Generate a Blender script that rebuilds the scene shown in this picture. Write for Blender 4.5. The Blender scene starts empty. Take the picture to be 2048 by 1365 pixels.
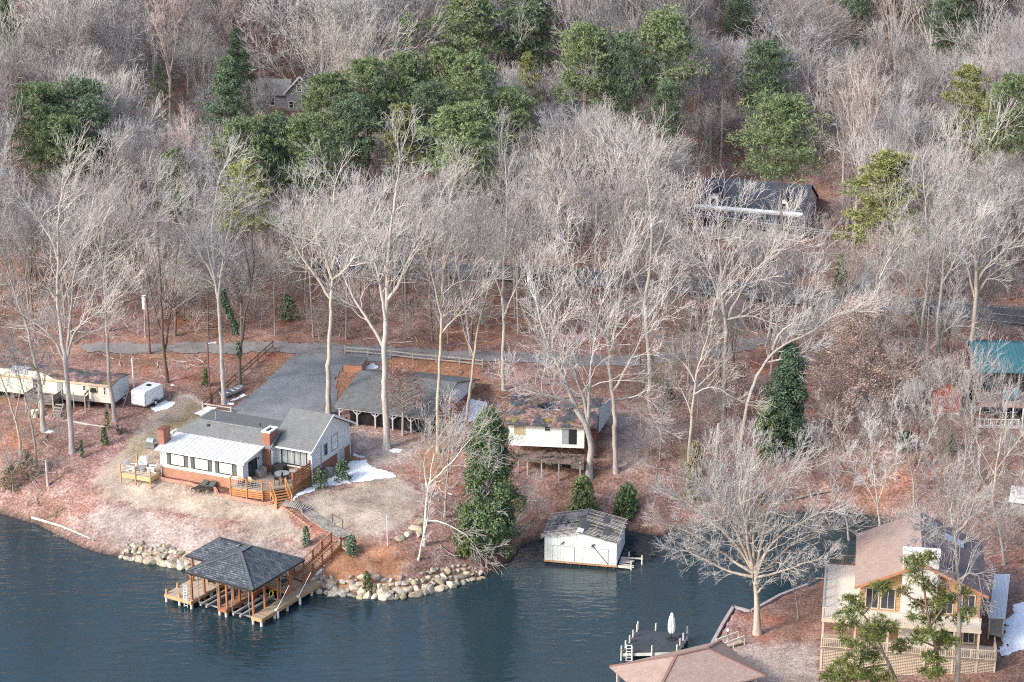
DENOISE = False
import bpy, math, random
import numpy as np
# ---------------------------------------------------------------- camera maths
FPX, PITCH, CAMH = 4000.0, math.radians(18), 77.0
CP, SP = math.cos(PITCH), math.sin(PITCH)
def ray(px, py):
    dx = (px-1024)/FPX; dy = -(py-682.5)/FPX
    return np.array([dx, CP+dy*SP, -SP+dy*CP])
def P(px, py, z=0.0):
    r = ray(px, py); t = (z-CAMH)/r[2]
    return np.array([0, 0, CAMH])+t*r
def proj(p):
    x, y, z = p[0], p[1], p[2]-CAMH
    d = y*CP-z*SP; u = y*SP+z*CP
    return 1024+FPX*x/d, 682.5-FPX*u/d
def sstep(a, b, x):
    t = np.clip((x-a)/(b-a), 0, 1); return t*t*(3-2*t)
# ---------------------------------------------------------------- terrain
SHORE_PX = [(-260,1000),(-120,1015),(0,1028),(75,1050),(100,1064),(160,1094),(200,1107),(240,1114),(290,1121),(340,1129),(400,1143),
 (450,1155),(520,1165),(600,1174),(625,1182),(660,1188),(720,1193),(780,1195),(830,1190),(870,1180),(920,1165),(965,1155),(995,1141),
 (1030,1118),(1045,1092),(1080,1080),(1120,1066),(1180,1058),(1250,1060),(1290,1070),(1330,1074),(1362,1060),(1440,1048),(1540,1030),
 (1620,1024),(1690,1024),(1750,1034),(1805,1050),(1812,1066),(1760,1082),(1720,1105),(1690,1140),(1650,1168),(1615,1186),(1560,1207),
 (1530,1224),(1500,1240),(1466,1231),(1448,1260),(1426,1300),(1400,1352),(1385,1420),(1350,1500)]
shore = [P(x, y)[:2] for x, y in SHORE_PX]
SHORE = np.array(shore+[np.array([30.,60.]), np.array([900.,60.]), np.array([900.,1500.]), np.array([-900.,1500.]), np.array([-900.,245.])])
NSH = len(SHORE_PX)
def inside(poly, X, Y):
    r = np.zeros(X.shape, bool); n = len(poly)
    for i in range(n):
        x1, y1 = poly[i]; x2, y2 = poly[(i+1) % n]
        if y1 == y2: continue
        c = ((y1 > Y) != (y2 > Y)) & (X < (x2-x1)*(Y-y1)/(y2-y1)+x1)
        r ^= c
    return r
def seg_dist(poly, X, Y, closed=True):
    d = np.full(X.shape, 1e9); n = len(poly)
    for i in range(n if closed else n-1):
        a = np.array(poly[i], float); b = np.array(poly[(i+1) % n], float); e = b-a; L = e@e
        t = np.clip(((X-a[0])*e[0]+(Y-a[1])*e[1])/max(L, 1e-9), 0, 1)
        d = np.minimum(d, np.hypot(X-a[0]-t*e[0], Y-a[1]-t*e[1]))
    return d
def sdist(poly, X, Y):
    return np.where(inside(poly, X, Y), 1, -1)*seg_dist(poly, X, Y)
def hashnoise(X, Y, s, seed=0):
    """smooth value noise"""
    x = X/s; y = Y/s; xi = np.floor(x).astype(int); yi = np.floor(y).astype(int); fx = x-xi; fy = y-yi
    fx = fx*fx*(3-2*fx); fy = fy*fy*(3-2*fy)
    def h(a, b):
        v = np.sin(a*127.1+b*311.7+seed*74.7)*43758.5453
        return v-np.floor(v)
    return (h(xi,yi)*(1-fx)+h(xi+1,yi)*fx)*(1-fy)+(h(xi,yi+1)*(1-fx)+h(xi+1,yi+1)*fx)*fy-.5
HY = [0,178,207,220,245,280,340,420,520,700,1500]
HZ = [0,0,2.9,4.3,7.4,12.0,20.5,31,44,60,120]
PADS = []   # (polygon, z, soft)
def T_raw(X, Y):
    d = sdist(SHORE, X, Y)
    pen = sstep(12, 16, X)*(1-sstep(160, 177, Y))
    amp = 4.6*(1-pen)+1.7*pen
    up = amp*(1-np.exp(-np.maximum(d, 0)/5.0))
    up = np.where(pen > .5, np.maximum(up, np.minimum(.9, np.maximum(d, 0)*3)), up)
    up = up+pen*np.clip((X-31)*.13, 0, 3)*sstep(0,6,d)
    z = np.where(d > 0, up, np.maximum(-.15+d*.5, -3))
    land = sstep(0, 8, d)
    z = z+land*np.interp(Y, HY, HZ)
    z = z+land*(hashnoise(X,Y,9,1)*.35+hashnoise(X,Y,31,2)*.8*sstep(190,240,Y)+hashnoise(X,Y,70,3)*3.0*sstep(260,330,Y))
    for poly, pz, soft in PADS:
        q = sdist(poly, X, Y); w = sstep(-soft, 0, q)
        z = z*(1-w)+pz*w
    return z
GX = np.unique(np.concatenate([np.linspace(-700,-160,14), np.arange(-160,-64,3.0), np.arange(-64,64.1,.5), np.arange(67,160,3.0), np.linspace(160,700,14)]))
GY = np.unique(np.concatenate([np.linspace(20,140,8), np.arange(140,226,.5), np.arange(226,262,1.0), np.arange(262,480,2.5), np.linspace(480,1300,16)]))
GXX, GYY = np.meshgrid(GX, GY)
def T(x, y):
    x = min(max(x, GX[0]), GX[-1]-1e-6); y = min(max(y, GY[0]), GY[-1]-1e-6)
    i = int(np.searchsorted(GX, x, 'right')-1); j = int(np.searchsorted(GY, y, 'right')-1)
    fx = (x-GX[i])/(GX[i+1]-GX[i]); fy = (y-GY[j])/(GY[j+1]-GY[j])
    return float((GZ[j,i]*(1-fx)+GZ[j,i+1]*fx)*(1-fy)+(GZ[j+1,i]*(1-fx)+GZ[j+1,i+1]*fx)*fy)
def Tv(X, Y):
    X = np.clip(np.asarray(X, float), GX[0], GX[-1]-1e-6); Y = np.clip(np.asarray(Y, float), GY[0], GY[-1]-1e-6)
    i = np.searchsorted(GX, X, 'right')-1; j = np.searchsorted(GY, Y, 'right')-1
    fx = (X-GX[i])/(GX[i+1]-GX[i]); fy = (Y-GY[j])/(GY[j+1]-GY[j])
    return (GZ[j,i]*(1-fx)+GZ[j,i+1]*fx)*(1-fy)+(GZ[j+1,i]*(1-fx)+GZ[j+1,i+1]*fx)*fy
def G(px, py):
    """photo position -> point on the ground (or water)"""
    r = ray(px, py); r = r/np.linalg.norm(r); t = 140.0; o = np.array([0, 0, CAMH])
    while t < 700:
        p = o+r*t
        if p[2] <= max(T(p[0], p[1]), 0): break
        t += .5
    a, b = t-.5, t
    for _ in range(20):
        m = (a+b)/2; p = o+r*m
        if p[2] <= max(T(p[0], p[1]), 0): b = m
        else: a = m
    p = o+r*b
    return np.array([p[0], p[1], max(T(p[0], p[1]), 0)])
class Frame:
    def __init__(s, x, y, z, deg):
        s.o = np.array([x, y, z]); s.deg = deg; a = math.radians(deg)
        s.u = np.array([math.cos(a), math.sin(a)]); s.v = np.array([-s.u[1], s.u[0]])
    def w(s, u, v):
        return s.o[:2]+u*s.u+v*s.v
    def rect(s, u0, u1, v0, v1):
        return [s.w(u0,v0), s.w(u1,v0), s.w(u1,v1), s.w(u0,v1)]
# ---------------------------------------------------------------- scene helpers
SC = bpy.context.scene
COL = SC.collection
RNG = np.random.default_rng(7)
def tag(o, label=None, cat=None, group=None, kind=None):
    if label: o['label'] = label
    if cat: o['category'] = cat
    if group: o['group'] = group
    if kind: o['kind'] = kind
    return o
def thing(name, label, cat, loc=(0,0,0), rot=0, group=None):
    o = bpy.data.objects.new(name, None); COL.objects.link(o)
    o.location = loc; o.rotation_euler = (0, 0, math.radians(rot)); o.empty_display_size = .3
    return tag(o, label, cat, group)
def copy_tree(o, parent=None):
    c = o.copy(); COL.objects.link(c); c.parent = parent
    for ch in list(o.children): copy_tree(ch, c)
    return c
def mesh_obj(name, verts, faces, m, parent=None, smooth=False):
    me = bpy.data.meshes.new(name); me.from_pydata([tuple(map(float, v)) for v in verts], [], faces)
    for x in (m if isinstance(m, (list, tuple)) else [m]): me.materials.append(x)
    if smooth: me.polygons.foreach_set('use_smooth', [True]*len(me.polygons))
    me.update(); o = bpy.data.objects.new(name, me); COL.objects.link(o)
    if parent is not None: o.parent = parent
    return o
def np_obj(name, V, F, m, parent=None, smooth=False):
    """V (n,3) array, F (k,3) or (k,4) array"""
    return raw_obj(name, np_mesh(name, V, F, m, smooth), parent)
def raw_obj(name, me, parent=None):
    o = bpy.data.objects.new(name, me); COL.objects.link(o)
    if parent is not None: o.parent = parent
    return o
def np_mesh(name, V, F, m, smooth=False):
    me = bpy.data.meshes.new(name); V = np.asarray(V, np.float32); F = np.asarray(F, np.int32); k = F.shape[1]
    me.vertices.add(len(V)); me.vertices.foreach_set('co', V.ravel())
    me.loops.add(F.size); me.loops.foreach_set('vertex_index', F.ravel())
    me.polygons.add(len(F)); me.polygons.foreach_set('loop_start', np.arange(0, F.size, k, dtype=np.int32))
    me.polygons.foreach_set('use_smooth', np.full(len(F), smooth))
    me.materials.append(m); me.update(calc_edges=True); return me
class MB:
    def __init__(s): s.v = []; s.f = []
    def add(s, vs, fs):
        n = len(s.v); s.v += [tuple(map(float, p)) for p in vs]; s.f += [tuple(i+n for i in f) for f in fs]; return s
    def box(s, x0, x1, y0, y1, z0, z1):
        return s.add([(x0,y0,z0),(x1,y0,z0),(x1,y1,z0),(x0,y1,z0),(x0,y0,z1),(x1,y0,z1),(x1,y1,z1),(x0,y1,z1)],
                     [(3,2,1,0),(4,5,6,7),(0,1,5,4),(1,2,6,5),(2,3,7,6),(3,0,4,7)])
    def beam(s, p, q, w, h=None):
        p = np.array(p, float); q = np.array(q, float); d = q-p; d /= np.linalg.norm(d); h = h or w
        up = np.array([0,0,1.]) if abs(d[2]) < .95 else np.array([0,1.,0])
        a = np.cross(d, up); a /= np.linalg.norm(a); b = np.cross(a, d)
        vs = [o+sa*a*w/2+sb*b*h/2 for o in (p, q) for sa, sb in ((-1,-1),(1,-1),(1,1),(-1,1))]
        return s.add(vs, [(0,1,2,3),(7,6,5,4),(0,4,5,1),(1,5,6,2),(2,6,7,3),(3,7,4,0)])
    def cyl(s, p, q, r0, r1=None, n=8):
        r1 = r0 if r1 is None else r1
        p = np.array(p, float); q = np.array(q, float); d = q-p; d /= np.linalg.norm(d)
        up = np.array([0,0,1.]) if abs(d[2]) < .95 else np.array([0,1.,0])
        a = np.cross(d, up); a /= np.linalg.norm(a); b = np.cross(d, a)
        vs = [o+r*(math.cos(2*math.pi*i/n)*a+math.sin(2*math.pi*i/n)*b) for o, r in ((p,r0),(q,r1)) for i in range(n)]
        return s.add(vs, [(i,(i+1)%n,n+(i+1)%n,n+i) for i in range(n)]+[tuple(range(n-1,-1,-1)), tuple(range(n,2*n))])
    def slab(s, pts, t):
        n = len(pts); lo = [(p[0],p[1],p[2]-t) for p in pts]
        return s.add(list(pts)+lo, [tuple(range(n)), tuple(range(2*n-1,n-1,-1))]+[(i, n+i, n+(i+1)%n, (i+1)%n) for i in range(n)])
    def prism(s, poly, z0, z1):
        return s.slab([(p[0],p[1],z1) for p in poly], z1-z0)
    def extr(s, pts, vec):
        """closed polygon swept along vec"""
        n = len(pts); b = [tuple(np.array(p)+np.array(vec)) for p in pts]
        return s.add(list(pts)+b, [tuple(range(n)), tuple(range(2*n-1,n-1,-1))]+[(i, n+i, n+(i+1)%n, (i+1)%n) for i in range(n)])
    def lathe(s, prof, c, n=12):
        vs = [(c[0]+r*math.cos(2*math.pi*i/n), c[1]+r*math.sin(2*math.pi*i/n), c[2]+z) for r, z in prof for i in range(n)]
        fs = [(k*n+i, k*n+(i+1)%n, (k+1)*n+(i+1)%n, (k+1)*n+i) for k in range(len(prof)-1) for i in range(n)]
        fs += [tuple(range(n-1,-1,-1)), tuple(range((len(prof)-1)*n, len(prof)*n))]
        return s.add(vs, fs)
    def build(s, name, m, parent=None, smooth=False, fix=True):
        o = mesh_obj(name, s.v, s.f, m, parent, smooth)
        if fix:
            import bmesh
            b = bmesh.new(); b.from_mesh(o.data); bmesh.ops.recalc_face_normals(b, faces=b.faces); b.to_mesh(o.data); b.free()
        return o
# ---------------------------------------------------------------- materials
MATS = {}
class NT:
    def __init__(s, name):
        s.m = bpy.data.materials.new(name); s.m.use_nodes = True; s.t = s.m.node_tree; s.n = s.t.nodes; s.l = s.t.links
        s.b = s.n['Principled BSDF']
    def node(s, typ, **kw):
        x = s.n.new(typ)
        for k, v in kw.items():
            if k in x.inputs.keys(): s.set(x.inputs[k], v)
            else: setattr(x, k, v)
        return x
    def set(s, sock, v):
        if hasattr(v, 'is_output') or isinstance(v, bpy.types.NodeSocket): s.l.new(v, sock)
        else:
            if sock.type == 'RGBA' and len(v) == 3: v = (*v, 1)
            sock.default_value = v
    def noise(s, vec, scale, detail=4, rough=.6):
        x = s.node('ShaderNodeTexNoise'); s.set(x.inputs['Scale'], scale); s.set(x.inputs['Detail'], detail); s.set(x.inputs['Roughness'], rough)
        if vec is not None: s.l.new(vec, x.inputs['Vector'])
        return x.outputs['Fac']
    def obj(s): 
        return s.node('ShaderNodeTexCoord').outputs['Object']
    def mapping(s, vec, scale=(1,1,1), rot=(0,0,0), loc=(0,0,0)):
        x = s.node('ShaderNodeMapping'); s.l.new(vec, x.inputs['Vector']); x.inputs['Scale'].default_value = scale
        x.inputs['Rotation'].default_value = rot; x.inputs['Location'].default_value = loc; return x.outputs[0]
    def ramp(s, fac, stops):
        x = s.node('ShaderNodeValToRGB'); s.l.new(fac, x.inputs[0]); e = x.color_ramp.elements
        while len(e) < len(stops): e.new(.5)
        for i, (p, c) in enumerate(stops): e[i].position = p; e[i].color = (*c, 1) if len(c) == 3 else c
        return x.outputs[0]
    def math(s, op, a, b=0., clamp=False):
        x = s.node('ShaderNodeMath', operation=op, use_clamp=clamp); s.set(x.inputs[0], a); s.set(x.inputs[1], b); return x.outputs[0]
    def mix(s, fac, a, b, typ='MIX'):
        x = s.node('ShaderNodeMix', data_type='RGBA', blend_type=typ); s.set(x.inputs[0], fac); s.set(x.inputs[6], a); s.set(x.inputs[7], b); return x.outputs[2]
    def attr(s, name):
        return s.node('ShaderNodeAttribute', attribute_name=name).outputs['Fac']
    def bump(s, h, strength=.5, dist=.05):
        x = s.node('ShaderNodeBump'); s.l.new(h, x.inputs['Height']); x.inputs['Strength'].default_value = strength; x.inputs['Distance'].default_value = dist
        s.l.new(x.outputs[0], s.b.inputs['Normal'])
    def out(s, col, rough=.8, metal=0, spec=.3):
        s.set(s.b.inputs['Base Color'], col); s.set(s.b.inputs['Roughness'], rough); s.b.inputs['Metallic'].default_value = metal
        s.b.inputs['Specular IOR Level'].default_value = spec; return s.m
def scl(c, k): return tuple(min(max(x*k, 0), 1) for x in c)
def mat(name, col, rough=.8, var=.18, scale=1.5, fine=14, metal=0, bump=.15, rnd=0, spec=.3):
    if name in MATS: return MATS[name]
    t = NT(name); o = t.obj()
    a = t.noise(o, scale, 5); b = t.noise(o, fine, 3)
    f = t.math('ADD', t.math('MULTIPLY', a, .6), t.math('MULTIPLY', b, .4))
    c = t.ramp(f, [(.3, scl(col, 1-var*1.6)), (.5, col), (.7, scl(col, 1+var*1.3))])
    if rnd:
        r = t.node('ShaderNodeObjectInfo').outputs['Random']
        h = t.node('ShaderNodeHueSaturation'); t.l.new(c, h.inputs['Color'])
        t.l.new(t.math('ADD', t.math('MULTIPLY', r, 2*rnd), 1-rnd), h.inputs['Value']); c = h.outputs[0]
    if bump: t.bump(b, bump, .03)
    MATS[name] = t.out(c, rough, metal, spec); return MATS[name]
def stripes(name, col, axis, pitch, gap=.08, dark=.45, var=.15, rough=.7, col2=None, metal=0):
    """boards / siding / seams repeating along one object axis ('x','y','z')"""
    if name in MATS: return MATS[name]
    t = NT(name); o = t.obj(); sp = t.node('ShaderNodeSeparateXYZ'); t.l.new(o, sp.inputs[0])
    v = t.math('MULTIPLY', sp.outputs['xyz'.index(axis)], 1/pitch)
    fr = t.math('FRACT', v); fl = t.math('FLOOR', v)
    line = t.math('LESS_THAN', fr, gap)
    wn = t.node('ShaderNodeTexWhiteNoise', noise_dimensions='1D'); t.l.new(fl, wn.inputs['W'])
    st = {'x': (.6,6,6), 'y': (6,.6,6), 'z': (1,1,8)}[axis]
    st = {'x': (9,1.2,1.2), 'y': (1.2,9,1.2), 'z': (1.2,1.2,9)}[axis]
    g = t.noise(t.mapping(o, st), 1.0, 4)
    f = t.math('ADD', t.math('MULTIPLY', wn.outputs[0], .45), t.math('MULTIPLY', g, .6))
    c = t.ramp(f, [(.2, scl(col, 1-var*1.5)), (.5, col), (.85, col2 or scl(col, 1+var))])
    c = t.mix(line, c, scl(col, dark)); 
    t.bump(t.math('SUBTRACT', 1.0, line), .4, .02)
    MATS[name] = t.out(c, rough, metal); return MATS[name]
def bricks(name, c1, c2, mortar, bw=.22, bh=.075, plan=False, rough=.85, bump=.3, ms=.012, var=.3):
    """brick / shingle courses; plan=False walls (x+y, z), plan=True roofs (x, y)"""
    if name in MATS: return MATS[name]
    t = NT(name); o = t.obj(); sp = t.node('ShaderNodeSeparateXYZ'); t.l.new(o, sp.inputs[0])
    cb = t.node('ShaderNodeCombineXYZ')
    if plan: t.l.new(sp.outputs[0], cb.inputs[0]); t.l.new(sp.outputs[1], cb.inputs[1])
    else: t.l.new(t.math('ADD', sp.outputs[0], sp.outputs[1]), cb.inputs[0]); t.l.new(sp.outputs[2], cb.inputs[1])
    b = t.node('ShaderNodeTexBrick'); t.l.new(cb.outputs[0], b.inputs['Vector'])
    b.inputs['Scale'].default_value = 1; b.inputs['Brick Width'].default_value = bw; b.inputs['Row Height'].default_value = bh
    b.inputs['Mortar Size'].default_value = ms; b.inputs['Bias'].default_value = 0; b.inputs['Mortar Smooth'].default_value = .2
    t.set(b.inputs['Color1'], c1); t.set(b.inputs['Color2'], c2); t.set(b.inputs['Mortar'], mortar)
    n = t.noise(o, 1.1, 6); n2 = t.noise(o, 9, 3)
    nn = t.math('ADD', t.math('MULTIPLY', n, .5), t.math('MULTIPLY', n2, .5))
    g = t.ramp(nn, [(.3, (1-var,)*3), (.7, (1+var,)*3)])
    c = t.mix(1.0, b.outputs[0], g, 'MULTIPLY')
    t.bump(b.outputs['Fac'], -bump if False else bump, .01)
    MATS[name] = t.out(c, rough); return MATS[name]
white = mat('white_paint', (.80,.79,.76), .55, .05, .8, 6, bump=.05)
siding = stripes('white_lap_siding', (.76,.77,.78), 'z', .15, .16, .72, .04, .5)
trim = mat('white_trim', (.82,.81,.79), .5, .03, 1, 8, bump=.03)
brick = bricks('red_brick', (.36,.13,.08), (.27,.085,.06), (.30,.2,.16))
brick2 = bricks('orange_brick', (.44,.19,.11), (.34,.125,.075), (.42,.3,.22))
shingle = bricks('grey_shingles', (.20,.205,.20), (.16,.168,.168), (.13,.135,.135), .33, .16, True, var=.16)
shingle_dk = bricks('black_shingles', (.15,.17,.185), (.05,.06,.072), (.032,.04,.048), .42, .2, True, ms=.03, var=.5)
shingle_car = bricks('weathered_grey_shingles', (.165,.17,.17), (.12,.127,.13), (.1,.105,.105), .35, .17, True, var=.3)
shingle_navy = bricks('slate_blue_shingles', (.075,.085,.11), (.05,.06,.08), (.04,.045,.06), .35, .17, True, var=.3)
shingle_br = bricks('brown_shingles', (.40,.295,.245), (.33,.235,.195), (.26,.19,.155), .33, .16, True, var=.12)
metal_white = stripes('white_metal_roofing', (.78,.77,.74), 'x', .52, .09, .66, .08, .4)
deck_tan = stripes('pale_deck_boards', (.50,.40,.30), 'x', .15, .1, .5, .22)
deck_y = stripes('grey_tan_deck_boards', (.40,.32,.25), 'y', .15, .1, .5, .22)
wood = mat('treated_lumber', (.47,.29,.15), .75, .2, 1.2, 9)
cedar = mat('red_cedar_stain', (.33,.135,.07), .7, .2, 1.2, 9)
cedar_lt = mat('orange_cedar', (.46,.22,.10), .7, .2, 1.2, 9)
grey_wood = mat('weathered_grey_wood', (.36,.34,.31), .85, .25, 1.2, 9)
pale_wood = mat('bleached_wood', (.58,.53,.46), .85, .2, 1.2, 9)
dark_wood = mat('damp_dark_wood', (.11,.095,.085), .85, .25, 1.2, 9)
black = mat('black_plastic', (.022,.024,.026), .5, .2, 2, 12)
blackm = mat('black_metal', (.03,.03,.03), .4, .2, 2, 12)
glass = mat('dark_window_glass', (.035,.042,.05), .08, .25, .7, 3, bump=0, spec=.6)
blind = mat('pale_roller_blind', (.74,.76,.74), .3, .05, .8, 2, bump=0)
curtain = stripes('grey_curtains', (.38,.41,.41), 'x', .19, .25, .55, .2, .3)
greymetal = mat('grey_metal', (.38,.39,.40), .4, .12, 2, 10, metal=.3)
concrete = mat('concrete', (.55,.53,.50), .85, .12, 1, 9)
creamsd = mat('stained_cream_siding', (.74,.70,.57), .65, .09, .5, 3)
snowm = mat('old_snow', (.86,.89,.93), .6, .06, 1.4, 9, bump=.4)
# ---------------------------------------------------------------- window helper
def wmap(plane, pos):
    if plane == 'v': return lambda a, h, o: (a, pos-o, h)      # faces -y (towards the lake)
    return lambda a, h, o: (pos+o, a, h)                        # faces +x
def wbox(b, mp, a0, a1, h0, h1, o0, o1):
    p = mp(a0, h0, o0); q = mp(a1, h1, o1)
    b.box(min(p[0],q[0]), max(p[0],q[0]), min(p[1],q[1]), max(p[1],q[1]), min(p[2],q[2]), max(p[2],q[2]))
def window(par, plane, pos, a0, a1, h0, h1, fm, pm, bars=(0,0), fw=.07, dep=.07, name='window', shutters=None, label=None):
    mp = wmap(plane, pos); b = MB()
    for s in ((a0,a0+fw,h0,h1),(a1-fw,a1,h0,h1),(a0+fw,a1-fw,h0,h0+fw),(a0+fw,a1-fw,h1-fw,h1)): wbox(b, mp, *s, -.02, dep)
    for i in range(bars[0]):
        c = a0+(a1-a0)*(i+1)/(bars[0]+1); wbox(b, mp, c-.02, c+.02, h0+fw, h1-fw, .012, dep-.015)
    for i in range(bars[1]):
        c = h0+(h1-h0)*(i+1)/(bars[1]+1); wbox(b, mp, a0+fw, a1-fw, c-.02, c+.02, .014, dep-.02)
    w = b.build(name, fm, par)
    b = MB(); wbox(b, mp, a0+fw*.8, a1-fw*.8, h0+fw*.8, h1-fw*.8, -.03, .01); b.build('pane', pm, w)
    if label: w['label'] = label
    if shutters:
        sw, sm = shutters
        for s0, s1 in ((a0-sw-.01, a0-.01), (a1+.01, a1+sw+.01)):
            b = MB(); wbox(b, mp, s0, s1, h0, h1, -.01, .05); b.build('shutter', sm, w)
    return w
# ---------------------------------------------------------------- frames of the buildings and the levelled ground under them
HO = Frame(-33.99,180.63,4.5,-24); BO = Frame(-22.47,157.47,0,-31); WB = Frame(3.0,170.14,0,-11.5); LO = Frame(24.95,145.89,0,-8)
CA = Frame(36.08,243.74,10.4,-19); CO = Frame(-8.36,188.66,5.7,-20); AB = Frame(1.24,184.86,4.1,-7); MO = Frame(-41.29,194.74,6.2,-13)
TR = Frame(-38.02,195.12,6.1,-27); TE = Frame(47.06,190.25,5.2,-4); SH = Frame(44.7,193.68,6.0,-15); FA = Frame(-32.13,291.0,18.2,-10)
PADS += [(HO.rect(-.5,14.3,-.2,12.5), 4.5, 3.0), (CO.rect(-10.5,.8,-.2,7), 5.75, 2.5), (AB.rect(-2,8,3.2,8), 6.0, 2.0), (CA.rect(-14,.5,-1,9), 10.5, 3.0),
         (TR.rect(-2,.3,-.2,3.4), 6.1, 1.5), (MO.rect(-14,.3,-.3,3.8), 6.2, 2.0), (TE.rect(-.3,12,1.0,8), 6.3, 2.0), (FA.rect(-6,4,-.5,6), 18.2, 3.0)]
GZ = T_raw(GXX, GYY)
def blur(p): return p
# ---------------------------------------------------------------- ground
def px_poly(pts): return [G(*p)[:2] for p in pts]
def mask(polys, soft):
    m = np.zeros(GXX.shape)
    for pl in polys: m = np.maximum(m, sstep(-soft, soft, sdist(px_poly(pl), GXX, GYY)))
    return m
LAWN = [[(335,800),(395,785),(425,830),(330,870),(300,945),(420,985),(560,1005),(640,1078),(640,1092),(600,1090),(480,1050),(330,1025),(215,1000),(185,965),(262,880)],
        [(575,1012),(640,985),(720,968),(800,945),(838,985),(828,1035),(770,1078),(700,1075),(650,1050)]]
GREYLEAF = [[(200,1000),(330,1025),(480,1050),(600,1092),(650,1085),(690,1085),(680,1150),(600,1165),(420,1135),(220,1095),(150,1050)],
            [(700,850),(850,895),(800,940),(720,930),(700,880)], [(1220,820),(1290,830),(1290,930),(1220,950)], [(1380,1290),(1650,1290),(1650,1380),(1380,1380)]]
CLAY = [[(765,712),(960,728),(972,790),(780,765)], [(672,735),(715,745),(700,800),(660,790)], [(495,838),(560,838),(560,860),(495,860)], [(840,885),(905,900),(890,990),(840,960)],
        [(640,1190),(640,1090),(700,1080),(800,1090),(800,1190)]]
MOSS = [[(250,880),(300,880),(300,905),(250,905)], [(1290,700),(1330,720),(1310,800),(1280,790)], [(1360,880),(1420,880),(1410,1010),(1360,1000)], [(1230,1000),(1260,960),(1300,1000)], [(385,800),(330,850),(240,905),(260,930),(330,880),(410,830)]]
def add_attr(me, name, arr):
    a = me.attributes.new(name, 'FLOAT', 'POINT'); a.data.foreach_set('value', np.asarray(arr, np.float32).ravel())
def ground_material():
    t = NT('leaf_litter_ground'); o = t.obj()
    fine = t.noise(o, 4.2, 6, .8); med = t.noise(o, .55, 4); big = t.noise(o, .09, 3)
    f = t.math('ADD', t.math('MULTIPLY', fine, .85), t.math('MULTIPLY', med, .25))
    leaf = t.ramp(f, [(.36, (.06,.033,.028)), (.47, (.21,.118,.10)), (.57, (.35,.218,.19)), (.68, (.60,.46,.41))])
    brown = t.ramp(f, [(.34, (.05,.032,.024)), (.48, (.17,.098,.07)), (.6, (.33,.20,.15)), (.72, (.5,.36,.28))])
    base = t.mix(t.ramp(big, [(.42, (0,0,0)), (.6, (1,1,1))]), leaf, brown)
    orange = t.ramp(f, [(.36, (.10,.035,.02)), (.5, (.33,.115,.06)), (.64, (.5,.22,.13))])
    base = t.mix(t.math('MULTIPLY', t.ramp(t.noise(o, .16, 3), [(.55, (0,0,0)), (.68, (1,1,1))]), .6), base, orange)
    def soft(at, lo=.38, hi=.62):
        v = t.math('ADD', t.math('ADD', t.attr(at), t.math('MULTIPLY', t.math('SUBTRACT', t.noise(o, 1.6, 6, .75), .5), 1.1)), t.math('MULTIPLY', t.math('SUBTRACT', t.noise(o, .28, 3), .5), .9))
        return t.ramp(v, [(lo, (0,0,0)), (hi, (1,1,1))])
    gf = t.noise(o, 4.5, 6, .75); gm = t.noise(o, .35, 4)
    gg = t.math('ADD', t.math('MULTIPLY', gf, .7), t.math('MULTIPLY', gm, .4))
    lawn = t.ramp(gg, [(.36, (.19,.145,.11)), (.5, (.37,.295,.235)), (.6, (.47,.395,.325)), (.72, (.57,.50,.43))])
    grey = t.ramp(f, [(.36, (.14,.10,.085)), (.5, (.33,.26,.23)), (.6, (.46,.385,.35)), (.72, (.64,.57,.53))])
    clay = t.ramp(f, [(.36, (.13,.05,.028)), (.5, (.34,.16,.09)), (.66, (.48,.27,.17))])
    moss = t.ramp(gg, [(.38, (.08,.075,.035)), (.52, (.20,.17,.09)), (.66, (.33,.27,.17))])
    c = t.mix(soft('greyleaf', .34, .8), base, grey); c = t.mix(soft('lawn'), c, lawn); c = t.mix(soft('clay', .3, .8), c, clay); c = t.mix(soft('moss', .35, .9), c, moss)
    tone = t.ramp(t.math('ADD', t.math('MULTIPLY', t.noise(o, .23, 5, .65), .6), t.math('MULTIPLY', t.noise(o, .8, 4, .7), .4)), [(.36, (.62,.62,.64)), (.5, (.95,.94,.93)), (.64, (1.22,1.2,1.17))]); c = t.mix(1.0, c, tone, 'MULTIPLY')
    mud = t.mix(t.attr('wet'), c, (.055,.045,.038)); t.bump(fine, .9, .10)
    return t.out(mud, .95, 0, .1)
gm = ground_material()
ny, nx = GXX.shape
idx = np.arange(nx*ny).reshape(ny, nx)
Fg = np.stack([idx[:-1,:-1], idx[:-1,1:], idx[1:,1:], idx[1:,:-1]], -1).reshape(-1, 4)
gme = np_mesh('ground', np.stack([GXX, GYY, GZ], -1).reshape(-1, 3), Fg, gm, True)
for nm, pl, so in (('lawn', LAWN, 2.4), ('greyleaf', GREYLEAF, 3.2), ('clay', CLAY, 2.2), ('moss', MOSS, 2.0)): add_attr(gme, nm, mask(pl, so))
add_attr(gme, 'wet', 1-sstep(.05, .45, GZ))
tag(raw_obj('ground', gme), kind='structure')
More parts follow.
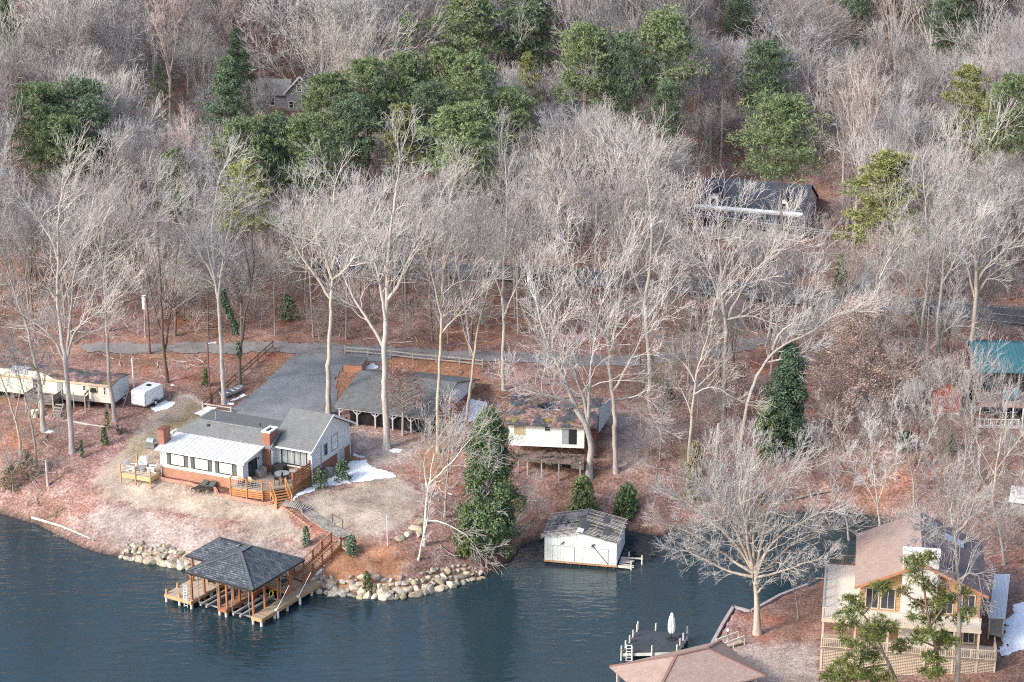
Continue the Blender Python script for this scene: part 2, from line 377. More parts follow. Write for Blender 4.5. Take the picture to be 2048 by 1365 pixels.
# ---------------------------------------------------------------- water
def water_material():
    t = NT('lake_water'); o = t.obj()
    w1 = t.noise(t.mapping(o, (.55,1.5,1), (0,0,.12)), 1.15, 3, .5); w2 = t.noise(t.mapping(o, (.5,1.25,1), (0,0,-.2)), .42, 2, .5)
    gust = t.ramp(t.noise(t.mapping(o, (.5,1,1)), .06, 3), [(.35, (.25,)*3), (.65, (1,)*3)])
    h = t.math('ADD', t.math('MULTIPLY', w1, .5), t.math('MULTIPLY', w2, .55))
    b = t.node('ShaderNodeBump'); t.l.new(h, b.inputs['Height']); b.inputs['Strength'].default_value = 1; b.inputs['Distance'].default_value = .2
    t.l.new(t.math('ADD', t.math('MULTIPLY', gust, .65), .35), b.inputs['Strength']); t.l.new(b.outputs[0], t.b.inputs['Normal'])
    t.b.inputs['IOR'].default_value = 1.5
    return t.out((.019,.040,.050), .03, 0, .5)
w = MB(); w.add([(-900,-200,0),(900,-200,0),(900,250,0),(-900,250,0)], [(0,1,2,3)])
WATER = tag(w.build('water', water_material()), kind='structure')
# ---------------------------------------------------------------- strips and draped sheets
def strip(name, centre_px, width, m, off=.06, kind='structure', step=.8, lines=None):
    pts = np.array([G(*p)[:2] for p in centre_px]); 
    # smooth resample
    seg = np.r_[0, np.cumsum(np.hypot(*np.diff(pts, axis=0).T))]; n = int(seg[-1]/step)+2; s = np.linspace(0, seg[-1], n)
    c = np.stack([np.interp(s, seg, pts[:,0]), np.interp(s, seg, pts[:,1])], -1)
    for _ in range(12): c[1:-1] = (c[:-2]+2*c[1:-1]+c[2:])/4
    tan = np.gradient(c, axis=0); tan /= np.linalg.norm(tan, axis=1)[:,None]; nor = np.stack([-tan[:,1], tan[:,0]], -1)
    def ribbon(nm, o0, o1, k, mm, of, par=None, dash=None):
        offs = np.linspace(o0, o1, k+1); V = []
        zc = np.max([Tv(c[:,0]+nor[:,0]*q, c[:,1]+nor[:,1]*q) for q in np.linspace(-width/2, width/2, 5)], axis=0)
        for q in offs:
            xy = c+nor*q; V.append(np.stack([xy[:,0], xy[:,1], Tv(xy[:,0], xy[:,1])*.65+zc*.35+of], -1))
        V = np.stack(V, 1).reshape(-1, 3); i = np.arange(n*(k+1)).reshape(n, k+1)
        F = np.stack([i[:-1,:-1], i[1:,:-1], i[1:,1:], i[:-1,1:]], -1)
        F = F[:, :, ::-1].reshape(-1, 4)
        return np_obj(nm, V, F, mm, par, True)
    o = ribbon(name, -width/2, width/2, 10, m, off); tag(o, kind=kind)
    for nm, q, lw, mm in lines or []: 
        tag(ribbon(nm, q-lw/2, q+lw/2, 1, mm, off+.012), kind='structure')
    return c
def drape(name, poly, res, m, off=.05, jag=.0, js=.8, kind='structure', seed=5, thick=0, label=None, cat=None, group=None):
    poly = [np.array(p[:2]) for p in poly]; a = np.min(poly, 0)-res; b = np.max(poly, 0)+res
    xs = np.arange(a[0], b[0]+res, res); ys = np.arange(a[1], b[1]+res, res); X, Y = np.meshgrid(xs, ys)
    d = sdist(poly, X, Y)+hashnoise(X, Y, js, seed)*jag*2+hashnoise(X, Y, js*.35, seed+1)*jag
    Z = Tv(X, Y)+off+thick*sstep(0, .6, d)
    cd = (d[:-1,:-1]+d[1:,1:]+d[1:,:-1]+d[:-1,1:])/4; keep = cd > 0
    i = np.arange(X.size).reshape(X.shape); F = np.stack([i[:-1,:-1], i[:-1,1:], i[1:,1:], i[1:,:-1]], -1)[keep]
    if len(F) == 0: return None
    u, inv = np.unique(F, return_inverse=True); V = np.stack([X, Y, Z], -1).reshape(-1, 3)[u]
    o = np_obj(name, V, inv.reshape(-1, 4), m, None, True)
    return tag(o, label, cat, group, kind)
asphalt = mat('asphalt', (.085,.09,.10), .85, .15, .6, 6)
gravel = mat('blue_grey_gravel', (.205,.215,.225), .95, .3, .35, 5, bump=.6)
line_w = mat('faded_road_paint', (.55,.55,.52), .7, .2, 2, 8)
ROAD = strip('road', [(640,522),(820,538),(1085,552),(1320,570),(1520,588),(1700,606),(1900,620),(2100,642),(2300,668)], 5.0, asphalt, .12,
      lines=[('road_markings', 0, .16, line_w), ('road_markings', 2.2, .1, line_w), ('road_markings', -2.2, .1, line_w)])
def ragged(name, px, width, m, off, jag, res=.3):
    pts = np.array([G(*p)[:2] for p in px]); seg = np.r_[0, np.cumsum(np.hypot(*np.diff(pts, axis=0).T))]; n = int(seg[-1]/.8)+2; s = np.linspace(0, seg[-1], n)
    c = np.stack([np.interp(s, seg, pts[:,0]), np.interp(s, seg, pts[:,1])], -1)
    for _ in range(12): c[1:-1] = (c[:-2]+2*c[1:-1]+c[2:])/4
    tan = np.gradient(c, axis=0); tan /= np.linalg.norm(tan, axis=1)[:,None]; nor = np.stack([-tan[:,1], tan[:,0]], -1)
    drape(name, list(c+nor*width/2)+list((c-nor*width/2)[::-1]), res, m, off, jag, 1.3); return c
DRIVE = ragged('gravel_driveway', [(165,699),(260,698),(420,697),(560,694),(700,700),(900,712),(1100,719),(1280,722),(1400,712),(1480,694),(1560,672),(1620,645),(1680,612)], 2.6, mat('leafy_gravel', (.215,.20,.195), .95, .35, .5, 5, bump=.6), .06, .5)
drape('gravel_lot', px_poly([(602,700),(720,700),(800,708),(772,724),(695,724),(672,760),(676,830),(600,852),(480,846),(455,826),(500,790)]), .3, gravel, .05, .25, 1.2)
CAPEDR = drape('driveway', px_poly([(1755,468),(1850,480),(1842,520),(1760,560),(1705,602),(1685,600),(1722,540)]), .4, gravel, .07, .3, 1.5)
FARRD = strip('lane', [(-40,330),(0,275),(22,228),(45,196),(100,166),(150,150)], 3.2, asphalt, .15)
# ---------------------------------------------------------------- sky, sun, camera
SUN_EL, SUN_DIR = math.radians(33), np.array([-.84, -.54])
W = bpy.data.worlds.new('World'); SC.world = W; W.use_nodes = True
wt = W.node_tree; sky = wt.nodes.new('ShaderNodeTexSky'); sky.sky_type = 'NISHITA'; sky.sun_disc = False
sky.sun_elevation = SUN_EL; sky.sun_rotation = math.atan2(SUN_DIR[0], SUN_DIR[1]); sky.altitude = 200; sky.air_density = 1.0; sky.dust_density = 3.0; sky.ozone_density = 1.0
bg = wt.nodes['Background']; wt.links.new(sky.outputs[0], bg.inputs[0]); bg.inputs[1].default_value = .15
sl = bpy.data.lights.new('sun', 'SUN'); sl.energy = 1.5; sl.angle = math.radians(12); sl.color = (1, .965, .91)
so = bpy.data.objects.new('sun', sl); COL.objects.link(so); so.location = (-60,100,120)
from mathutils import Vector
sd = Vector((SUN_DIR[0]*math.cos(SUN_EL)/np.linalg.norm(SUN_DIR), SUN_DIR[1]*math.cos(SUN_EL)/np.linalg.norm(SUN_DIR), math.sin(SUN_EL)))
so.rotation_euler = sd.to_track_quat('Z', 'Y').to_euler()
cam = bpy.data.cameras.new('camera'); co = bpy.data.objects.new('camera', cam); COL.objects.link(co); SC.camera = co
co.location = (0, 0, CAMH); co.rotation_euler = (math.pi/2-PITCH, 0, 0); cam.sensor_width = 36; cam.lens = FPX/2048*36; cam.clip_start = 1; cam.clip_end = 3000
SC.view_settings.view_transform = 'Standard'; SC.view_settings.look = 'None'; SC.view_settings.exposure = 1.12; SC.view_settings.gamma = 1
SC.cycles.max_bounces = 8; SC.cycles.diffuse_bounces = 3; SC.cycles.glossy_bounces = 2; SC.cycles.transparent_max_bounces = 4
# ================================================================ RANCH HOUSE
def begin(fr, name, label, cat, z=None, u=0, v=0, rot=0, group=None):
    """Empty at a spot of a building frame; MB geometry is then given in frame coordinates with world heights"""
    zz = fr.o[2] if z is None else z; p = fr.w(u, v)
    t = thing(name, label, cat, (p[0], p[1], zz), fr.deg+rot, group); t['zb'] = zz
    return t
def fin(o, t):   # shift a part built with world heights onto its thing's base
    o.location.z -= t['zb']; return o
class HB(MB):
    """MB whose z values are world heights, stored relative to the thing"""
    def __init__(s, t): super().__init__(); s.t = t
    def add(s, vs, fs): return MB.add(s, [(p[0], p[1], p[2]-s.t['zb']) for p in vs], fs)
    def build(s, name, m, parent=None, smooth=False, label=None):
        o = MB.build(s, name, m, parent if parent is not None else s.t, smooth)
        if label: o['label'] = label
        return o
def win(t, plane, pos, a0, a1, h0, h1, *a, **k): return window(t, plane, pos, a0, a1, h0-t['zb'], h1-t['zb'], *a, **k)
t = begin(HO, 'ranch_house', 'white and brick ranch house with grey shingle roof and white metal sunroom roof', 'house')
b = HB(t); b.box(0, 9.15, 0, 3.6, 4.0, 5.54); b.build('brick_base', brick2)
b = HB(t); b.box(.015, 9.135, .015, 3.6, 5.54, 7.42); b.build('sunroom_wall', white)
b = HB(t); b.extr([(9.15,0.02,5.54),(9.15,3.6,5.54),(9.15,3.6,7.82),(9.15,.02,7.4)], (.06,0,0)); b.build('side_wall', siding)
for a0, a1 in ((1.05,2.72),(3.75,5.42),(6.5,8.14)):
    win(t, 'v', 0.015, a0, a1, 5.88, 7.12, blackm, blind, (0,0), .09, .06, shutters=(.36, mat('dark_grey_shutters', (.12,.12,.12), .6)))
fr = blackm
w_ = win(t, 'u', 9.21, 1.0, 2.55, 5.5, 7.05, fr, glass, (1,0), .08, .05, name='sliding_door')
b = HB(t); b.box(9.2,9.32,2.75,2.87,6.75,6.95); b.build('wall_lamp', blackm)
# sunroom metal roof with raised seams
b = HB(t); b.slab([(-.3,-.42,7.48),(9.65,-.42,7.48),(9.65,3.75,7.95),(-.3,3.75,7.95)], .1)
ro = b.build('sunroom_roof', metal_white)
b = HB(t)
for i in range(20): u = -.3+.02+i*.52; b.beam((u,-.42,7.5),(u,3.75,7.97), .045, .06)
b.box(-.3,9.65,3.6,3.95,7.93,8.02); b.build('seam', trim, ro)
b = HB(t); b.box(-.32,9.67,-.55,-.42,7.36,7.47); b.build('gutter', trim)
for u in (.04,):
    b = HB(t); b.cyl((u,-.1,4.4),(u,-.1,7.1),.045); b.cyl((u,-.1,7.1),(u,-.48,7.4),.045); b.build('downspout', trim)
# main roof (hipped at the left end)
def roofpart(t, faces, name, m, th=.14):
    b = HB(t)
    for f in faces: b.slab(f, th)
    return b.build(name, m)
roofpart(t, [[(-.75,3.3,7.86),(10.4,3.3,7.86),(10.4,5.1,8.86),(1.2,5.1,8.86)], [(-.75,3.3,7.86),(1.2,5.1,8.86),(-.75,10.6,7.8)], [(1.2,5.1,8.86),(10.4,5.1,8.86),(10.4,10.6,7.8),(-.75,10.6,7.8)]], 'main_roof', shingle)
b = HB(t); b.box(-.35,10.3,3.7,10.2,4.1,7.78); b.build('main_wall', siding)
b = HB(t); b.beam((1.2,5.1,8.9),(10.3,5.1,8.9),.22,.05); b.build('ridge_cap', mat('ridge_shingles',(.26,.265,.26),.85))
b = HB(t); b.cyl((2.6,6.0,8.5),(2.6,6.0,9.6),.05); b.build('vent_pipe', greymetal)
b = HB(t); b.cyl((7.4,6.4,8.4),(7.4,6.4,8.95),.06); b.build('vent_pipe', blackm)
b = HB(t); b.box(2.45,2.75,4.5,4.75,8.5,8.68); b.build('roof_vent', blackm)
b = HB(t); b.box(-.95,-.7,3.2,4.2,7.7,7.86); b.build('eave_trim', trim)
# chimneys
b = HB(t); b.box(-.55,.08,.55,1.75,4.3,9.05); c_ = b.build('chimney', brick, label='red brick chimney at the left end of the metal roof')
b = HB(t); b.box(-.6,.13,.5,1.8,9.05,9.15); b.build('cap', mat('dark_brick_cap',(.2,.08,.06)), c_)
b = HB(t); b.box(9.3,10.15,3.55,5.1,4.8,9.3); c_ = b.build('chimney', brick, label='taller red brick chimney with a white cap beside the wing')
b = HB(t)
for x0,x1,y0,y1 in ((9.24,10.21,3.5,3.75),(9.24,10.21,4.9,5.15),(9.24,9.5,3.75,4.9),(9.95,10.21,3.75,4.9)): b.box(x0,x1,y0,y1,9.28,9.42)
b.build('cap', trim, c_)
b = HB(t); b.box(9.5,9.95,3.75,4.9,9.1,9.31); b.build('flue', black, c_)
# wing
b = HB(t); b.box(10.2,14.05,4.6,12.3,4.0,5.75); b.build('wing_brick', brick)
b = HB(t); b.extr([(10.22,4.62,5.75),(10.22,12.28,5.75),(10.22,12.28,7.95),(10.22,8.45,10.02),(10.22,4.62,7.95)], (3.85,0,0)); b.build('wing_wall', siding)
roofpart(t, [[(9.75,4.05,7.86),(14.5,4.05,7.86),(14.5,8.45,10.2),(9.75,8.45,10.2)], [(9.75,8.45,10.2),(14.5,8.45,10.2),(14.5,12.85,7.86),(9.75,12.85,7.86)]], 'wing_roof', shingle)
b = HB(t); b.beam((14.52,4.05,7.8),(14.52,8.45,10.14),.05,.2); b.beam((14.52,12.85,7.8),(14.52,8.45,10.14),.05,.2); b.build('bargeboard', trim)
b = HB(t); b.box(9.75,14.5,3.92,4.05,7.74,7.86); b.build('gutter', trim)
b = HB(t); b.cyl((14.16,4.5,4.3),(14.16,4.5,7.3),.05); b.cyl((14.16,4.5,7.3),(14.3,4.02,7.75),.05); b.build('downspout', trim)
b = HB(t); b.cyl((14.14,12.2,4.6),(14.14,12.2,7.7),.05); b.build('downspout', trim)
win(t, 'v', 4.62, 10.75, 13.6, 5.95, 7.5, blackm, curtain, (3,0), .1, .06)
win(t, 'u', 14.07, 8.55, 9.85, 6.25, 7.85, greymetal, blind, (0,1), .08, .05)
win(t, 'u', 14.07, 7.05, 7.75, 6.3, 7.5, greymetal, glass, (0,1), .07, .05)
b = HB(t); b.box(14.04,14.1,9.7,11.1,4.3,5.9); b.build('basement_door', mat('pale_blue_grey_door',(.5,.55,.58),.5))
b = HB(t); b.cyl((14.15,6.4,5.4),(14.15,6.4,7.6),.035); b.box(14.07,14.25,6.0,6.25,5.4,5.75); b.build('meter_box', greymetal)
# right sun deck with stairs and privacy screen
Dz = 5.3
t = begin(HO, 'sun_deck', 'stained wooden deck with stairs and slatted privacy screen beside the sunroom', 'deck', 4.4)
poly = [(8.6,-1.3),(11.9,-1.0),(12.5,-.5),(13.45,.75),(13.95,1.2),(13.95,4.55),(10.2,4.55),(10.2,3.5),(9.25,3.5),(9.25,-.1),(8.6,-.1)]
b = HB(t); b.prism(poly, Dz-.12, Dz); b.build('platform', deck_y)
for p, q in (((8.6,-1.33),(11.92,-1.03)),((11.92,-1.03),(12.52,-.53)),((13.98,1.2),(13.98,4.5)),((13.45,.72),(13.98,1.18))):
    b = HB(t)
    for k in range(4): z = 4.55+k*.2; b.beam((*p,z),(*q,z),.04,.15)
    b.build('skirt_board', cedar_lt)
for p in ((8.6,-1.36),(10.3,-1.2),(11.92,-1.06),(12.52,-.55),(13.45,.7)):
    b = HB(t); b.box(p[0]-.06,p[0]+.06,p[1]-.06,p[1]+.06,4.2,Dz+1.0); b.build('post', cedar_lt)
b = HB(t)
for p, q in (((8.6,-1.33),(10.3,-1.2)),((10.3,-1.2),(11.92,-1.03)),((11.92,-1.03),(12.52,-.53)),((8.6,-1.33),(8.6,-.1))): b.beam((*p,Dz+.97),(*q,Dz+.97),.09,.05)
b.build('handrail', cedar_lt)
b = HB(t)
for p, q in (((8.6,-1.33),(11.92,-1.03)),((11.92,-1.03),(12.52,-.53))):
    for k in range(4): b.cyl((*p,Dz+.2+k*.19),(*q,Dz+.2+k*.19),.012,n=4)
b.build('cable_rail', greymetal)
b = HB(t)
for k in range(7): z = Dz-.25+k*.24; b.beam((13.98,1.2,z),(13.98,4.5,z),.04,.19)
for v in (1.25,2.9,4.45): b.box(13.84,13.96,v-.06,v+.06,4.3,Dz+1.5)
b.build('privacy_screen', cedar)
dx, dy = .75, -.66; nx_, ny_ = .66, .75
b = HB(t); o = HB(t)
for k in range(6):
    z = Dz-.17*(k+1); r = .28*k; c0 = np.array([12.5+dx*r, -.5+dy*r]); c1 = c0+np.array([nx_,ny_])*1.5
    b.slab([(c0[0],c0[1],z),(c0[0]+dx*.27,c0[1]+dy*.27,z),(c1[0]+dx*.27,c1[1]+dy*.27,z),(c1[0],c1[1],z)], .05)
    o.slab([(c0[0],c0[1],z-.05),(c0[0]+dx*.03,c0[1]+dy*.03,z-.05),(c1[0]+dx*.03,c1[1]+dy*.03,z-.05),(c1[0],c1[1],z-.05)], .12)
st = b.build('stairs', cedar_lt); o.build('riser', cedar, st)
b = HB(t)
for s in (-.02, 1.52):
    p0 = np.array([12.5+nx_*s, -.5+ny_*s]); p1 = p0+np.array([dx,dy])*1.75
    b.beam((*p0,Dz+.95),(*p1,Dz-.1),.06,.1); b.beam((*p0,Dz-.1),(*p1,Dz-1.1),.05,.25); b.box(p1[0]-.06,p1[0]+.06,p1[1]-.06,p1[1]+.06,4.0,Dz-.05); b.box(p0[0]-.06,p0[0]+.06,p0[1]-.06,p0[1]+.06,Dz,Dz+1.0)
    for k in range(1,6): q = p0+(p1-p0)*k/6; b.beam((*q,Dz-.15-.17*k),(*q,Dz+.9-.175*k),.03)
b.build('stair_railing', cedar_lt)
# left deck
t = begin(HO, 'small_deck', 'small pale wooden deck at the left end of the house', 'deck', 4.4)
b = HB(t); b.prism([(-3.4,-1.9),(.0,-1.9),(.0,1.6),(-1.0,2.9),(-3.0,2.2),(-3.4,1.0)], 4.93, 5.05); b.build('platform', deck_tan)
b = HB(t); b.box(-3.4,0,-1.95,-1.9,4.6,5.0); b.box(-3.45,-3.4,-1.95,1.0,4.6,5.0); b.box(-.02,.03,-1.9,-.02,4.6,5.0); b.build('skirt_boards', mat('new_lumber',(.56,.40,.2),.7))
for p in ((-3.42,-1.96),(-1.7,-1.98),(0,-1.98),(-3.42,.9)):
    b = HB(t); b.box(p[0]-.06,p[0]+.06,p[1]-.06,p[1]+.06,4.0,5.95); b.build('post', wood)
b = HB(t); b.beam((-3.42,-1.96,5.93),(-3.42,.9,5.93),.1,.05)
for k in range(3): b.cyl((-3.42,-1.96,5.3+k*.2),(0,-1.98,5.3+k*.2),.012,n=4)
b.build('handrail', pale_wood)
# ================================================================ COVERED DOCK
t = begin(BO, 'covered_dock', 'two-slip boat dock with dark hipped shingle roofs on cedar posts', 'boat dock', 0)
dz = .75
def deckpart(t, name, u0,u1,v0,v1, m, fm, z=dz, across='x'):
    b = HB(t); b.box(u0,u1,v0,v1,z-.07,z); p = b.build(name, m)
    b = HB(t); b.box(u0-.03,u1+.03,v0-.04,v0,z-.32,z-.01); b.box(u0-.04,u0,v0,v1,z-.32,z-.01); b.box(u1,u1+.04,v0,v1,z-.32,z-.01); b.build('fascia', fm, p)
    return p
deckpart(t, 'platform', -9.5,-6.5,-.45,5.2, deck_tan, wood)
deckpart(t, 'middle_finger', -3.7,-2.8,-.15,5.6, stripes('cedar_deck_boards',(.42,.24,.14),'y',.15,.1,.5,.2), cedar)
deckpart(t, 'outer_finger', -.1,1.0,-.05,9.0, stripes('tan_deck_boards',(.42,.31,.2),'y',.15,.1,.5,.2), wood)
deckpart(t, 'back_walkway', -6.45,-.15,5.65,7.9, stripes('cedar_walk_boards',(.42,.26,.17),'x',.15,.1,.5,.2), cedar)
for u, v in ((-9.4,-.35),(-7.9,-.35),(-6.55,-.35),(-9.4,2.4),(-6.55,2.4),(-3.6,-.05),(-2.9,-.05),(-3.6,3),(-2.9,3),(.0,.05),(.9,.05),(.9,1.9),(.9,3.7),(.9,5.5),(.9,7.3),(.9,8.8),(0,5.6)):
    b = HB(t); b.cyl((u,v,-2),(u,v,dz-.3),.13,n=10); pl = b.build('pile', pale_wood)
for u, v in ((-9.4,-.3),(-7.95,-.3),(-9.4,1.2)):
    b = HB(t); b.cyl((u,v,dz),(u,v,dz+.42),.12,n=10); b.build('mooring_post', wood)
PT = 3.45
for u, v in ((-6.65,-.1),(-6.65,1.6),(-6.65,4.2),(-3.62,.0),(-2.88,.1),(-3.6,1.9),(-2.9,1.9),(-3.6,4.2),(-2.9,4.2),(-.3,.5),(-.25,2.05),(-.2,3.9),(-.2,5.75),(-3.2,6.4),(-6.6,6.4),(-9.1,3.0),(-9.1,6.6)):
    b = HB(t); b.box(u-.085,u+.085,v-.085,v+.085,-.6 if v < 6 else .3,PT); b.build('post', cedar)
b = HB(t)
for u, v in ((-6.65,-.1),(-3.62,0),(-.3,.5),(-.25,2.05),(-.2,3.9),(-.2,5.75),(-2.88,.1)):
    for a, c in ((.55,0),(-.55,0),(0,.55)) : b.beam((u,v,PT-.6),(u+a,v+c,PT-.05),.09)
b.box(-6.8,.0,-.1,.06,PT-.12,PT+.1); b.box(-.3,-.12,.0,6.6,PT-.1,PT+.1); b.box(-6.75,-6.57,.1,6.6,PT-.1,PT+.1); b.build('bracing', cedar)
E0 = 3.55
f1 = [[(-6.95,-.5,E0),(.5,-.5,E0),(-3.2,2.7,5.05)],[(.5,-.5,E0),(.5,7.0,E0),(-3.2,4.2,5.05),(-3.2,2.7,5.05)],[(-6.95,7.0,E0),(-6.95,-.5,E0),(-3.2,2.7,5.05),(-3.2,4.2,5.05)],[(.5,7.0,E0),(-6.95,7.0,E0),(-3.2,4.2,5.05)]]
r1 = roofpart(t, f1, 'main_roof', shingle_dk, .1)
b = HB(t)
for p in ((-6.95,-.5,E0),(.5,-.5,E0)): b.beam(np.array(p)+[0,0,.03],(-3.2,2.7,5.09),.2,.04)
for p in ((-6.95,7,E0),(.5,7,E0)): b.beam(np.array(p)+[0,0,.03],(-3.2,4.2,5.09),.2,.04)
b.beam((-3.2,2.7,5.1),(-3.2,4.2,5.1),.2,.05); b.build('hip_cap', mat('hip_shingles',(.12,.13,.14),.85), r1)
b = HB(t); b.box(-6.99,.54,-.54,-.5,E0-.16,E0+.0); b.box(.5,.54,-.5,7,E0-.16,E0); b.box(-6.99,-6.95,-.5,7,E0-.16,E0); b.build('eave_board', blackm, r1)
E2 = 3.3
f2 = [[(-9.5,2.6,E2),(-5.2,2.6,E2),(-5.2,5.1,4.4),(-7.4,5.1,4.4)],[(-9.5,7.5,E2),(-9.5,2.6,E2),(-7.4,5.1,4.4)],[(-5.2,7.5,E2),(-9.5,7.5,E2),(-7.4,5.1,4.4),(-5.2,5.1,4.4)]]
r2 = roofpart(t, f2, 'side_roof', shingle_dk, .1)
b = HB(t); b.box(-9.54,-5.2,2.56,2.6,E2-.14,E2); b.box(-9.54,-9.5,2.6,7.5,E2-.14,E2); b.build('eave_board', blackm, r2)
b = HB(t); b.box(-8.3,-6.9,4.2,6.2,dz,3.25); cl = b.build('storage_closet', mat('dark_grey_paint',(.14,.17,.18)))
for u in (-5.65,-5.0,-2.0,-1.25):
    b = HB(t); b.box(u-.08,u+.08,-.2,4.6,.42,.62); b.build('bunk_beam', grey_wood)
for u in (-6.2,-4.1,-2.5,-.6):
    for v in (.3,4.8):
        b = HB(t); b.cyl((u,v,.3),(u,v,PT),.035); b.build('lift_pole', greymetal)
for z in (.45,):
    for v in (.5,4.4):
        b = HB(t); b.box(-6.4,-3.8,v-.06,v+.06,.3,.42); b.build('lift_crossbeam', greymetal)
        b = HB(t); b.box(-2.7,-.4,v-.06,v+.06,.3,.42); b.build('lift_crossbeam', greymetal)
b = HB(t)
for du in (0,.36): b.cyl((-7.25+du,-.5,.1),(-7.25+du,-.5,2.35),.03,n=6)
for k in range(8): b.cyl((-7.25,-.5,.25+.27*k),(-6.89,-.5,.25+.27*k),.022,n=6)
b.build('ladder', trim)
for v in (2.0,5.2):
    b = HB(t); b.cyl((1.0,v,.7),(1.75,v+1.0,2.9),.035,.02,n=6); b.box(.9,1.1,v-.1,v+.1,.7,.86); b.build('mooring_whip', trim)
    b = HB(t); b.cyl((1.12,v+.1,.0),(1.12,v+.1,.62),.1,n=8); b.build('bumper', trim)
b = HB(t); n = 16
R = [( -.2+.02, 2.9+.28*math.cos(2*math.pi*i/n), 1.7+.28*math.sin(2*math.pi*i/n)) for i in range(n+1)]
for i in range(n): b.cyl(R[i],R[i+1],.05,n=6)
b.build('life_ring', mat('yellow_plastic',(.7,.5,.05)))
b = HB(t); b.cyl((1.05,8.6,0),(1.05,8.6,2.0),.03,n=6); b.build('pole', greymetal)
# stairs from dock to lawn
t = begin(BO, 'wooden_stairs', 'long wooden stairs with railings climbing from the dock to the lawn', 'stairs', .5)
p0 = np.array([-.95,7.9]); p1 = np.array([.1,12.3]); ztop = T(*BO.w(*p1))+.3; z0 = .85
dd = (p1-p0)/np.linalg.norm(p1-p0); nn = np.array([dd[1],-dd[0]])
N = 19; b = HB(t)
for k in range(N):
    a = p0+(p1-p0)*k/N; c = p0+(p1-p0)*(k+.95)/N; z = z0+(ztop-z0)*(k+1)/N; l = nn*.62
    b.slab([(*(a-l),z),(*(a+l),z),(*(c+l),z),(*(c-l),z)], .05)
b.build('tread', stripes('stair_boards',(.40,.27,.18),'y',.3,.05,.6,.15))
for s in (-.66,.66):
    b = HB(t); b.beam((*(p0+nn*s),z0-.05),(*(p1+nn*s),ztop-.08),.06,.32); b.build('stringer', cedar)
    b = HB(t); b.beam((*(p0+nn*s),z0+1.0),(*(p1+nn*s),ztop+.97),.1,.06); b.beam((*(p0+nn*s),z0+.25),(*(p1+nn*s),ztop+.2),.05,.07)
    for k in range(5): q = p0+(p1-p0)*k/4; z = z0+(ztop-z0)*k/4; b.box(q[0]+nn[0]*s-.055,q[0]+nn[0]*s+.055,q[1]+nn[1]*s-.055,q[1]+nn[1]*s+.055,z-.8,z+1.05)
    for k in range(1,40): q = p0+(p1-p0)*k/40+nn*s; z = z0+(ztop-z0)*k/40; b.beam((*q,z+.22),(*q,z+.98),.025)
    b.build('railing', cedar)
a = p1; c = p1+dd*1.5; l = nn*.9
b = HB(t); b.slab([(*(a-nn*.65),ztop),(*(a+nn*1.5),ztop),(*(c+nn*1.5),ztop),(*(c-nn*.65),ztop)], .2); b.build('landing', stripes('landing_boards',(.42,.32,.23),'x',.15,.08,.6,.15))
LAND = BO.w(*(c-dd*.3)); LANDZ = ztop
# boardwalk up to the sun deck
bw = [HO.w(13.95+.3,-1.1)]+[G(*p)[:2] for p in ((612,1022),(640,1047))]+[LAND]
bw = np.array(bw); seg = np.r_[0, np.cumsum(np.hypot(*np.diff(bw, axis=0).T))]; o = bw[0]
t = thing('boardwalk', 'grey board path running down the lawn from the deck to the stairs', 'path', (o[0],o[1],T(*o)), 0)
b = MB(); n = int(seg[-1]/.17)
for k in range(n):
    s = (k+.5)/n*seg[-1]; c = np.array([np.interp(s,seg,bw[:,0]),np.interp(s,seg,bw[:,1])]); s2 = min(s+.3,seg[-1]); e = np.array([np.interp(s2,seg,bw[:,0]),np.interp(s2,seg,bw[:,1])])-np.array([np.interp(s-.3,seg,bw[:,0]),np.interp(s-.3,seg,bw[:,1])])
    e /= np.linalg.norm(e); l = np.array([e[1],-e[0]])*.66; e = e*.075; z = max(T(*(c+l)),T(*(c-l)),T(*c))+.12
    b.slab([(*(p-o),z-T(*o)) for p in (c-l-e,c+l-e,c+l+e,c-l+e)], .08)
b.build('boards', mat('greyed_walk_boards',(.36,.32,.28),.85,.3,1.5,3), t)
b = MB(); 
for k in (0.62,.8): 
    s = k*seg[-1]; c = np.array([np.interp(s,seg,bw[:,0]),np.interp(s,seg,bw[:,1])])-o+[.72,.2]; z = T(*(c+o))-T(*o); b.box(c[0]-.04,c[0]+.04,c[1]-.04,c[1]+.04,z-.2,z+1.1)
    if k > .7: b.beam((*c,z+1.05),(*pc,zc+1.05),.05)
    pc, zc = c, z
b.build('handrail', dark_wood, t)
# ================================================================ DERELICT BOATHOUSE
t = begin(WB, 'boathouse', 'derelict white boathouse standing in the water under a bare slatted roof', 'boathouse', 0)
ww = stripes('white_board_and_batten',(.66,.68,.65),'x',.3,.07,.5,.06,.7)
RH, EV = 3.42, 2.62
b = HB(t); b.extr([(0,0,.38),(6.75,0,.38),(6.75,0,EV-.05),(3.3,0,RH-.08),(0,0,EV-.02)],(0,.1,0)); b.build('front_wall', ww)
b = HB(t); b.box(6.66,6.75,.1,5.3,.38,EV-.1); b.box(0,.09,.1,5.3,.38,EV-.1); b.build('side_wall', stripes('shade_blue_boards',(.66,.7,.71),'y',.3,.07,.55,.06,.7))  # white boards tinted blue: the side's shade is put into the colour
b = HB(t); b.extr([(0.1,5.2,.38),(6.65,5.2,.38),(6.65,5.2,EV-.05),(3.3,5.2,RH-.1),(0.1,5.2,EV-.02)],(0,.1,0)); b.build('back_wall', grey_wood)
b = HB(t); b.box(-.03,6.78,-.02,.1,.22,.40); b.build('sill', mat('rusty_sill',(.42,.24,.13),.9,.3))
b = HB(t)
for u in np.linspace(.1,6.6,9): b.cyl((u,.1,-2),(u,.1,.3),.1)
for u in (.1,6.6): 
    for v in (2,4,5.2): b.cyl((u,v,-2),(u,v,.4),.1)
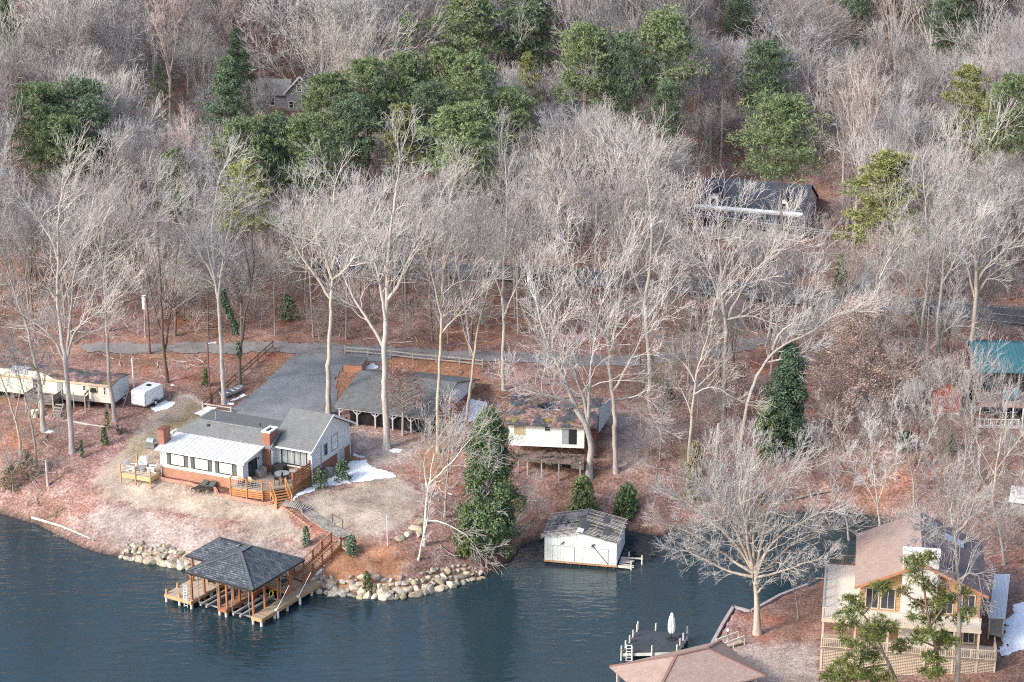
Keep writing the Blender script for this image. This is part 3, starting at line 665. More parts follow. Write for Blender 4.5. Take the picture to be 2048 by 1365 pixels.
b.build('piles', mat('black_wet_wood',(.04,.03,.025),.6))
for u0,u1,h in ((.8,2.8,1.97),(3.62,5.93,1.97)):
    b = HB(t); b.box(u0,u1,-.03,.0,.42,h); d = b.build('door', ww)
    b = HB(t); b.box(u0,u1,-.045,-.03,h-.05,h); b.box(u0-.03,u0,-.045,.0,.4,h); b.box(u1,u1+.03,-.045,.0,.4,h); b.build('door_edge', greymetal, d)
b = HB(t); b.beam((4.4,-.06,2.35),(5.95,-.06,.5),.05); b.build('loose_batten', dark_wood)
for u in (1.7,4.55):
    b = HB(t); b.beam((u-.16,-.1,2.1),(u+.14,-.1,2.42),.07); b.build('hanger', blackm)
def rz(u): return EV+.12+(RH-EV)*(1-abs(u-3.3)/3.65)
b = HB(t)
for u_ in (-.2,1,2.1,3.3,4.5,5.6,6.8): b.beam((u_,-.3,rz(u_)-.08),(u_,5.5,rz(u_)-.08),.06,.12)
b.build('rafters', grey_wood)
rs = random.Random(3)
bl = HB(t)
for side in (-1,1):
    for i in range(20):
        v = -.28+i*.3
        if rs.random() < .05: continue
        c = .08
        while c < 3.7:
            e = min(c+rs.choice([3.8,3.8,2.4,1.5]), 3.68+rs.uniform(-.12,.12)); u0 = 3.3+side*c; u1 = 3.3+side*e
            if e-c > .2: bl.beam((u0,v+rs.uniform(-.02,.02),rz(u0)+.01),(u1,v+rs.uniform(-.03,.03),rz(u1)+.01),.1,.03)
            c = e+(rs.uniform(.15,.5) if rs.random() < .4 else .02)
sl_ = NT('silvered_slats'); rp = sl_.node('ShaderNodeNewGeometry').outputs['Random Per Island']; bl.build('roof_slats', sl_.out(sl_.mix(.35, sl_.ramp(rp, [(.0,(.13,.12,.115)),(.2,(.16,.15,.14)),(.3,(.38,.35,.32)),(.7,(.48,.45,.42)),(1,(.56,.52,.47))]), sl_.ramp(sl_.noise(sl_.obj(),3,4), [(.35,(.2,.18,.16)),(.65,(.5,.47,.43))])), .85))
def patch(u0,u1,v0,v1,m,nm,dzz=.05):
    b = HB(t); b.slab([(u0,v0,rz(u0)+dzz),(u1,v0,rz(u1)+dzz),(u1,v1,rz(u1)+dzz),(u0,v1,rz(u0)+dzz)],.02); return b.build(nm,m)
felt = mat('torn_roofing_felt',(.09,.09,.095),.95,.4); felt2 = mat('pinkish_felt',(.33,.28,.27),.95,.3)
patch(2.8,3.3,1.0,3.6,felt,'felt_patch'); patch(3.3,3.9,.3,2.6,felt,'felt_patch',.055); patch(2.75,3.3,3.8,5.4,mat('grey_felt',(.2,.2,.21),.95,.3),'felt_patch',.06); patch(5.3,5.9,.6,2.6,felt,'felt_patch'); patch(1.0,2.2,.9,2.1,felt2,'felt_patch'); patch(1.6,2.5,3.3,4.9,felt2,'felt_patch',.056); patch(.9,1.15,2.6,4.4,felt,'felt_patch',.07); patch(4.9,5.5,3.4,4.6,felt,'felt_patch'); patch(1.6,1.8,1.6,3.0,felt,'felt_patch',.075)
patch(3.3,3.62,-.3,.6,trim,'ridge_flashing',.08); patch(3.0,3.28,-.3,.6,trim,'ridge_flashing',.08)
t = begin(WB, 'broken_dock', 'broken grey dock boards sagging beside the derelict boathouse', 'dock', 0)
rs = random.Random(8); b = HB(t)
for k in range(9): v = .2+k*.2; b.beam((6.9,v,.35+rs.uniform(-.08,.05)),(8.1+rs.uniform(-.4,.3),v+rs.uniform(-.1,.15),.3+rs.uniform(-.15,.1)),.16,.04)
b.build('boards', pale_wood)
b = HB(t); b.beam((6.85,.15,.28),(8.2,.2,.22),.1,.2); b.beam((6.9,1.9,.4),(9.0,1.6,.6),.12,.12)
for u, v in ((8.1,.2),(8.9,1.6),(7.6,2.2)): b.cyl((u,v,-2),(u,v,.9),.08)
b.build('beams', pale_wood)
b = HB(t)
for k in range(16):
    u = rs.uniform(6.9,9.6); v = rs.uniform(2.6,5.2); b.beam((u,v,.2+rs.uniform(0,.3)),(u+rs.uniform(-.9,.9),v+rs.uniform(-.3,.5),.2+rs.uniform(0,.3)),.14,.05)
for u, v in ((7.2,3.0),(8.6,3.2),(9.5,4.2),(7.8,4.8)): b.cyl((u,v,-2),(u,v,.7),.09)
b.build('collapsed_boards', dark_wood)
# ================================================================ LOG HOUSE on the point
LO = Frame(24.95,145.89,0,-10)
t = begin(LO, 'log_house', 'log lake house with brown roof, white stone chimney and two railed porches', 'house', .8)
logs = stripes('honey_logs',(.44,.265,.15),'z',.24,.14,.5,.14,.6); rail = mat('weathered_rail_wood',(.52,.44,.35),.8); 
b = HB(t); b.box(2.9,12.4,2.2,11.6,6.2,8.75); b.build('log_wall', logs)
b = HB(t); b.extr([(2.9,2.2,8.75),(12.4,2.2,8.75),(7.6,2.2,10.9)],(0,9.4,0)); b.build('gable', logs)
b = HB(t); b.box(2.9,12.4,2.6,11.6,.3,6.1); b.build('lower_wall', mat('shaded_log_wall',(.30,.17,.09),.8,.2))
for f,m_,nm in (([(2.4,1.2,8.6),(7.6,1.2,11.0),(7.6,12.0,11.0),(2.4,12.0,8.6)],shingle_br,'left_slope'),([(7.6,1.2,11.0),(12.9,1.2,8.6),(12.9,12.0,8.6),(7.6,12.0,11.0)],mat('dark_roof_slope',(.125,.10,.105),.9,.25),'right_slope')):  # right slope is coloured much darker than the left
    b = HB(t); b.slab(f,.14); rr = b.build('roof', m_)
b = HB(t); b.slab([(9.6,8.6,10.22),(11.2,8.6,9.5),(11.2,9.8,9.5),(9.6,9.8,10.22)],.1); b.build('skylight', mat('skylight_glass',(.25,.32,.4),.15,.1), rr)
b = HB(t); b.beam((2.4,1.17,8.5),(7.6,1.17,10.9),.06,.22); b.beam((12.9,1.17,8.5),(7.6,1.17,10.9),.06,.22); b.build('bargeboard', mat('red_brown_trim',(.40,.19,.1),.7))
b = HB(t); b.box(6.1,8.9,1.4,2.2,.3,11.7); ch = b.build('chimney', bricks('white_field_stone',(.74,.72,.66),(.52,.48,.42),(.4,.37,.33),.42,.25,False,var=.2))
b = HB(t); b.box(6.02,8.98,1.32,2.3,11.7,11.95); b.build('cap', trim, ch)
for a0,a1 in ((3.3,4.4),(4.5,5.7),(9.3,10.3),(10.9,12.0)): win(t,'v',2.2,a0,a1,6.35,8.2,rail,glass,(1,0),.09,.06)
for a0,a1 in ((3.3,5.0),(9.3,10.8),(11.2,12.2)): win(t,'v',2.6,a0,a1,3.7,5.4,rail,glass,(1,0),.09,.06)
pale = mat('cream_deck_coating',(.74,.68,.58),.7,.08,.6,5)
b = HB(t); b.box(0,2.89,0,10.7,6.08,6.2); b.box(2.89,12.4,0,2.19,6.08,6.2); b.build('upper_deck', pale)
b = HB(t); b.box(-.06,12.46,-.08,0,5.9,6.2); b.box(-.08,0,0,10.7,5.9,6.2); b.build('deck_edge', rail)
b = HB(t); b.box(0,13.8,0,2.59,3.45,3.6); b.build('lower_deck', deck_y)
def railing(t, pts, z, m, h=.95, gap=.17, nm='railing'):
    b = HB(t)
    for p, q in zip(pts[:-1], pts[1:]):
        p = np.array(p,float); q = np.array(q,float); L = np.linalg.norm(q-p)
        b.beam((*p,z+h),(*q,z+h),.09,.05); b.beam((*p,z+.1),(*q,z+.1),.05,.06)
        for i in range(int(L/gap)+1): c = p+(q-p)*min(1,i*gap/L); b.beam((*c,z+.1),(*c,z+h),.04)
        for i in range(int(L/2)+2): c = p+(q-p)*min(1,i/(int(L/2)+1)); b.box(c[0]-.05,c[0]+.05,c[1]-.05,c[1]+.05,z,z+h+.05)
    return b.build(nm, m)
railing(t, [(0,0),(12.35,0)], 6.2, rail); railing(t, [(0,.1),(0,10.65)], 6.2, mat('grey_rail',(.3,.31,.31),.7)); railing(t, [(.1,10.65),(2.7,10.65)], 6.2, mat('dark_brown_rail',(.2,.14,.11),.7))
railing(t, [(0,0),(13.75,0),(13.75,2.5)], 3.6, rail, .85)
for u in (0.05,2.6,5.2,8.2,10.4,12.3,13.7):
    b = HB(t); b.box(u-.08,u+.08,.02,.18,.0,6.08 if u<13 else 4.5); b.build('porch_post', rail)
b = HB(t)
for k in range(22): z = .5+k*.135; b.box(.1,13.6,.06,.08,z,z+.07)
for k in range(96): u = .1+k*.14; b.box(u,u+.05,.085,.1,.4,3.4)
b.build('lattice', mat('lattice_wood',(.50,.40,.31),.8))
b = HB(t); b.box(.0,13.8,.3,.34,.2,3.4); b.build('lattice_backing', dark_wood)  # dark sheet across the full width behind the lattice
t = begin(LO, 'covered_walkway', 'narrow covered walkway with pale metal roof right of the log house', 'walkway', 2.5)
b = HB(t); b.slab([(13.4,5.6,4.7),(14.7,5.2,4.95),(15.6,14.1,4.95),(14.3,14.4,4.7)],.08); b.build('roof', stripes('pale_blue_metal',(.66,.70,.74),'x',.3,.12,.7,.06,.4))
for u,v in ((13.5,5.8),(14.6,5.5),(14.3,14.2),(15.4,13.9),(14.0,10),(15.1,9.8)):
    b = HB(t); b.box(u-.06,u+.06,v-.06,v+.06,1.0,4.66); b.build('post', rail)
b = HB(t); b.slab([(13.5,5.6,3.3),(14.6,5.2,3.3),(15.5,14.1,3.3),(14.4,14.4,3.3)],.12); b.build('floor', deck_y)
# brown hip roof of the boathouse in the foreground
BR = Frame(7.78,143.76,0,26)
t = begin(BR, 'brown_roof_boathouse', 'open boathouse under a brown hip roof at the bottom edge', 'boathouse', 0)
e = [(0,0,3.0),(10.4,0,3.0),(10.4,-6.8,3.0),(0,-6.8,3.0)]; r = [(4.1,-3.4,4.6),(7.0,-3.4,4.6)]
roofpart(t, [[e[0],r[0],r[1],e[1]],[e[1],r[1],e[2]],[e[2],r[1],r[0],e[3]],[e[3],r[0],e[0]]][::1], 'roof', shingle_br, .12)
b = HB(t)
for p,q in ((e[0],r[0]),(e[3],r[0]),(e[1],r[1]),(e[2],r[1]),(r[0],r[1])): b.beam(np.array(p)+[0,0,.02],np.array(q)+[0,0,.02],.22,.04)
b.build('hip_cap', mat('dark_brown_cap',(.25,.14,.12),.85))
for u in (.5,5,9.8):
    for v in (-.5,-6.2):
        b = HB(t); b.box(u-.1,u+.1,v-.1,v+.1,-2,2.95); b.build('post', grey_wood)
b = HB(t); b.box(.2,1.3,-6.5,-.2,.5,.62); b.box(1.3,10,-1.2,-.2,.5,.62); b.build('dock', deck_tan)
# swim dock
SD = Frame(9.18,150.7,0,0)
t = begin(SD, 'swim_dock', 'square black-decked swim dock with white piles and ladder', 'dock', 0)
pl = [(0,0),(4.6,.2),(5.79,3.5),(1.55,4.4)]
b = HB(t); b.prism(pl, .55, .68); b.build('deck', bricks('black_rubber_decking',(.05,.055,.065),(.03,.034,.042),(.075,.085,.10),.2,.2,True,ms=.03))
b = HB(t); 
for i in range(4): b.beam((*pl[i],.5),(*pl[(i+1)%4],.5),.07,.28)
b.build('frame', mat('white_grey_beam',(.6,.6,.58),.7))
for u,v in ((-.05,-.05),(.35,.9),(.75,1.9),(1.1,2.9),(1.5,4.0),(1.6,4.5),(3.1,4.15),(5.75,3.6),(5.3,2.3),(4.95,1.3),(4.6,.15),(2.5,.0),(.85,-.1)):
    b = HB(t); b.cyl((u,v,-2),(u,v,1.35),.075,n=8); b.build('pile', mat('white_pile',(.50,.48,.44),.8,.25))
b = HB(t)
for du in (.35,.8): b.cyl((du,-.14,-.3),(du,-.14,1.5),.03,n=6)
for k in range(6): b.cyl((.35,-.14,k*.28),(.8,-.14,k*.28),.025,n=6)
b.build('ladder', trim)
p = SD.w(4.3,2.5)
t = thing('patio_umbrella', 'closed white patio umbrella standing on the black swim dock', 'umbrella', (p[0],p[1],.68))
b = MB(); b.lathe([(.42,0),(.42,.06),(.05,.1),(.03,2.5),(.0,2.55)],(0,0,0)); b.build('pole', blackm, t)
b = MB(); rr_ = []
for i,(r_,z) in enumerate([(.10,.55),(.24,.75),(.26,1.3),(.2,1.9),(.1,2.35),(.02,2.5)]): rr_.append((r_,z))
n = 16; vs = [(r_*(1+.3*(i%2))*math.cos(2*math.pi*i/n), r_*(1+.3*(i%2))*math.sin(2*math.pi*i/n), z) for r_,z in rr_ for i in range(n)]
b.add(vs,[(k*n+i,k*n+(i+1)%n,(k+1)*n+(i+1)%n,(k+1)*n+i) for k in range(len(rr_)-1) for i in range(n)]); b.build('canopy', white, t)
# gangway rails and path light, seawall
g0 = G(1432,1293); g1 = G(1476,1281)
t = thing('gangway', 'short pale wooden gangway rails leading onto the leaf-covered point', 'gangway', tuple(g0))
b = MB(); d = g1-g0; d[2] = 0; w_ = np.array([-d[1],d[0],0])/np.linalg.norm(d)*.9
for s in (0,1):
    o = -w_*s; b.beam(o+[0,0,.55],o+d+[0,0,.75],.1,.2)
    for k in (0,.5,1): q = o+d*k; b.box(q[0]-.05,q[0]+.05,q[1]-.05,q[1]+.05,-.6,.7)
b.build('rails', pale_wood, t)
b = MB(); b.slab([(0,0,.15),(d[0],d[1],.25),(d[0]-w_[0],d[1]-w_[1],.25),(-w_[0],-w_[1],.15)],.08); b.build('boards', deck_tan, t)
p = G(1455,1284)
t = thing('path_lamp', 'small globe path lamp on a thin post at the edge of the point', 'lamp', tuple(p))
b = MB(); b.cyl((0,0,0),(0,0,.95),.035); b.build('post', blackm, t); b = MB(); b.lathe([(.02,0),(.11,.06),(.13,.14),(.1,.24),(.02,.28)],(0,0,.93)); b.build('globe', trim, t, True)
pts = [P(x,y)[:2] for x,y in ((1385,1420),(1400,1352),(1426,1300),(1448,1260),(1466,1231),(1500,1240),(1530,1224),(1560,1207),(1615,1186))]
o = pts[0]; b = MB()
for p,q in zip(pts[:-1],pts[1:]): b.beam((p[0]-o[0],p[1]-o[1],.25),(q[0]-o[0],q[1]-o[1],.25),.28,1.3)
t = b.build('seawall', mat('seawall_timber',(.40,.34,.33),.85,.2)); t.location = (o[0],o[1],0); tag(t,'low grey timber seawall edging the leaf-covered point','seawall')
# ================================================================ CAPE HOUSE behind the road
t = begin(CA, 'cape_house', 'white cape house with dark roof, two dormers and a long front porch', 'house', 10.0)
b = HB(t); b.box(-13.9,-.3,1.6,13,9.4,13.9); b.build('front_wall', mat('cream_render',(.66,.63,.54),.8,.15))
b = HB(t); b.extr([(-.3,1.6,9.6),(-.3,13,9.0),(-.3,13,13.7),(-.3,8.1,16.25),(-.3,1.6,13.8)],(.08,0,0)); b.build('gable_wall', siding)
b = HB(t); b.slab([(-14.1,-.35,13.15),(0,-.35,13.15),(0,2.3,14.0),(-14.1,2.3,14.0)],.12); b.build('porch_roof', shingle_navy)
roofpart(t, [[(-14.1,2.0,14.0),(0,2.0,14.0),(0,8.15,16.45),(-14.1,8.15,16.45)],[(-14.1,8.15,16.45),(0,8.15,16.45),(0,13.6,13.6),(-14.1,13.6,13.6)]], 'main_roof', shingle_navy)
b = HB(t)
rs = random.Random(2)
for k in range(28): u = -14+k*.5; v0 = 1.75+rs.uniform(-.1,.1); b.slab([(u,v0,13.96),(u+.52,v0+rs.uniform(-.1,.1),13.96),(u+.52,2.35,14.16),(u,2.35,14.16)],.03)
b.build('snow_strip', snowm)
b = HB(t); b.box(-13.9,-.2,0,1.6,10.85,11.0); b.build('porch_floor', pale_wood)
b = HB(t); b.box(-13.9,-.2,.05,.15,9.5,10.85); b.build('porch_base', mat('white_block',(.62,.6,.54),.85,.2))
for u in (-13.6,-11.5,-9.3,-7.3,-6.4,-3.0,-.45):
    b = HB(t); b.box(u-.07,u+.07,0,.14,11,13.1); b.build('porch_post', trim)
for a,c in ((-13.5,-7.4),(-6.3,-.5)): railing(t,[(a,.08),(c,.08)],11.0,trim,.75,.22)
b = HB(t); b.box(-14,-.2,-.02,.12,12.95,13.12); b.build('porch_beam', trim)
for u in (-12.6,-10.4,-4.9,-2.2): win(t,'v',1.6,u-.45,u+.45,11.4,12.8,trim,glass,(1,1),.07,.05,shutters=(.3,blackm))
b = HB(t); b.box(-7.4,-6.5,1.52,1.6,11,12.9); b.build('front_door', mat('brown_door',(.16,.08,.06),.5))
b = HB(t)
for k in range(5): b.box(-7.4,-6.4,-.3-.3*k,-.0-.3*k,10.2,10.9-.18*k)
b.build('steps', grey_wood)
for u in (-11.65,-2.55):
    b = HB(t); b.box(u-.62,u+.62,2.5,5.2,13.95,15.2); b.extr([(u-.62,2.5,15.2),(u+.62,2.5,15.2),(u,2.5,15.85)],(0,3.5,0)); d_ = b.build('dormer', trim)
    b = HB(t); b.slab([(u-.8,2.35,15.1),(u,2.35,15.95),(u,6.5,15.95),(u-.8,5.2,15.1)],.08); b.slab([(u,2.35,15.95),(u+.8,2.35,15.1),(u+.8,5.2,15.1),(u,6.5,15.95)],.08); b.build('dormer_roof', shingle_navy, d_)
    b = HB(t); b.box(u-.32,u+.32,2.44,2.5,14.15,15.1); b.build('dormer_window', glass, d_)
for v,z in ((3.3,11.6),(7.5,11.3),(7.6,13.6)): win(t,'u',-.22,v-.28,v+.28,z,z+1.3,trim,glass,(0,1),.06,.05)
# ================================================================ CARPORT / GARAGE
t = begin(CO, 'carport', 'long grey shingled carport with black tarps hung between braced posts', 'carport', 5.7)
roofpart(t, [[(-10.3,-.4,7.72),(.7,-.4,7.72),(.7,6.2,9.45),(-10.3,6.2,9.45)],[(-10.3,6.2,9.45),(.7,6.2,9.45),(.7,12.6,7.7),(-10.3,12.6,7.7)]],'roof',shingle_car)
gp = mat('grey_painted_posts',(.45,.46,.47),.7)
for u in (-9.85,-7.88,-5.87,-3.95,-1.95,.15):
    b = HB(t); b.box(u-.07,u+.07,-.07,.07,5.5,7.6)
    for s in (-.7,.7):
        if -10 < u+s < .5: b.beam((u,0,6.9),(u+s,0,7.55),.1)
    b.build('post', gp)
b = HB(t); b.box(-10.2,.6,-.3,-.2,7.45,7.66); b.build('eave_beam', gp)
b = HB(t); b.box(-8.6,.4,-.35,-.15,5.3,5.72); b.build('footing', concrete)
V = []; nu_, nz_ = 90, 7
for i in range(nu_+1):
    for k in range(nz_+1):
        u = -8.9+9.0*i/nu_; q = k/nz_; sag = .28*(1-q)*abs(math.sin((u+9)/2*math.pi)); V.append((u, .28+.07*math.sin(u*7+q*3)+.05*math.sin(u*17+q*5)+.1*q, 7.35-sag*0-.25*(1-abs(math.sin((u+9)/2*math.pi)))*0-1.6*q+ (.0 if q else -.22*math.sin((u+9)/2*math.pi)**2)))
b = HB(t); b.add(V,[(i*(nz_+1)+k,(i+1)*(nz_+1)+k,(i+1)*(nz_+1)+k+1,i*(nz_+1)+k+1) for i in range(nu_) for k in range(nz_)])
b.build('tarp', mat('black_tarp',(.018,.019,.021),.35,.3,.8,4,spec=.5), smooth=True)
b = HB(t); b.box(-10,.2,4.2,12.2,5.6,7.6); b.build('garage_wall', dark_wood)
b = HB(t); b.extr([(.2,3.2,7.0),(.2,12.2,6.6),(.2,12.2,7.75),(.2,6.2,9.35),(.2,3.2,8.5)],(.1,0,0)); b.build('gable_wall', siding)
b = HB(t); b.box(.2,.3,3.2,12.2,5.5,6.9); b.build('brick_base', brick)
p = CO.w(-9.6,-.6)
t = thing('lawn_tractor', 'small red lawn tractor parked at the left end of the carport', 'tractor', (p[0],p[1],T(*p)), -20)
rd = mat('red_paint',(.45,.03,.03),.4); b = MB(); b.box(-.8,.2,-.25,.25,.35,.75); b.box(.2,.85,-.3,.3,.3,.5); b.box(-.75,-.2,-.22,.22,.75,.85); b.build('body', rd, t)
b = MB(); b.box(.35,.75,-.2,.2,.5,.62); b.box(.7,.8,-.2,.2,.6,.95); b.build('seat', black, t)
for x,r_ in ((-.55,.2),(.55,.3)):
    for y in (-.4,.4): b = MB(); b.cyl((x,y-.1,r_),(x,y+.1,r_),r_,n=14); b.build('wheel', black, t)
# brick pump house beyond the garage
p = CO.w(-14.7,11.6)
t = thing('pump_house', 'tiny brick pump house with a flat grey roof beside the gravel drive', 'pump house', (p[0],p[1],T(*p)), -14)
b = MB(); b.box(0,2.1,0,1.6,-.3,.85); b.build('wall', brick2, t); b = MB(); b.slab([(-.1,-.1,.9),(2.2,-.1,.9),(2.2,1.8,1.15),(-.1,1.8,1.15)],.1); b.build('roof', shingle_car, t)
# ================================================================ ABANDONED HOUSE
t = begin(AB, 'abandoned_house', 'abandoned white house with collapsed leaf-covered roof and rotten deck', 'house', 4.0)
peel = mat('peeling_white_paint',(.74,.73,.68),.75,.12,.9,6,bump=.1)
b = HB(t); b.box(-1.6,5.9,.1,7.4,6.0,8.4); b.build('upper_wall', peel)
b = HB(t); b.box(-.2,5.9,.0,.2,3.6,5.0); b.build('lower_wall', mat('mildewed_cream_paint',(.58,.55,.42),.8,.2))
b = HB(t); b.box(5.9,7.0,1.2,7.3,4.8,8.3); b.build('side_wall', mat('old_red_brick_wall',(.2,.09,.07),.9,.2))
lr = NT('leafy_moss_roof'); o_ = lr.obj(); fn = lr.noise(o_,2.2,6,.75); bg_ = lr.noise(o_,.5,4); c1 = lr.ramp(fn,[(.36,(.06,.035,.03)),(.5,(.24,.145,.12)),(.66,(.46,.34,.30))]); c2 = lr.ramp(fn,[(.36,(.035,.038,.045)),(.6,(.11,.115,.125))]); c3 = lr.ramp(fn,[(.36,(.10,.085,.02)),(.6,(.30,.24,.06))])
cc = lr.mix(lr.ramp(bg_,[(.47,(0,0,0)),(.54,(1,1,1))]),c1,c2); cc = lr.mix(lr.ramp(lr.noise(lr.mapping(o_,(1,1,1),(0,0,0),(9,3,0)),.7,4),[(.60,(0,0,0)),(.66,(1,1,1))]),cc,c3); lr.bump(fn,.8,.06); leafroof = lr.out(cc,.95)
nu_,nv_ = 40,28; V = []; rs = random.Random(4)
for i in range(nu_+1):
    for k in range(nv_+1):
        u = -1.95+9.1*i/nu_; v = -.4+8.2*k/nv_; z = 8.45+.9*(1-abs(v-4)/4.2)
        hole = math.exp(-((u-3)/2.3)**2-((v-4.0)/.9)**2); z -= 1.0*hole; z += rs.uniform(-.03,.03)-.12*math.sin(u*.8)*(k/nv_); V.append((u,v,z))
Fq = [(i*(nv_+1)+k,(i+1)*(nv_+1)+k,(i+1)*(nv_+1)+k+1,i*(nv_+1)+k+1) for i in range(nu_) for k in range(nv_) if not (abs(-1.95+9.1*i/nu_-2.9)<1.7+rs.uniform(-.4,.4) and abs(-.4+8.2*k/nv_-3.75)<.38)]
b = HB(t); b.add(V,Fq); ro = b.build('roof', leafroof)
sm = ro.modifiers.new('thickness','SOLIDIFY'); sm.thickness = .14
b = HB(t); 
for k in range(12): u = 1.0+k*.33; b.beam((u,3.2,8.75),(u+rs.uniform(-.2,.2),4.6,8.3+rs.uniform(-.3,.3)),.06,.12)
b.build('broken_rafters', grey_wood)
b = HB(t); b.box(.4,.9,3.6,4.1,8.0,9.7); b.build('chimney', mat('sooty_brick',(.13,.12,.115),.9))
win(t,'v',.1,-1.05,.02,7.15,8.2,mat('tan_boards',(.5,.42,.28),.8),mat('tan_panes',(.45,.37,.22),.6),(4,2),.06,.05); win(t,'v',.1,1.95,2.6,7.65,8.15,peel,black,(0,1),.05,.05)
b = HB(t); b.box(4.4,5.15,.05,.1,6.4,7.95); b.build('doorway', black); b = HB(t); b.box(3.7,4.35,.04,.1,6.4,7.95); b.build('screen_door', greymetal)
b = HB(t); b.box(2.7,3.6,-.04,.0,3.7,4.85); b.build('lower_door', mat('dark_slate_door',(.1,.12,.14),.6)); b = HB(t); b.box(3.7,4.6,-.03,.01,3.7,4.85); b.build('opening', black)
for u in (.4,1.0,1.8): b = HB(t); b.box(u,u+.25,-.03,.0,4.2,4.8); b.build('slit_window', black)
b = HB(t)
for k in range(40):
    u = rs.uniform(-.8,5.9); v = rs.uniform(-1.9,-.2); b.beam((u,v,5.55+rs.uniform(-.3,.25)),(u+rs.uniform(-1.2,1.2),v+rs.uniform(-.6,.6),5.5+rs.uniform(-.4,.6)),.13,.05)
b.slab([(-.6,-2,5.3),(6.0,-2,5.15),(6.0,0,5.4),(-.6,0,5.5)],.12); b.build('collapsed_deck', mat('rotten_deck_wood',(.17,.13,.115),.95,.4,1.5,6))
for u in (-.4,.5,1.9,3.6,5.7):
    b = HB(t); b.box(u-.06,u+.06,-1.95,-1.83,2.5,5.3); b.build('deck_post', grey_wood)
q = [P(1196.6,865.5,6.3),P(1219.4,830.3,7.0)]; q = [((x[:2]-AB.o[:2])@AB.u,(x[:2]-AB.o[:2])@AB.v) for x in q]
b = HB(t); b.extr([(*q[0],6.3),(*q[1],7.0),(*q[1],8.75),(*q[0],9.0)],(.1,0,0)); b.build('side_panel', mat('pale_blue_panel',(.55,.62,.64),.7,.15))
# ================================================================ MOBILE HOME
MO = Frame(-41.29,194.74,6.2,-17)
t = begin(MO, 'mobile_home', 'long cream mobile home with leaf-strewn dark roof on short piers', 'mobile home', 6.2)
b = HB(t); b.box(-15,0,0,3.6,6.92,8.92); b.build('wall', creamsd)
b = HB(t); b.extr([(0.0,0,6.92),(0.0,3.6,6.92),(0.0,3.6,8.9),(0,1.8,9.12),(0.0,0,8.9)],(.05,0,0)); b.build('end_wall', mat('pale_blue_end_wall',(.62,.66,.66),.6,.06))
b = HB(t); b.slab([(-15.1,-.15,8.95),(.12,-.15,8.95),(.12,1.8,9.25),(-15.1,1.8,9.25)],.1); b.slab([(-15.1,1.8,9.25),(.12,1.8,9.25),(.12,3.75,8.95),(-15.1,3.75,8.95)],.1); b.build('roof', leafroof)
b = HB(t); b.box(-15.1,.12,-.2,-.15,8.74,8.96); b.build('fascia', mat('peach_fascia',(.62,.45,.31),.7))
b = HB(t); b.extr([(-9.2,-.17,8.9),(-6.6,-.17,8.96),(-7.6,-.17,9.45),(-9.2,-.17,9.62),(-15,-.17,9.5),(-15,-.17,8.9)],(0,.12,0)); b.build('parapet', creamsd)
b = HB(t); b.box(-11.6,-9.6,-.22,.6,9.2,9.75); b.build('tarp', mat('grey_tarp',(.4,.42,.44),.6,.3))
for a0,a1,h0,h1,nm in ((-3.35,-2.98,8.0,8.6,0),(-.98,-.72,7.8,8.65,0),(-9.2,-8.3,7.75,8.75,1)): win(t,'v',0,a0,a1,h0,h1,mat('tan_boards',(.5,.42,.28),.8) if nm else trim,glass,(0,1),.05,.05)
w_ = win(t,'v',0,-2.6,-1.65,7.95,8.6,mat('tan_boards',(.5,.42,.28),.8),glass,(0,0),.16,.05); 
b = HB(t); b.box(-2.4,-1.85,-.25,-.05,8.0,8.3); b.build('air_conditioner', blackm)
b = HB(t); b.box(-6.35,-5.7,-.06,0,7.35,8.8); b.build('storm_door', greymetal)
for u in np.arange(-14,0,2.2):
    for v in (.4,3.2): b = HB(t); b.box(u-.18,u+.18,v-.18,v+.18,5.9,6.92); b.build('pier', mat('dark_block',(.16,.15,.14),.9))
b = HB(t); b.box(-14.9,-.1,.3,3.4,6.7,6.92); b.build('chassis', dark_wood)
b = HB(t); b.cyl((.35,1.3,5.9),(.55,2.2,7.3),.04); b.build('prop_pole', pale_wood)
dk = mat('dark_weathered_deck',(.17,.155,.145),.9,.25)
t = begin(MO, 'entry_deck', 'dark weathered entry deck with steps in front of the mobile home door', 'deck', 6.0)
b = HB(t); b.box(-8.7,-5.6,-2.35,-.22,7.25,7.38); b.build('platform', leafroof)
b = HB(t)
for k in range(4): z = 7.0+k*.26; b.box(-8.7,-5.6,-2.42,-2.37,z,z+.2); b.box(-8.78,-8.72,-2.4,-.25,z,z+.2); b.box(-5.58,-5.53,-2.4,-.25,z,z+.2)
b.build('side_boards', dk)
for u,v in ((-8.75,-2.4),(-7.2,-2.4),(-5.55,-2.4),(-8.75,-.3)):
    b = HB(t); b.box(u-.07,u+.07,v-.07,v+.07,5.3,8.1); b.build('post', grey_wood)
b = HB(t)
for k in range(4): b.box(-5.4+.0,-4.5,-2.3-.26*k,-2.0-.26*k,7.0-.24*k,7.06-.24*k)
b.beam((-5.4,-2.0,7.1),(-5.4,-3.2,5.9),.06,.2); b.beam((-4.5,-2.0,7.1),(-4.5,-3.2,5.9),.06,.2); b.build('steps', grey_wood)
t = begin(MO, 'side_landing', 'narrow dark landing with a sloping rail at the mobile home window', 'deck', 6.0)
b = HB(t); b.box(-5.2,-2.6,-1.1,-.22,7.2,7.35); b.build('platform', dk)
b = HB(t); b.beam((-5.2,-1.1,7.6),(-2.6,-1.1,7.6),.05,.5); b.beam((-2.58,-1.1,8.0),(-2.58,-.25,8.2),.06,.16); b.beam((-2.58,-1.1,7.5),(-2.58,-.25,7.6),.05,.4); b.build('side_boards', dk)
for u,v in ((-5.2,-1.1),(-3.9,-1.1),(-2.6,-1.1),(-2.6,-.3)):
    b = HB(t); b.box(u-.05,u+.05,v-.05,v+.05,5.6,8.15); b.build('post', grey_wood)
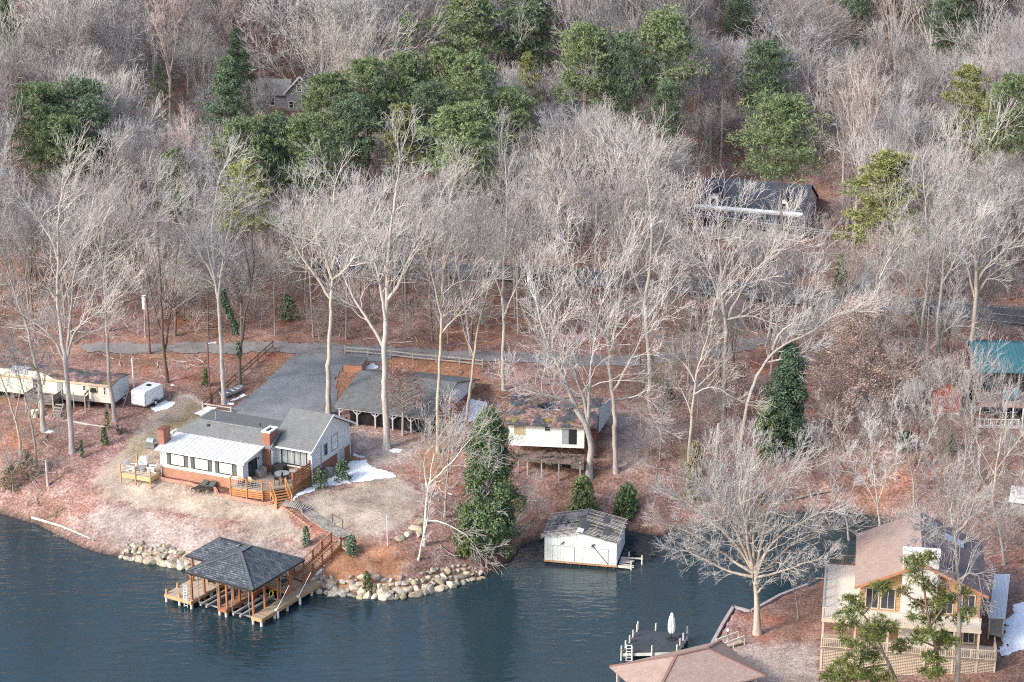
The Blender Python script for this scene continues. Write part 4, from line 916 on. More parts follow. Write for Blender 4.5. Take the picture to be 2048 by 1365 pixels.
# ================================================================ CARGO TRAILER
t = begin(TR, 'cargo_trailer', 'white enclosed cargo trailer with rounded roof front standing on leaves', 'trailer', 6.1)
tw = mat('white_trailer_panels',(.80,.80,.79),.4,.03,.6,5,bump=.02)
pr = [(0,6.4),(3.1,6.4),(3.1,7.55),(3.02,7.72),(2.85,7.8),(.3,7.78),(.08,7.72),(0,7.6)]
b = HB(t); b.extr([(-1.7,v,z) for v,z in pr],(1.7,0,0)); bd = b.build('body', tw)
b = HB(t); b.box(-1.62,-.08,-.03,0,6.5,7.55); b.build('rear_door', tw)
b = HB(t); b.box(0,.03,2.15,2.8,6.5,7.5); d_ = b.build('side_door', tw); b = HB(t); b.box(.03,.05,2.2,2.26,6.95,7.05); b.build('handle', blackm, d_)
b = HB(t)
for v in (0.02,3.06): b.box(-.01,.035,v-.04,v+.04,6.4,7.6)
b.box(0,.035,0,3.1,6.4,6.5); b.box(-1.7,0,-.04,0,6.4,6.48); b.build('edge_trim', greymetal)
b = HB(t); b.box(-1.1,-.7,1.7,2.1,7.79,7.88); b.build('roof_vent', blackm)
for u in (.08,-1.78):
    b = HB(t); b.cyl((u-.09,1.5,6.38),(u+.09,1.5,6.38),.29,n=16); wl = b.build('wheel', black); b = HB(t); b.cyl((u-.1,1.5,6.38),(u+.1,1.5,6.38),.15,n=12); b.build('rim', trim, wl)
b = HB(t); b.extr([(.0,1.1,6.5),(.0,1.2,6.75),(.0,1.8,6.75),(.0,1.9,6.5),(.0,1.82,6.5),(.0,1.75,6.7),(.0,1.25,6.7),(.0,1.18,6.5)],(.22,0,0)); b.build('fender', greymetal)
b = HB(t); b.beam((-1.5,3.0,6.35),(-.85,4.2,6.3),.08); b.beam((-.2,3.0,6.35),(-.85,4.2,6.3),.08); b.cyl((-.85,4.1,6.05),(-.85,4.1,6.7),.05); b.build('hitch', blackm); t.scale = (1.04,1.04,1.13)
# ================================================================ TEAL-ROOFED HOUSE, red shed, shed behind the log house, far house
t = begin(TE, 'teal_roof_house', 'two-storey dark house with teal metal roof and deep porches at right', 'house', 5.2)
b = HB(t); b.slab([(-.1,1.2,11.55),(13,1.2,11.55),(13,7.0,12.75),(-.1,7.0,12.75)],.12); b.slab([(-.1,7.0,12.75),(13,7.0,12.75),(13,11,11.8),(-.1,11,11.8)],.12); b.build('roof', stripes('teal_metal_roof',(.045,.145,.17),'x',.4,.12,.6,.12,.45))
b = HB(t); b.box(.2,12.8,3.4,10.5,5.2,11.5); b.build('wall', mat('dark_brown_siding',(.13,.085,.075),.85,.2))
b = HB(t); b.box(.2,12.8,0,3.4,8.35,8.54); b.box(.1,12.8,-.06,0,8.2,8.6); b.build('upper_deck', mat('pinkish_deck',(.45,.33,.28),.8))
b = HB(t); b.box(0,12.8,-.2,3.4,6.0,6.18); b.build('lower_deck', pale_wood)
railing(t,[(.0,-.2),(4.2,-.2)],6.18,trim,.8,.4)
for u in (.3,2.9,3.6,4.6,5.6,7.5): b = HB(t); b.box(u-.06,u+.06,.0,.12,5.0 if u<1 else 6.1,8.25); b.build('porch_post', trim)
for u in (.4,4.2,8.2): b = HB(t); b.box(u-.07,u+.07,1.4,1.55,8.54,11.5); b.build('roof_post', grey_wood)
for a0,a1 in ((1.0,2.6),(3.4,5.2),(6,7.6)): win(t,'v',3.4,a0,a1,6.3,7.9,blackm,glass,(1,0),.08,.05); win(t,'v',3.4,a0,a1,8.8,10.8,blackm,glass,(1,0),.08,.05)
b = HB(t)
for k in range(9): b.box(4.3+k*.42,4.75+k*.42,-2.2,-.25,5.95-k*.2,6.03-k*.2)
b.beam((4.2,-2.2,6.1),(8.2,-2.2,4.2),.08,.3); b.build('stairs', pale_wood)
b = HB(t); b.box(-.9,-.3,4.0,4.6,5.0,10.6); b.build('chimney', mat('grey_stone_chimney',(.4,.36,.33),.9,.25))
for i,(u,v) in enumerate(((4.1,1.4),(3.1,.9))):
    p = TE.w(u,v)
    if i == 0:
        ct = thing('deck_chair', 'teal chair on the upper deck of the teal-roofed house, nearer the wall', 'chair', (p[0],p[1],8.54), -4, 'teal chairs on the upper deck')
        tm = mat('teal_plastic',(.16,.42,.47),.5); b = MB(); b.box(-.3,.3,-.3,.3,.3,.38); b.build('seat', tm, ct); b = MB(); b.slab([(-.3,.25,.38),(.3,.25,.38),(.3,.5,1.0),(-.3,.5,1.0)],.05); b.build('backrest', tm, ct)
        for x in (-.27,.27):
            for y in (-.27,.27): b = MB(); b.box(x-.03,x+.03,y-.03,y+.03,0,.3); b.build('leg', tm, ct)
        proto = ct
    else:
        c = copy_tree(proto); c.location = (p[0],p[1],8.54); c['label'] = 'teal chair on the upper deck of the teal-roofed house, nearer the edge'
t = begin(SH, 'red_shed', 'small bright red shed with a brown roof on a stone base', 'shed', 5.5)
redw = stripes('red_boards',(.50,.10,.06),'x',.2,.08,.6,.12,.7)
b = HB(t); b.extr([(-1.5,0,6.1),(1.45,0,6.1),(1.45,0,8.6),(0,0,9.6),(-1.5,0,8.6)],(0,3.6,0)); b.build('wall', redw)
b = HB(t); b.slab([(-1.8,-.2,8.42),(0,-.2,9.7),(0,3.8,9.7),(-1.8,3.8,8.42)],.1); b.slab([(0,-.2,9.7),(1.75,-.2,8.42),(1.75,3.8,8.42),(0,3.8,9.7)],.1); b.build('roof', mat('tan_brown_roof',(.33,.24,.20),.9,.2))
b = HB(t); b.box(-1.4,1.35,.1,3.5,5.0,6.1); b.build('stone_base', mat('grey_stone_base',(.34,.3,.28),.95,.35,2,5))
b = HB(t); b.box(.7,1.35,-.05,0,6.15,6.4); b.build('meter_panel', trim)
b = HB(t); b.box(-.45,.4,-.04,0,6.2,8.0); b.build('door', mat('dark_red_door',(.36,.06,.04),.6))
p = P(2044,1062,2.6); q_ = T(p[0],p[1])
t = thing('white_roof_shed', 'low shed with a white metal roof among bare trees right of the log house', 'shed', (p[0],p[1],q_), -18)
b = MB(); b.box(-1.2,3.5,0,2.2,-1,1.4); b.build('wall', grey_wood, t); b = MB(); b.slab([(-1.4,-.3,1.45),(3.7,-.3,1.45),(3.7,2.4,2.0),(-1.4,2.4,2.0)],.08); b.build('roof', metal_white, t)
t = begin(FA, 'grey_house', 'distant grey gabled house with white trim half hidden by forest', 'house', 18.0)
gs = stripes('grey_lap_siding',(.40,.39,.39),'z',.2,.14,.75,.06)
b = HB(t); b.extr([(-1.2,0,17.5),(3.1,0,17.5),(3.1,0,20.9),(1.1,0,23.2),(-1.2,0,20.9)],(0,7,0)); b.build('gable_wall', gs)
b = HB(t); b.box(-6.5,-1.2,1,6,17.5,20.4); b.build('wing_wall', gs)
roofpart(t,[[(-6.8,.6,20.3),(-1.2,.6,20.3),(-1.2,3.5,22.2),(-6.8,3.5,22.2)],[(-6.8,3.5,22.2),(-1.2,3.5,22.2),(-1.2,6.4,20.3),(-6.8,6.4,20.3)],[(-1.5,-.3,20.7),(1.1,-.3,23.4),(1.1,7.3,23.4),(-1.5,7.3,20.7)],[(1.1,-.3,23.4),(3.4,-.3,20.7),(3.4,7.3,20.7),(1.1,7.3,23.4)]],'roof',mat('grey_far_roof',(.3,.29,.29),.9))
b = HB(t); b.beam((-1.5,-.33,20.6),(1.1,-.33,23.3),.06,.25); b.beam((3.4,-.33,20.6),(1.1,-.33,23.3),.06,.25); b.build('bargeboard', trim)
for u,z in ((-.4,18.5),(1.6,18.9),(.9,21.0)): win(t,'v',0,u-.4,u+.4,z,z+1.1,trim,glass,(0,1),.1,.06)
for u in (-5.4,-3.6): win(t,'v',1,u-.45,u+.45,18.6,19.9,trim,glass,(0,1),.1,.06)
# ================================================================ TREES
def tubes(branches, k_of):
    """[(pts (n,3), radii (n,))] -> triangles/quads of tapered tubes"""
    VV = []; FF = []; n0 = 0
    for pts, rad, k in branches:
        pts = np.asarray(pts, float); n = len(pts); tan = np.gradient(pts, axis=0); tan /= np.linalg.norm(tan, axis=1)[:,None]+1e-9
        ref = np.array([.31,.87,.38]) if abs(tan[0] @ np.array([.31,.87,.38])) < .9 else np.array([1.,0,0])
        a = np.cross(tan, ref); a /= np.linalg.norm(a, axis=1)[:,None]+1e-9; b = np.cross(tan, a)
        ph = np.arange(k)*2*math.pi/k; cs, sn = np.cos(ph), np.sin(ph)
        V = pts[:,None,:]+np.asarray(rad)[:,None,None]*(a[:,None,:]*cs[None,:,None]+b[:,None,:]*sn[None,:,None])
        i = np.arange(n*k).reshape(n, k)+n0; j = np.roll(i, -1, 1)
        FF.append(np.stack([i[:-1], j[:-1], j[1:], i[1:]], -1).reshape(-1, 4)); VV.append(V.reshape(-1, 3)); n0 += n*k
    return np.concatenate(VV), np.concatenate(FF)
def unit(v): return v/(np.linalg.norm(v)+1e-9)
class TP:
    """branching habit"""
    def __init__(s, **k):
        s.seg=[10,7,4,3,2]; s.wob=[.05,.10,.14,.18,.2]; s.trop=[.05,.10,.08,.05,.04]; s.nch=[11,7,6,5,0]; s.t0=[.42,.22,.2,.2,0]
        s.ang=[42,40,42,45,0]; s.lr=[.55,.42,.45,.5,0]; s.rr=[.42,.42,.5,.6,0]; s.maxl=4; s.rmin=.011; s.k=[7,5,3,3,3]; s.up=.0
        s.__dict__.update(k)
def spawn(rng, pts, rad, L, level, out, tp, t0=None, n=None, lscale=1.0):
    n = tp.nch[level] if n is None else n; t0 = tp.t0[level] if t0 is None else t0
    seg = np.r_[0, np.cumsum(np.linalg.norm(np.diff(pts, axis=0), axis=1))]; az = rng.uniform(0, 6.28)
    for j in range(n):
        t = t0+(1-t0)*(j+rng.uniform(.1,.9))/n; s = t*seg[-1]; p = np.array([np.interp(s, seg, pts[:,c]) for c in range(3)]); i = min(np.searchsorted(seg, s), len(pts)-1)
        tan = unit(pts[i]-pts[i-1]); r = np.interp(s, seg, rad); az += 2.4+rng.uniform(-.5,.5)
        ref = np.cross(tan, [0.2,.1,1]) if abs(tan[2]) < .97 else np.cross(tan, [1.,0,0]); ref = unit(ref); b = np.cross(tan, ref)
        ang = math.radians(tp.ang[level]*rng.uniform(.7,1.25)); d = unit(tan*math.cos(ang)+(ref*math.cos(az)+b*math.sin(az))*math.sin(ang)+np.array([0,0,tp.up]))
        l = L*tp.lr[level]*(1.05-.55*t if level == 0 else 1.1-.55*t)*rng.uniform(.75,1.2)*lscale
        grow(rng, p, d, l, max(r*tp.rr[level]*rng.uniform(.75,1.1), tp.rmin), level+1, out, tp)
def grow(rng, p0, d, L, r0, level, out, tp):
    n = tp.seg[level]; pts = [p0]; dr = d
    for i in range(n):
        dr = unit(dr+rng.normal(0, tp.wob[level], 3)+np.array([0,0,tp.trop[level]])); pts.append(pts[-1]+dr*L/n)
    pts = np.array(pts); rad = np.maximum(np.linspace(r0, r0*(.28 if level < 3 else .5), n+1), tp.rmin*.6)
    out[level].append((pts, rad, tp.k[level]))
    if level < tp.maxl and tp.nch[level]: spawn(rng, pts, rad, L, level, out, tp)
def fork_out(rng, p, d, L, r, lev, maxl, out, rmin, spread=24, ratio=.82, up=.10, wob=.07, twigs=3, k=3, l0=1):
    """limb that forks again and again into an ascending fan"""
    n = 3 if lev < 3 else 2; pts = [p]; dr = d
    for i in range(n):
        dr = unit(dr+rng.normal(0, wob, 3)+np.array([0,0,up*.6])); pts.append(pts[-1]+dr*L/n)
    r1 = max(r*.78, rmin); out[min(l0+lev//2, 4)].append((np.array(pts), np.linspace(max(r, rmin), r1, n+1), 5 if r > .06 else k))
    if lev >= maxl:
        for _ in range(twigs):
            q = pts[-1] if rng.uniform() < .5 else pts[-2]+(pts[-1]-pts[-2])*rng.uniform(.1,.9); dd = unit(dr+rng.normal(0,.42,3)+np.array([0,0,.1])); l = L*rng.uniform(.6,1.1)
            out[4].append((np.array([q, q+dd*l*.5+rng.normal(0,.04,3)*l, q+unit(dd+rng.normal(0,.2,3))*l]), np.array([rmin, rmin*.9, rmin*.6]), 3))
        return
    m = 3 if rng.uniform() < .28 else 2; az = rng.uniform(0, 6.28); ref = np.cross(dr, [.13,.21,1.]) if abs(dr[2]) < .95 else np.cross(dr, [1.,0,0]); ref = unit(ref); b = np.cross(dr, ref)
    for j in range(m):
        an = math.radians(spread*rng.uniform(.45,1.35)) if not (j == 0 and rng.uniform() < .5) else math.radians(spread*.3); az += 2*math.pi/m+rng.uniform(-.5,.5)
        dd = unit(dr*math.cos(an)+(ref*math.cos(az)+b*math.sin(az))*math.sin(an)+np.array([0,0,up]))
        fork_out(rng, pts[-1], dd, L*ratio*rng.uniform(.8,1.15), r1*(.80 if j == 0 else .64), lev+1, maxl, out, rmin, spread, ratio, up, wob, twigs, k, l0)
    if lev >= 1 and rng.uniform() < .55:   # small side shoot
        q = pts[1]; dd = unit(dr+rng.normal(0,.6,3)); fork_out(rng, q, dd, L*.6, r*.35, max(lev+2, maxl-1), maxl, out, rmin, spread, ratio, up, wob, twigs, k, l0)
def bare_tree(seed, H, fork=.4, limbs=4, open_=34, spread=22, maxl=6, rmin=.026, L0=.15, ratio=.84, up=.09, twigs=3, rr=.0115):
    rng = np.random.default_rng(seed); out = [[] for _ in range(6)]; n = 7; r0 = rr*H; hf = fork*H; pts = []; x = np.zeros(2); v = rng.normal(0,.02,2)
    for i in range(n+1):
        pts.append([x[0], x[1], hf*i/n]); v = v*.7+rng.normal(0,.02,2); x = x+v*hf/n
    pts = np.array(pts); pts[0,2] = -.4; rad = r0*np.interp(np.linspace(0,1,n+1), [0,.12,1], [1.3,1,.8]); out[0].append((pts, rad, 7)); az = rng.uniform(0,6.28)
    top = unit(pts[-1]-pts[-2])
    for j in range(limbs):
        az += 2*math.pi/limbs+rng.uniform(-.5,.5); an = math.radians(open_*rng.uniform(.5,1.2)) if j else math.radians(6); t = 1 if j < 3 else rng.uniform(.72,1); p = pts[0]+(pts[-1]-pts[0])*t if t < 1 else pts[-1]
        if t < 1: p = np.array([np.interp(t*hf, pts[:,2], pts[:,c]) for c in range(3)])
        d = unit(np.array([math.cos(az)*math.sin(an), math.sin(az)*math.sin(an), math.cos(an)])+top*.2)
        fork_out(rng, p, d, H*L0*rng.uniform(.85,1.15), r0*(.62 if j == 0 else .48), 0, maxl, out, rmin, spread, ratio, up, .07, twigs)
    for j in range(4):    # a few low side shoots
        t = rng.uniform(.45,.98); p = np.array([np.interp(t*hf, pts[:,2], pts[:,c]) for c in range(3)]); a_ = rng.uniform(0,6.28); fork_out(rng, p, unit(np.array([math.cos(a_),math.sin(a_),.5])), H*.06, r0*.16, 3, maxl, out, rmin, 30, .8, .05, .1, 2, l0=1)
    return out
def split_mesh(name, out, mt, mc):
    a = tubes(out[0]+out[1], None); b = tubes(out[2]+out[3]+out[4], None)
    return np_mesh(name+'_trunk', *a, mt, True), np_mesh(name+'_crown', *b, mc, False)
def bark(name, lo, hi, rnd=.15):
    if name in MATS: return MATS[name]
    t = NT(name); o = t.obj(); n = t.noise(t.mapping(o,(3,3,.6)), 1.6, 5); n2 = t.noise(o, .35, 3)
    c = t.ramp(t.math('ADD', t.math('MULTIPLY', n, .6), t.math('MULTIPLY', n2, .4)), [(.35, lo), (.62, hi)])
    r = t.node('ShaderNodeObjectInfo').outputs['Random']; h = t.node('ShaderNodeHueSaturation'); t.l.new(c, h.inputs['Color'])
    t.l.new(t.math('ADD', t.math('MULTIPLY', r, 2*rnd), 1-rnd), h.inputs['Value']); t.l.new(t.math('ADD', t.math('MULTIPLY', t.math('FRACT', t.math('MULTIPLY', r, 7.31)), .035), .4825), h.inputs['Hue']); t.l.new(t.math('ADD', t.math('MULTIPLY', t.math('FRACT', t.math('MULTIPLY', r, 3.77)), .9), .6), h.inputs['Saturation']); t.bump(n, .5, .04)
    MATS[name] = t.out(h.outputs[0], .9, 0, .1); return MATS[name]
bk_pale = bark('pale_bark', (.30,.26,.22), (.55,.49,.43)); bk_grey = bark('grey_bark', (.22,.20,.18), (.42,.385,.35)); bk_dark = bark('dark_bark', (.10,.08,.07), (.22,.18,.155)); bk_pine = bark('pine_bark', (.13,.09,.075), (.28,.205,.17))
bk_white = bark('white_bark', (.46,.42,.36), (.74,.70,.63))
tw_pale = bark('pale_twigs', (.33,.31,.295), (.53,.50,.475), .25); tw_grey = bark('grey_twigs', (.24,.225,.222), (.40,.378,.37), .28); tw_warm = bark('warm_twigs', (.28,.235,.22), (.45,.39,.365), .25)
# --- prototypes (never linked by themselves)
NEAR = []
FARP = []
for i in range(12):
    o_ = bare_tree(200+i, 20, [.30,.42,.36,.5][i%4], [5,4,6,4][i%4], [40,28,34,24][i%4], [25,20,23,18][i%4], 5, .019, [.165,.15,.16,.135][i%4], .84, [.06,.10,.08,.12][i%4], 4)
    FARP.append(split_mesh('forest_hardwood', o_, bk_grey if i%3 else bk_pale, [tw_pale,tw_grey,tw_pale,tw_warm][i%4]))
tw_dark = bark('dark_twigs', (.17,.15,.145), (.31,.28,.27), .25)
for i in range(5):
    o_ = bare_tree(500+i, 20, [.35,.45,.25][i%3], [9,7,8][i%3], [62,50,55][i%3], 30, 5, .019, [.105,.12,.11][i%3], .86, [.03,.06,.05][i%3], 3)
    FARP.append(split_mesh('forest_hardwood', o_, bk_grey if i%2 else bk_dark, [tw_dark,tw_grey,tw_warm][i%3]))
THIN = [split_mesh('slim_hardwood', bare_tree(400+i, 19, [.42,.3,.5][i%3], [4,5,3][i%3], 30, 24, 4, .017, .15, .85, .09, 4, .008), [bk_dark,bk_grey,bk_grey][i%3], [tw_grey,tw_pale,tw_warm][i%3]) for i in range(6)]
SAP = [split_mesh('sapling', bare_tree(300+i, 6, [.12,.2,.08][i%3], [5,4,6][i%3], 42, 28, 3, .010, .2, .85, .05, 3, .007), bk_grey, [tw_warm,tw_grey,tw_warm][i%3]) for i in range(5)]
def place_tree(meshes, x, y, s, label=None, group=None, rot=None, name='bare_tree', cat='tree', zs=None, z=None, tilt=0):
    t = thing(name, label, cat, (x, y, (T(x, y) if z is None else z)-.05), 0, group)
    t.rotation_euler = (RNG.uniform(-.04,.04)+0, RNG.uniform(-.04,.04)+tilt, RNG.uniform(0, 6.28) if rot is None else rot); t.scale = (s, s, s*(zs or 1))
    raw_obj('trunk', meshes[0], t); raw_obj('crown', meshes[1], t); return t
def height_for(x, y, ytop):
    z0 = T(x, y); lo, hi = 2, 45
    for _ in range(30):
        m = (lo+hi)/2
        if proj((x, y, z0+m))[1] > ytop: lo = m
        else: hi = m
    return lo
def spot_for_top(px, ytop, h):
    """ground spot on the column of px where a tree of height h tops out at ytop"""
    best = None
    for Y in np.arange(165, 420, .5):
        r = ray(px, 600); x = 0
        for _ in range(6):
            z = T(x, Y)+h*.7; d = Y*CP-(z-CAMH)*SP; x = (px-1024)/FPX*d
        y = proj((x, Y, T(x, Y)+h))[1]
        if y <= ytop: return x, Y
    return x, Y
# --- trees read one by one from the photograph: trunk and main limbs traced, then branched out
def traced_tree(base, limbs, r0, label, mats=(bk_pale, tw_pale), seed=1, name='bare_tree', group=None, dens=1.0, tp=None, deep=3.0, sub=1.0, cat='tree', leaves=None):
    g = G(*base); rng = np.random.default_rng(seed); tp = tp or TP(nch=[0,7,6,4,0], rmin=.016); out = [[] for _ in range(6)]
    t = thing(name, label, cat, tuple(g), 0, group); first = None
    for li, L in enumerate(limbs):
        pp = L; dep = 0 if li == 0 else rng.uniform(-deep, deep); k = len(pp); w = []
        for i, (px, py) in enumerate(pp):
            Y = g[1]+ (dep*i/(k-1) if li else rng.uniform(-.15,.15)*i*.5); r = ray(px, py); w.append(r*(Y/r[1])+np.array([0,0,CAMH])-g)
        w = np.array(w)
        if li == 0: w[0] = [0,0,-.4]; first = w
        else:   # start on the trunk / parent limb
            if leaves is None: pass
            j = np.argmin(np.linalg.norm(first-w[0], axis=1)); w[:,1] += 0
        # densify with slight wobble
        seg = np.r_[0, np.cumsum(np.linalg.norm(np.diff(w, axis=0), axis=1))]; n = max(int(seg[-1]/.8), 3); s = np.linspace(0, seg[-1], n)
        q = np.stack([np.interp(s, seg, w[:,c]) for c in range(3)], -1)
        q[1:-1] = (q[:-2]+2*q[1:-1]+q[2:])/4; q[1:-1] += rng.normal(0, .035, (n-2,3))
        ra = r0*(1 if li == 0 else .40 if base[0] == 1515 else .55); rb = r0*(.22 if li == 0 else .12)
        rad = np.linspace(ra, rb, n); 
        if li == 0: rad[0] *= 1.5; rad[1] *= 1.12 if n > 4 else 1
        rad = np.maximum(rad, tp.rmin); out[0 if li == 0 else 1].append((q, rad, 7 if li == 0 else 5))
        L = seg[-1]
        LL = seg[-1]; t0 = .5 if (li == 0 and len(limbs) > 1) else (.22 if li else .35); nb = int((LL*(1-t0))/ (.95 if r0 > .15 else .75)*dens)+2; az = rng.uniform(0,6.28)
        for j in range(nb):
            f = t0+(1-t0)*(j+rng.uniform(.1,.9))/nb; p_ = np.array([np.interp(f*LL, s, q[:,c]) for c in range(3)]); i_ = min(max(np.searchsorted(s, f*LL), 1), n-1); tan = unit(q[i_]-q[i_-1]); az += 2.4+rng.uniform(-.5,.5)
            ref = unit(np.cross(tan, [.2,.1,1.]) if abs(tan[2]) < .96 else np.cross(tan, [1.,0,0])); b_ = np.cross(tan, ref); an = math.radians(rng.uniform(28,58)); d_ = unit(tan*math.cos(an)+(ref*math.cos(az)+b_*math.sin(az))*math.sin(an)+np.array([0,0,.12]))
            fork_out(rng, p_, d_, min(LL*.16, 1.5)*(1.15-.5*f)*rng.uniform(.7,1.2)*sub*1.15, max(np.interp(f*LL, s, rad)*.42, .018), 2, 5, out, .0125, 27, .86, .05, .12, 2, l0=1)
        for _ in range(3): fork_out(rng, q[-1], unit(q[-1]-q[-2]+rng.normal(0,.3,3)), min(LL*.15,1.3)*sub*1.2, rad[-1]*.8, 2, 5, out, .0125, 25, .86, .07, .1, 2, l0=1)
    a, b = split_mesh(name, out, *mats); raw_obj('trunk', a, t); raw_obj('crown', b, t); return t
gt = 'bare trees around the lake houses'
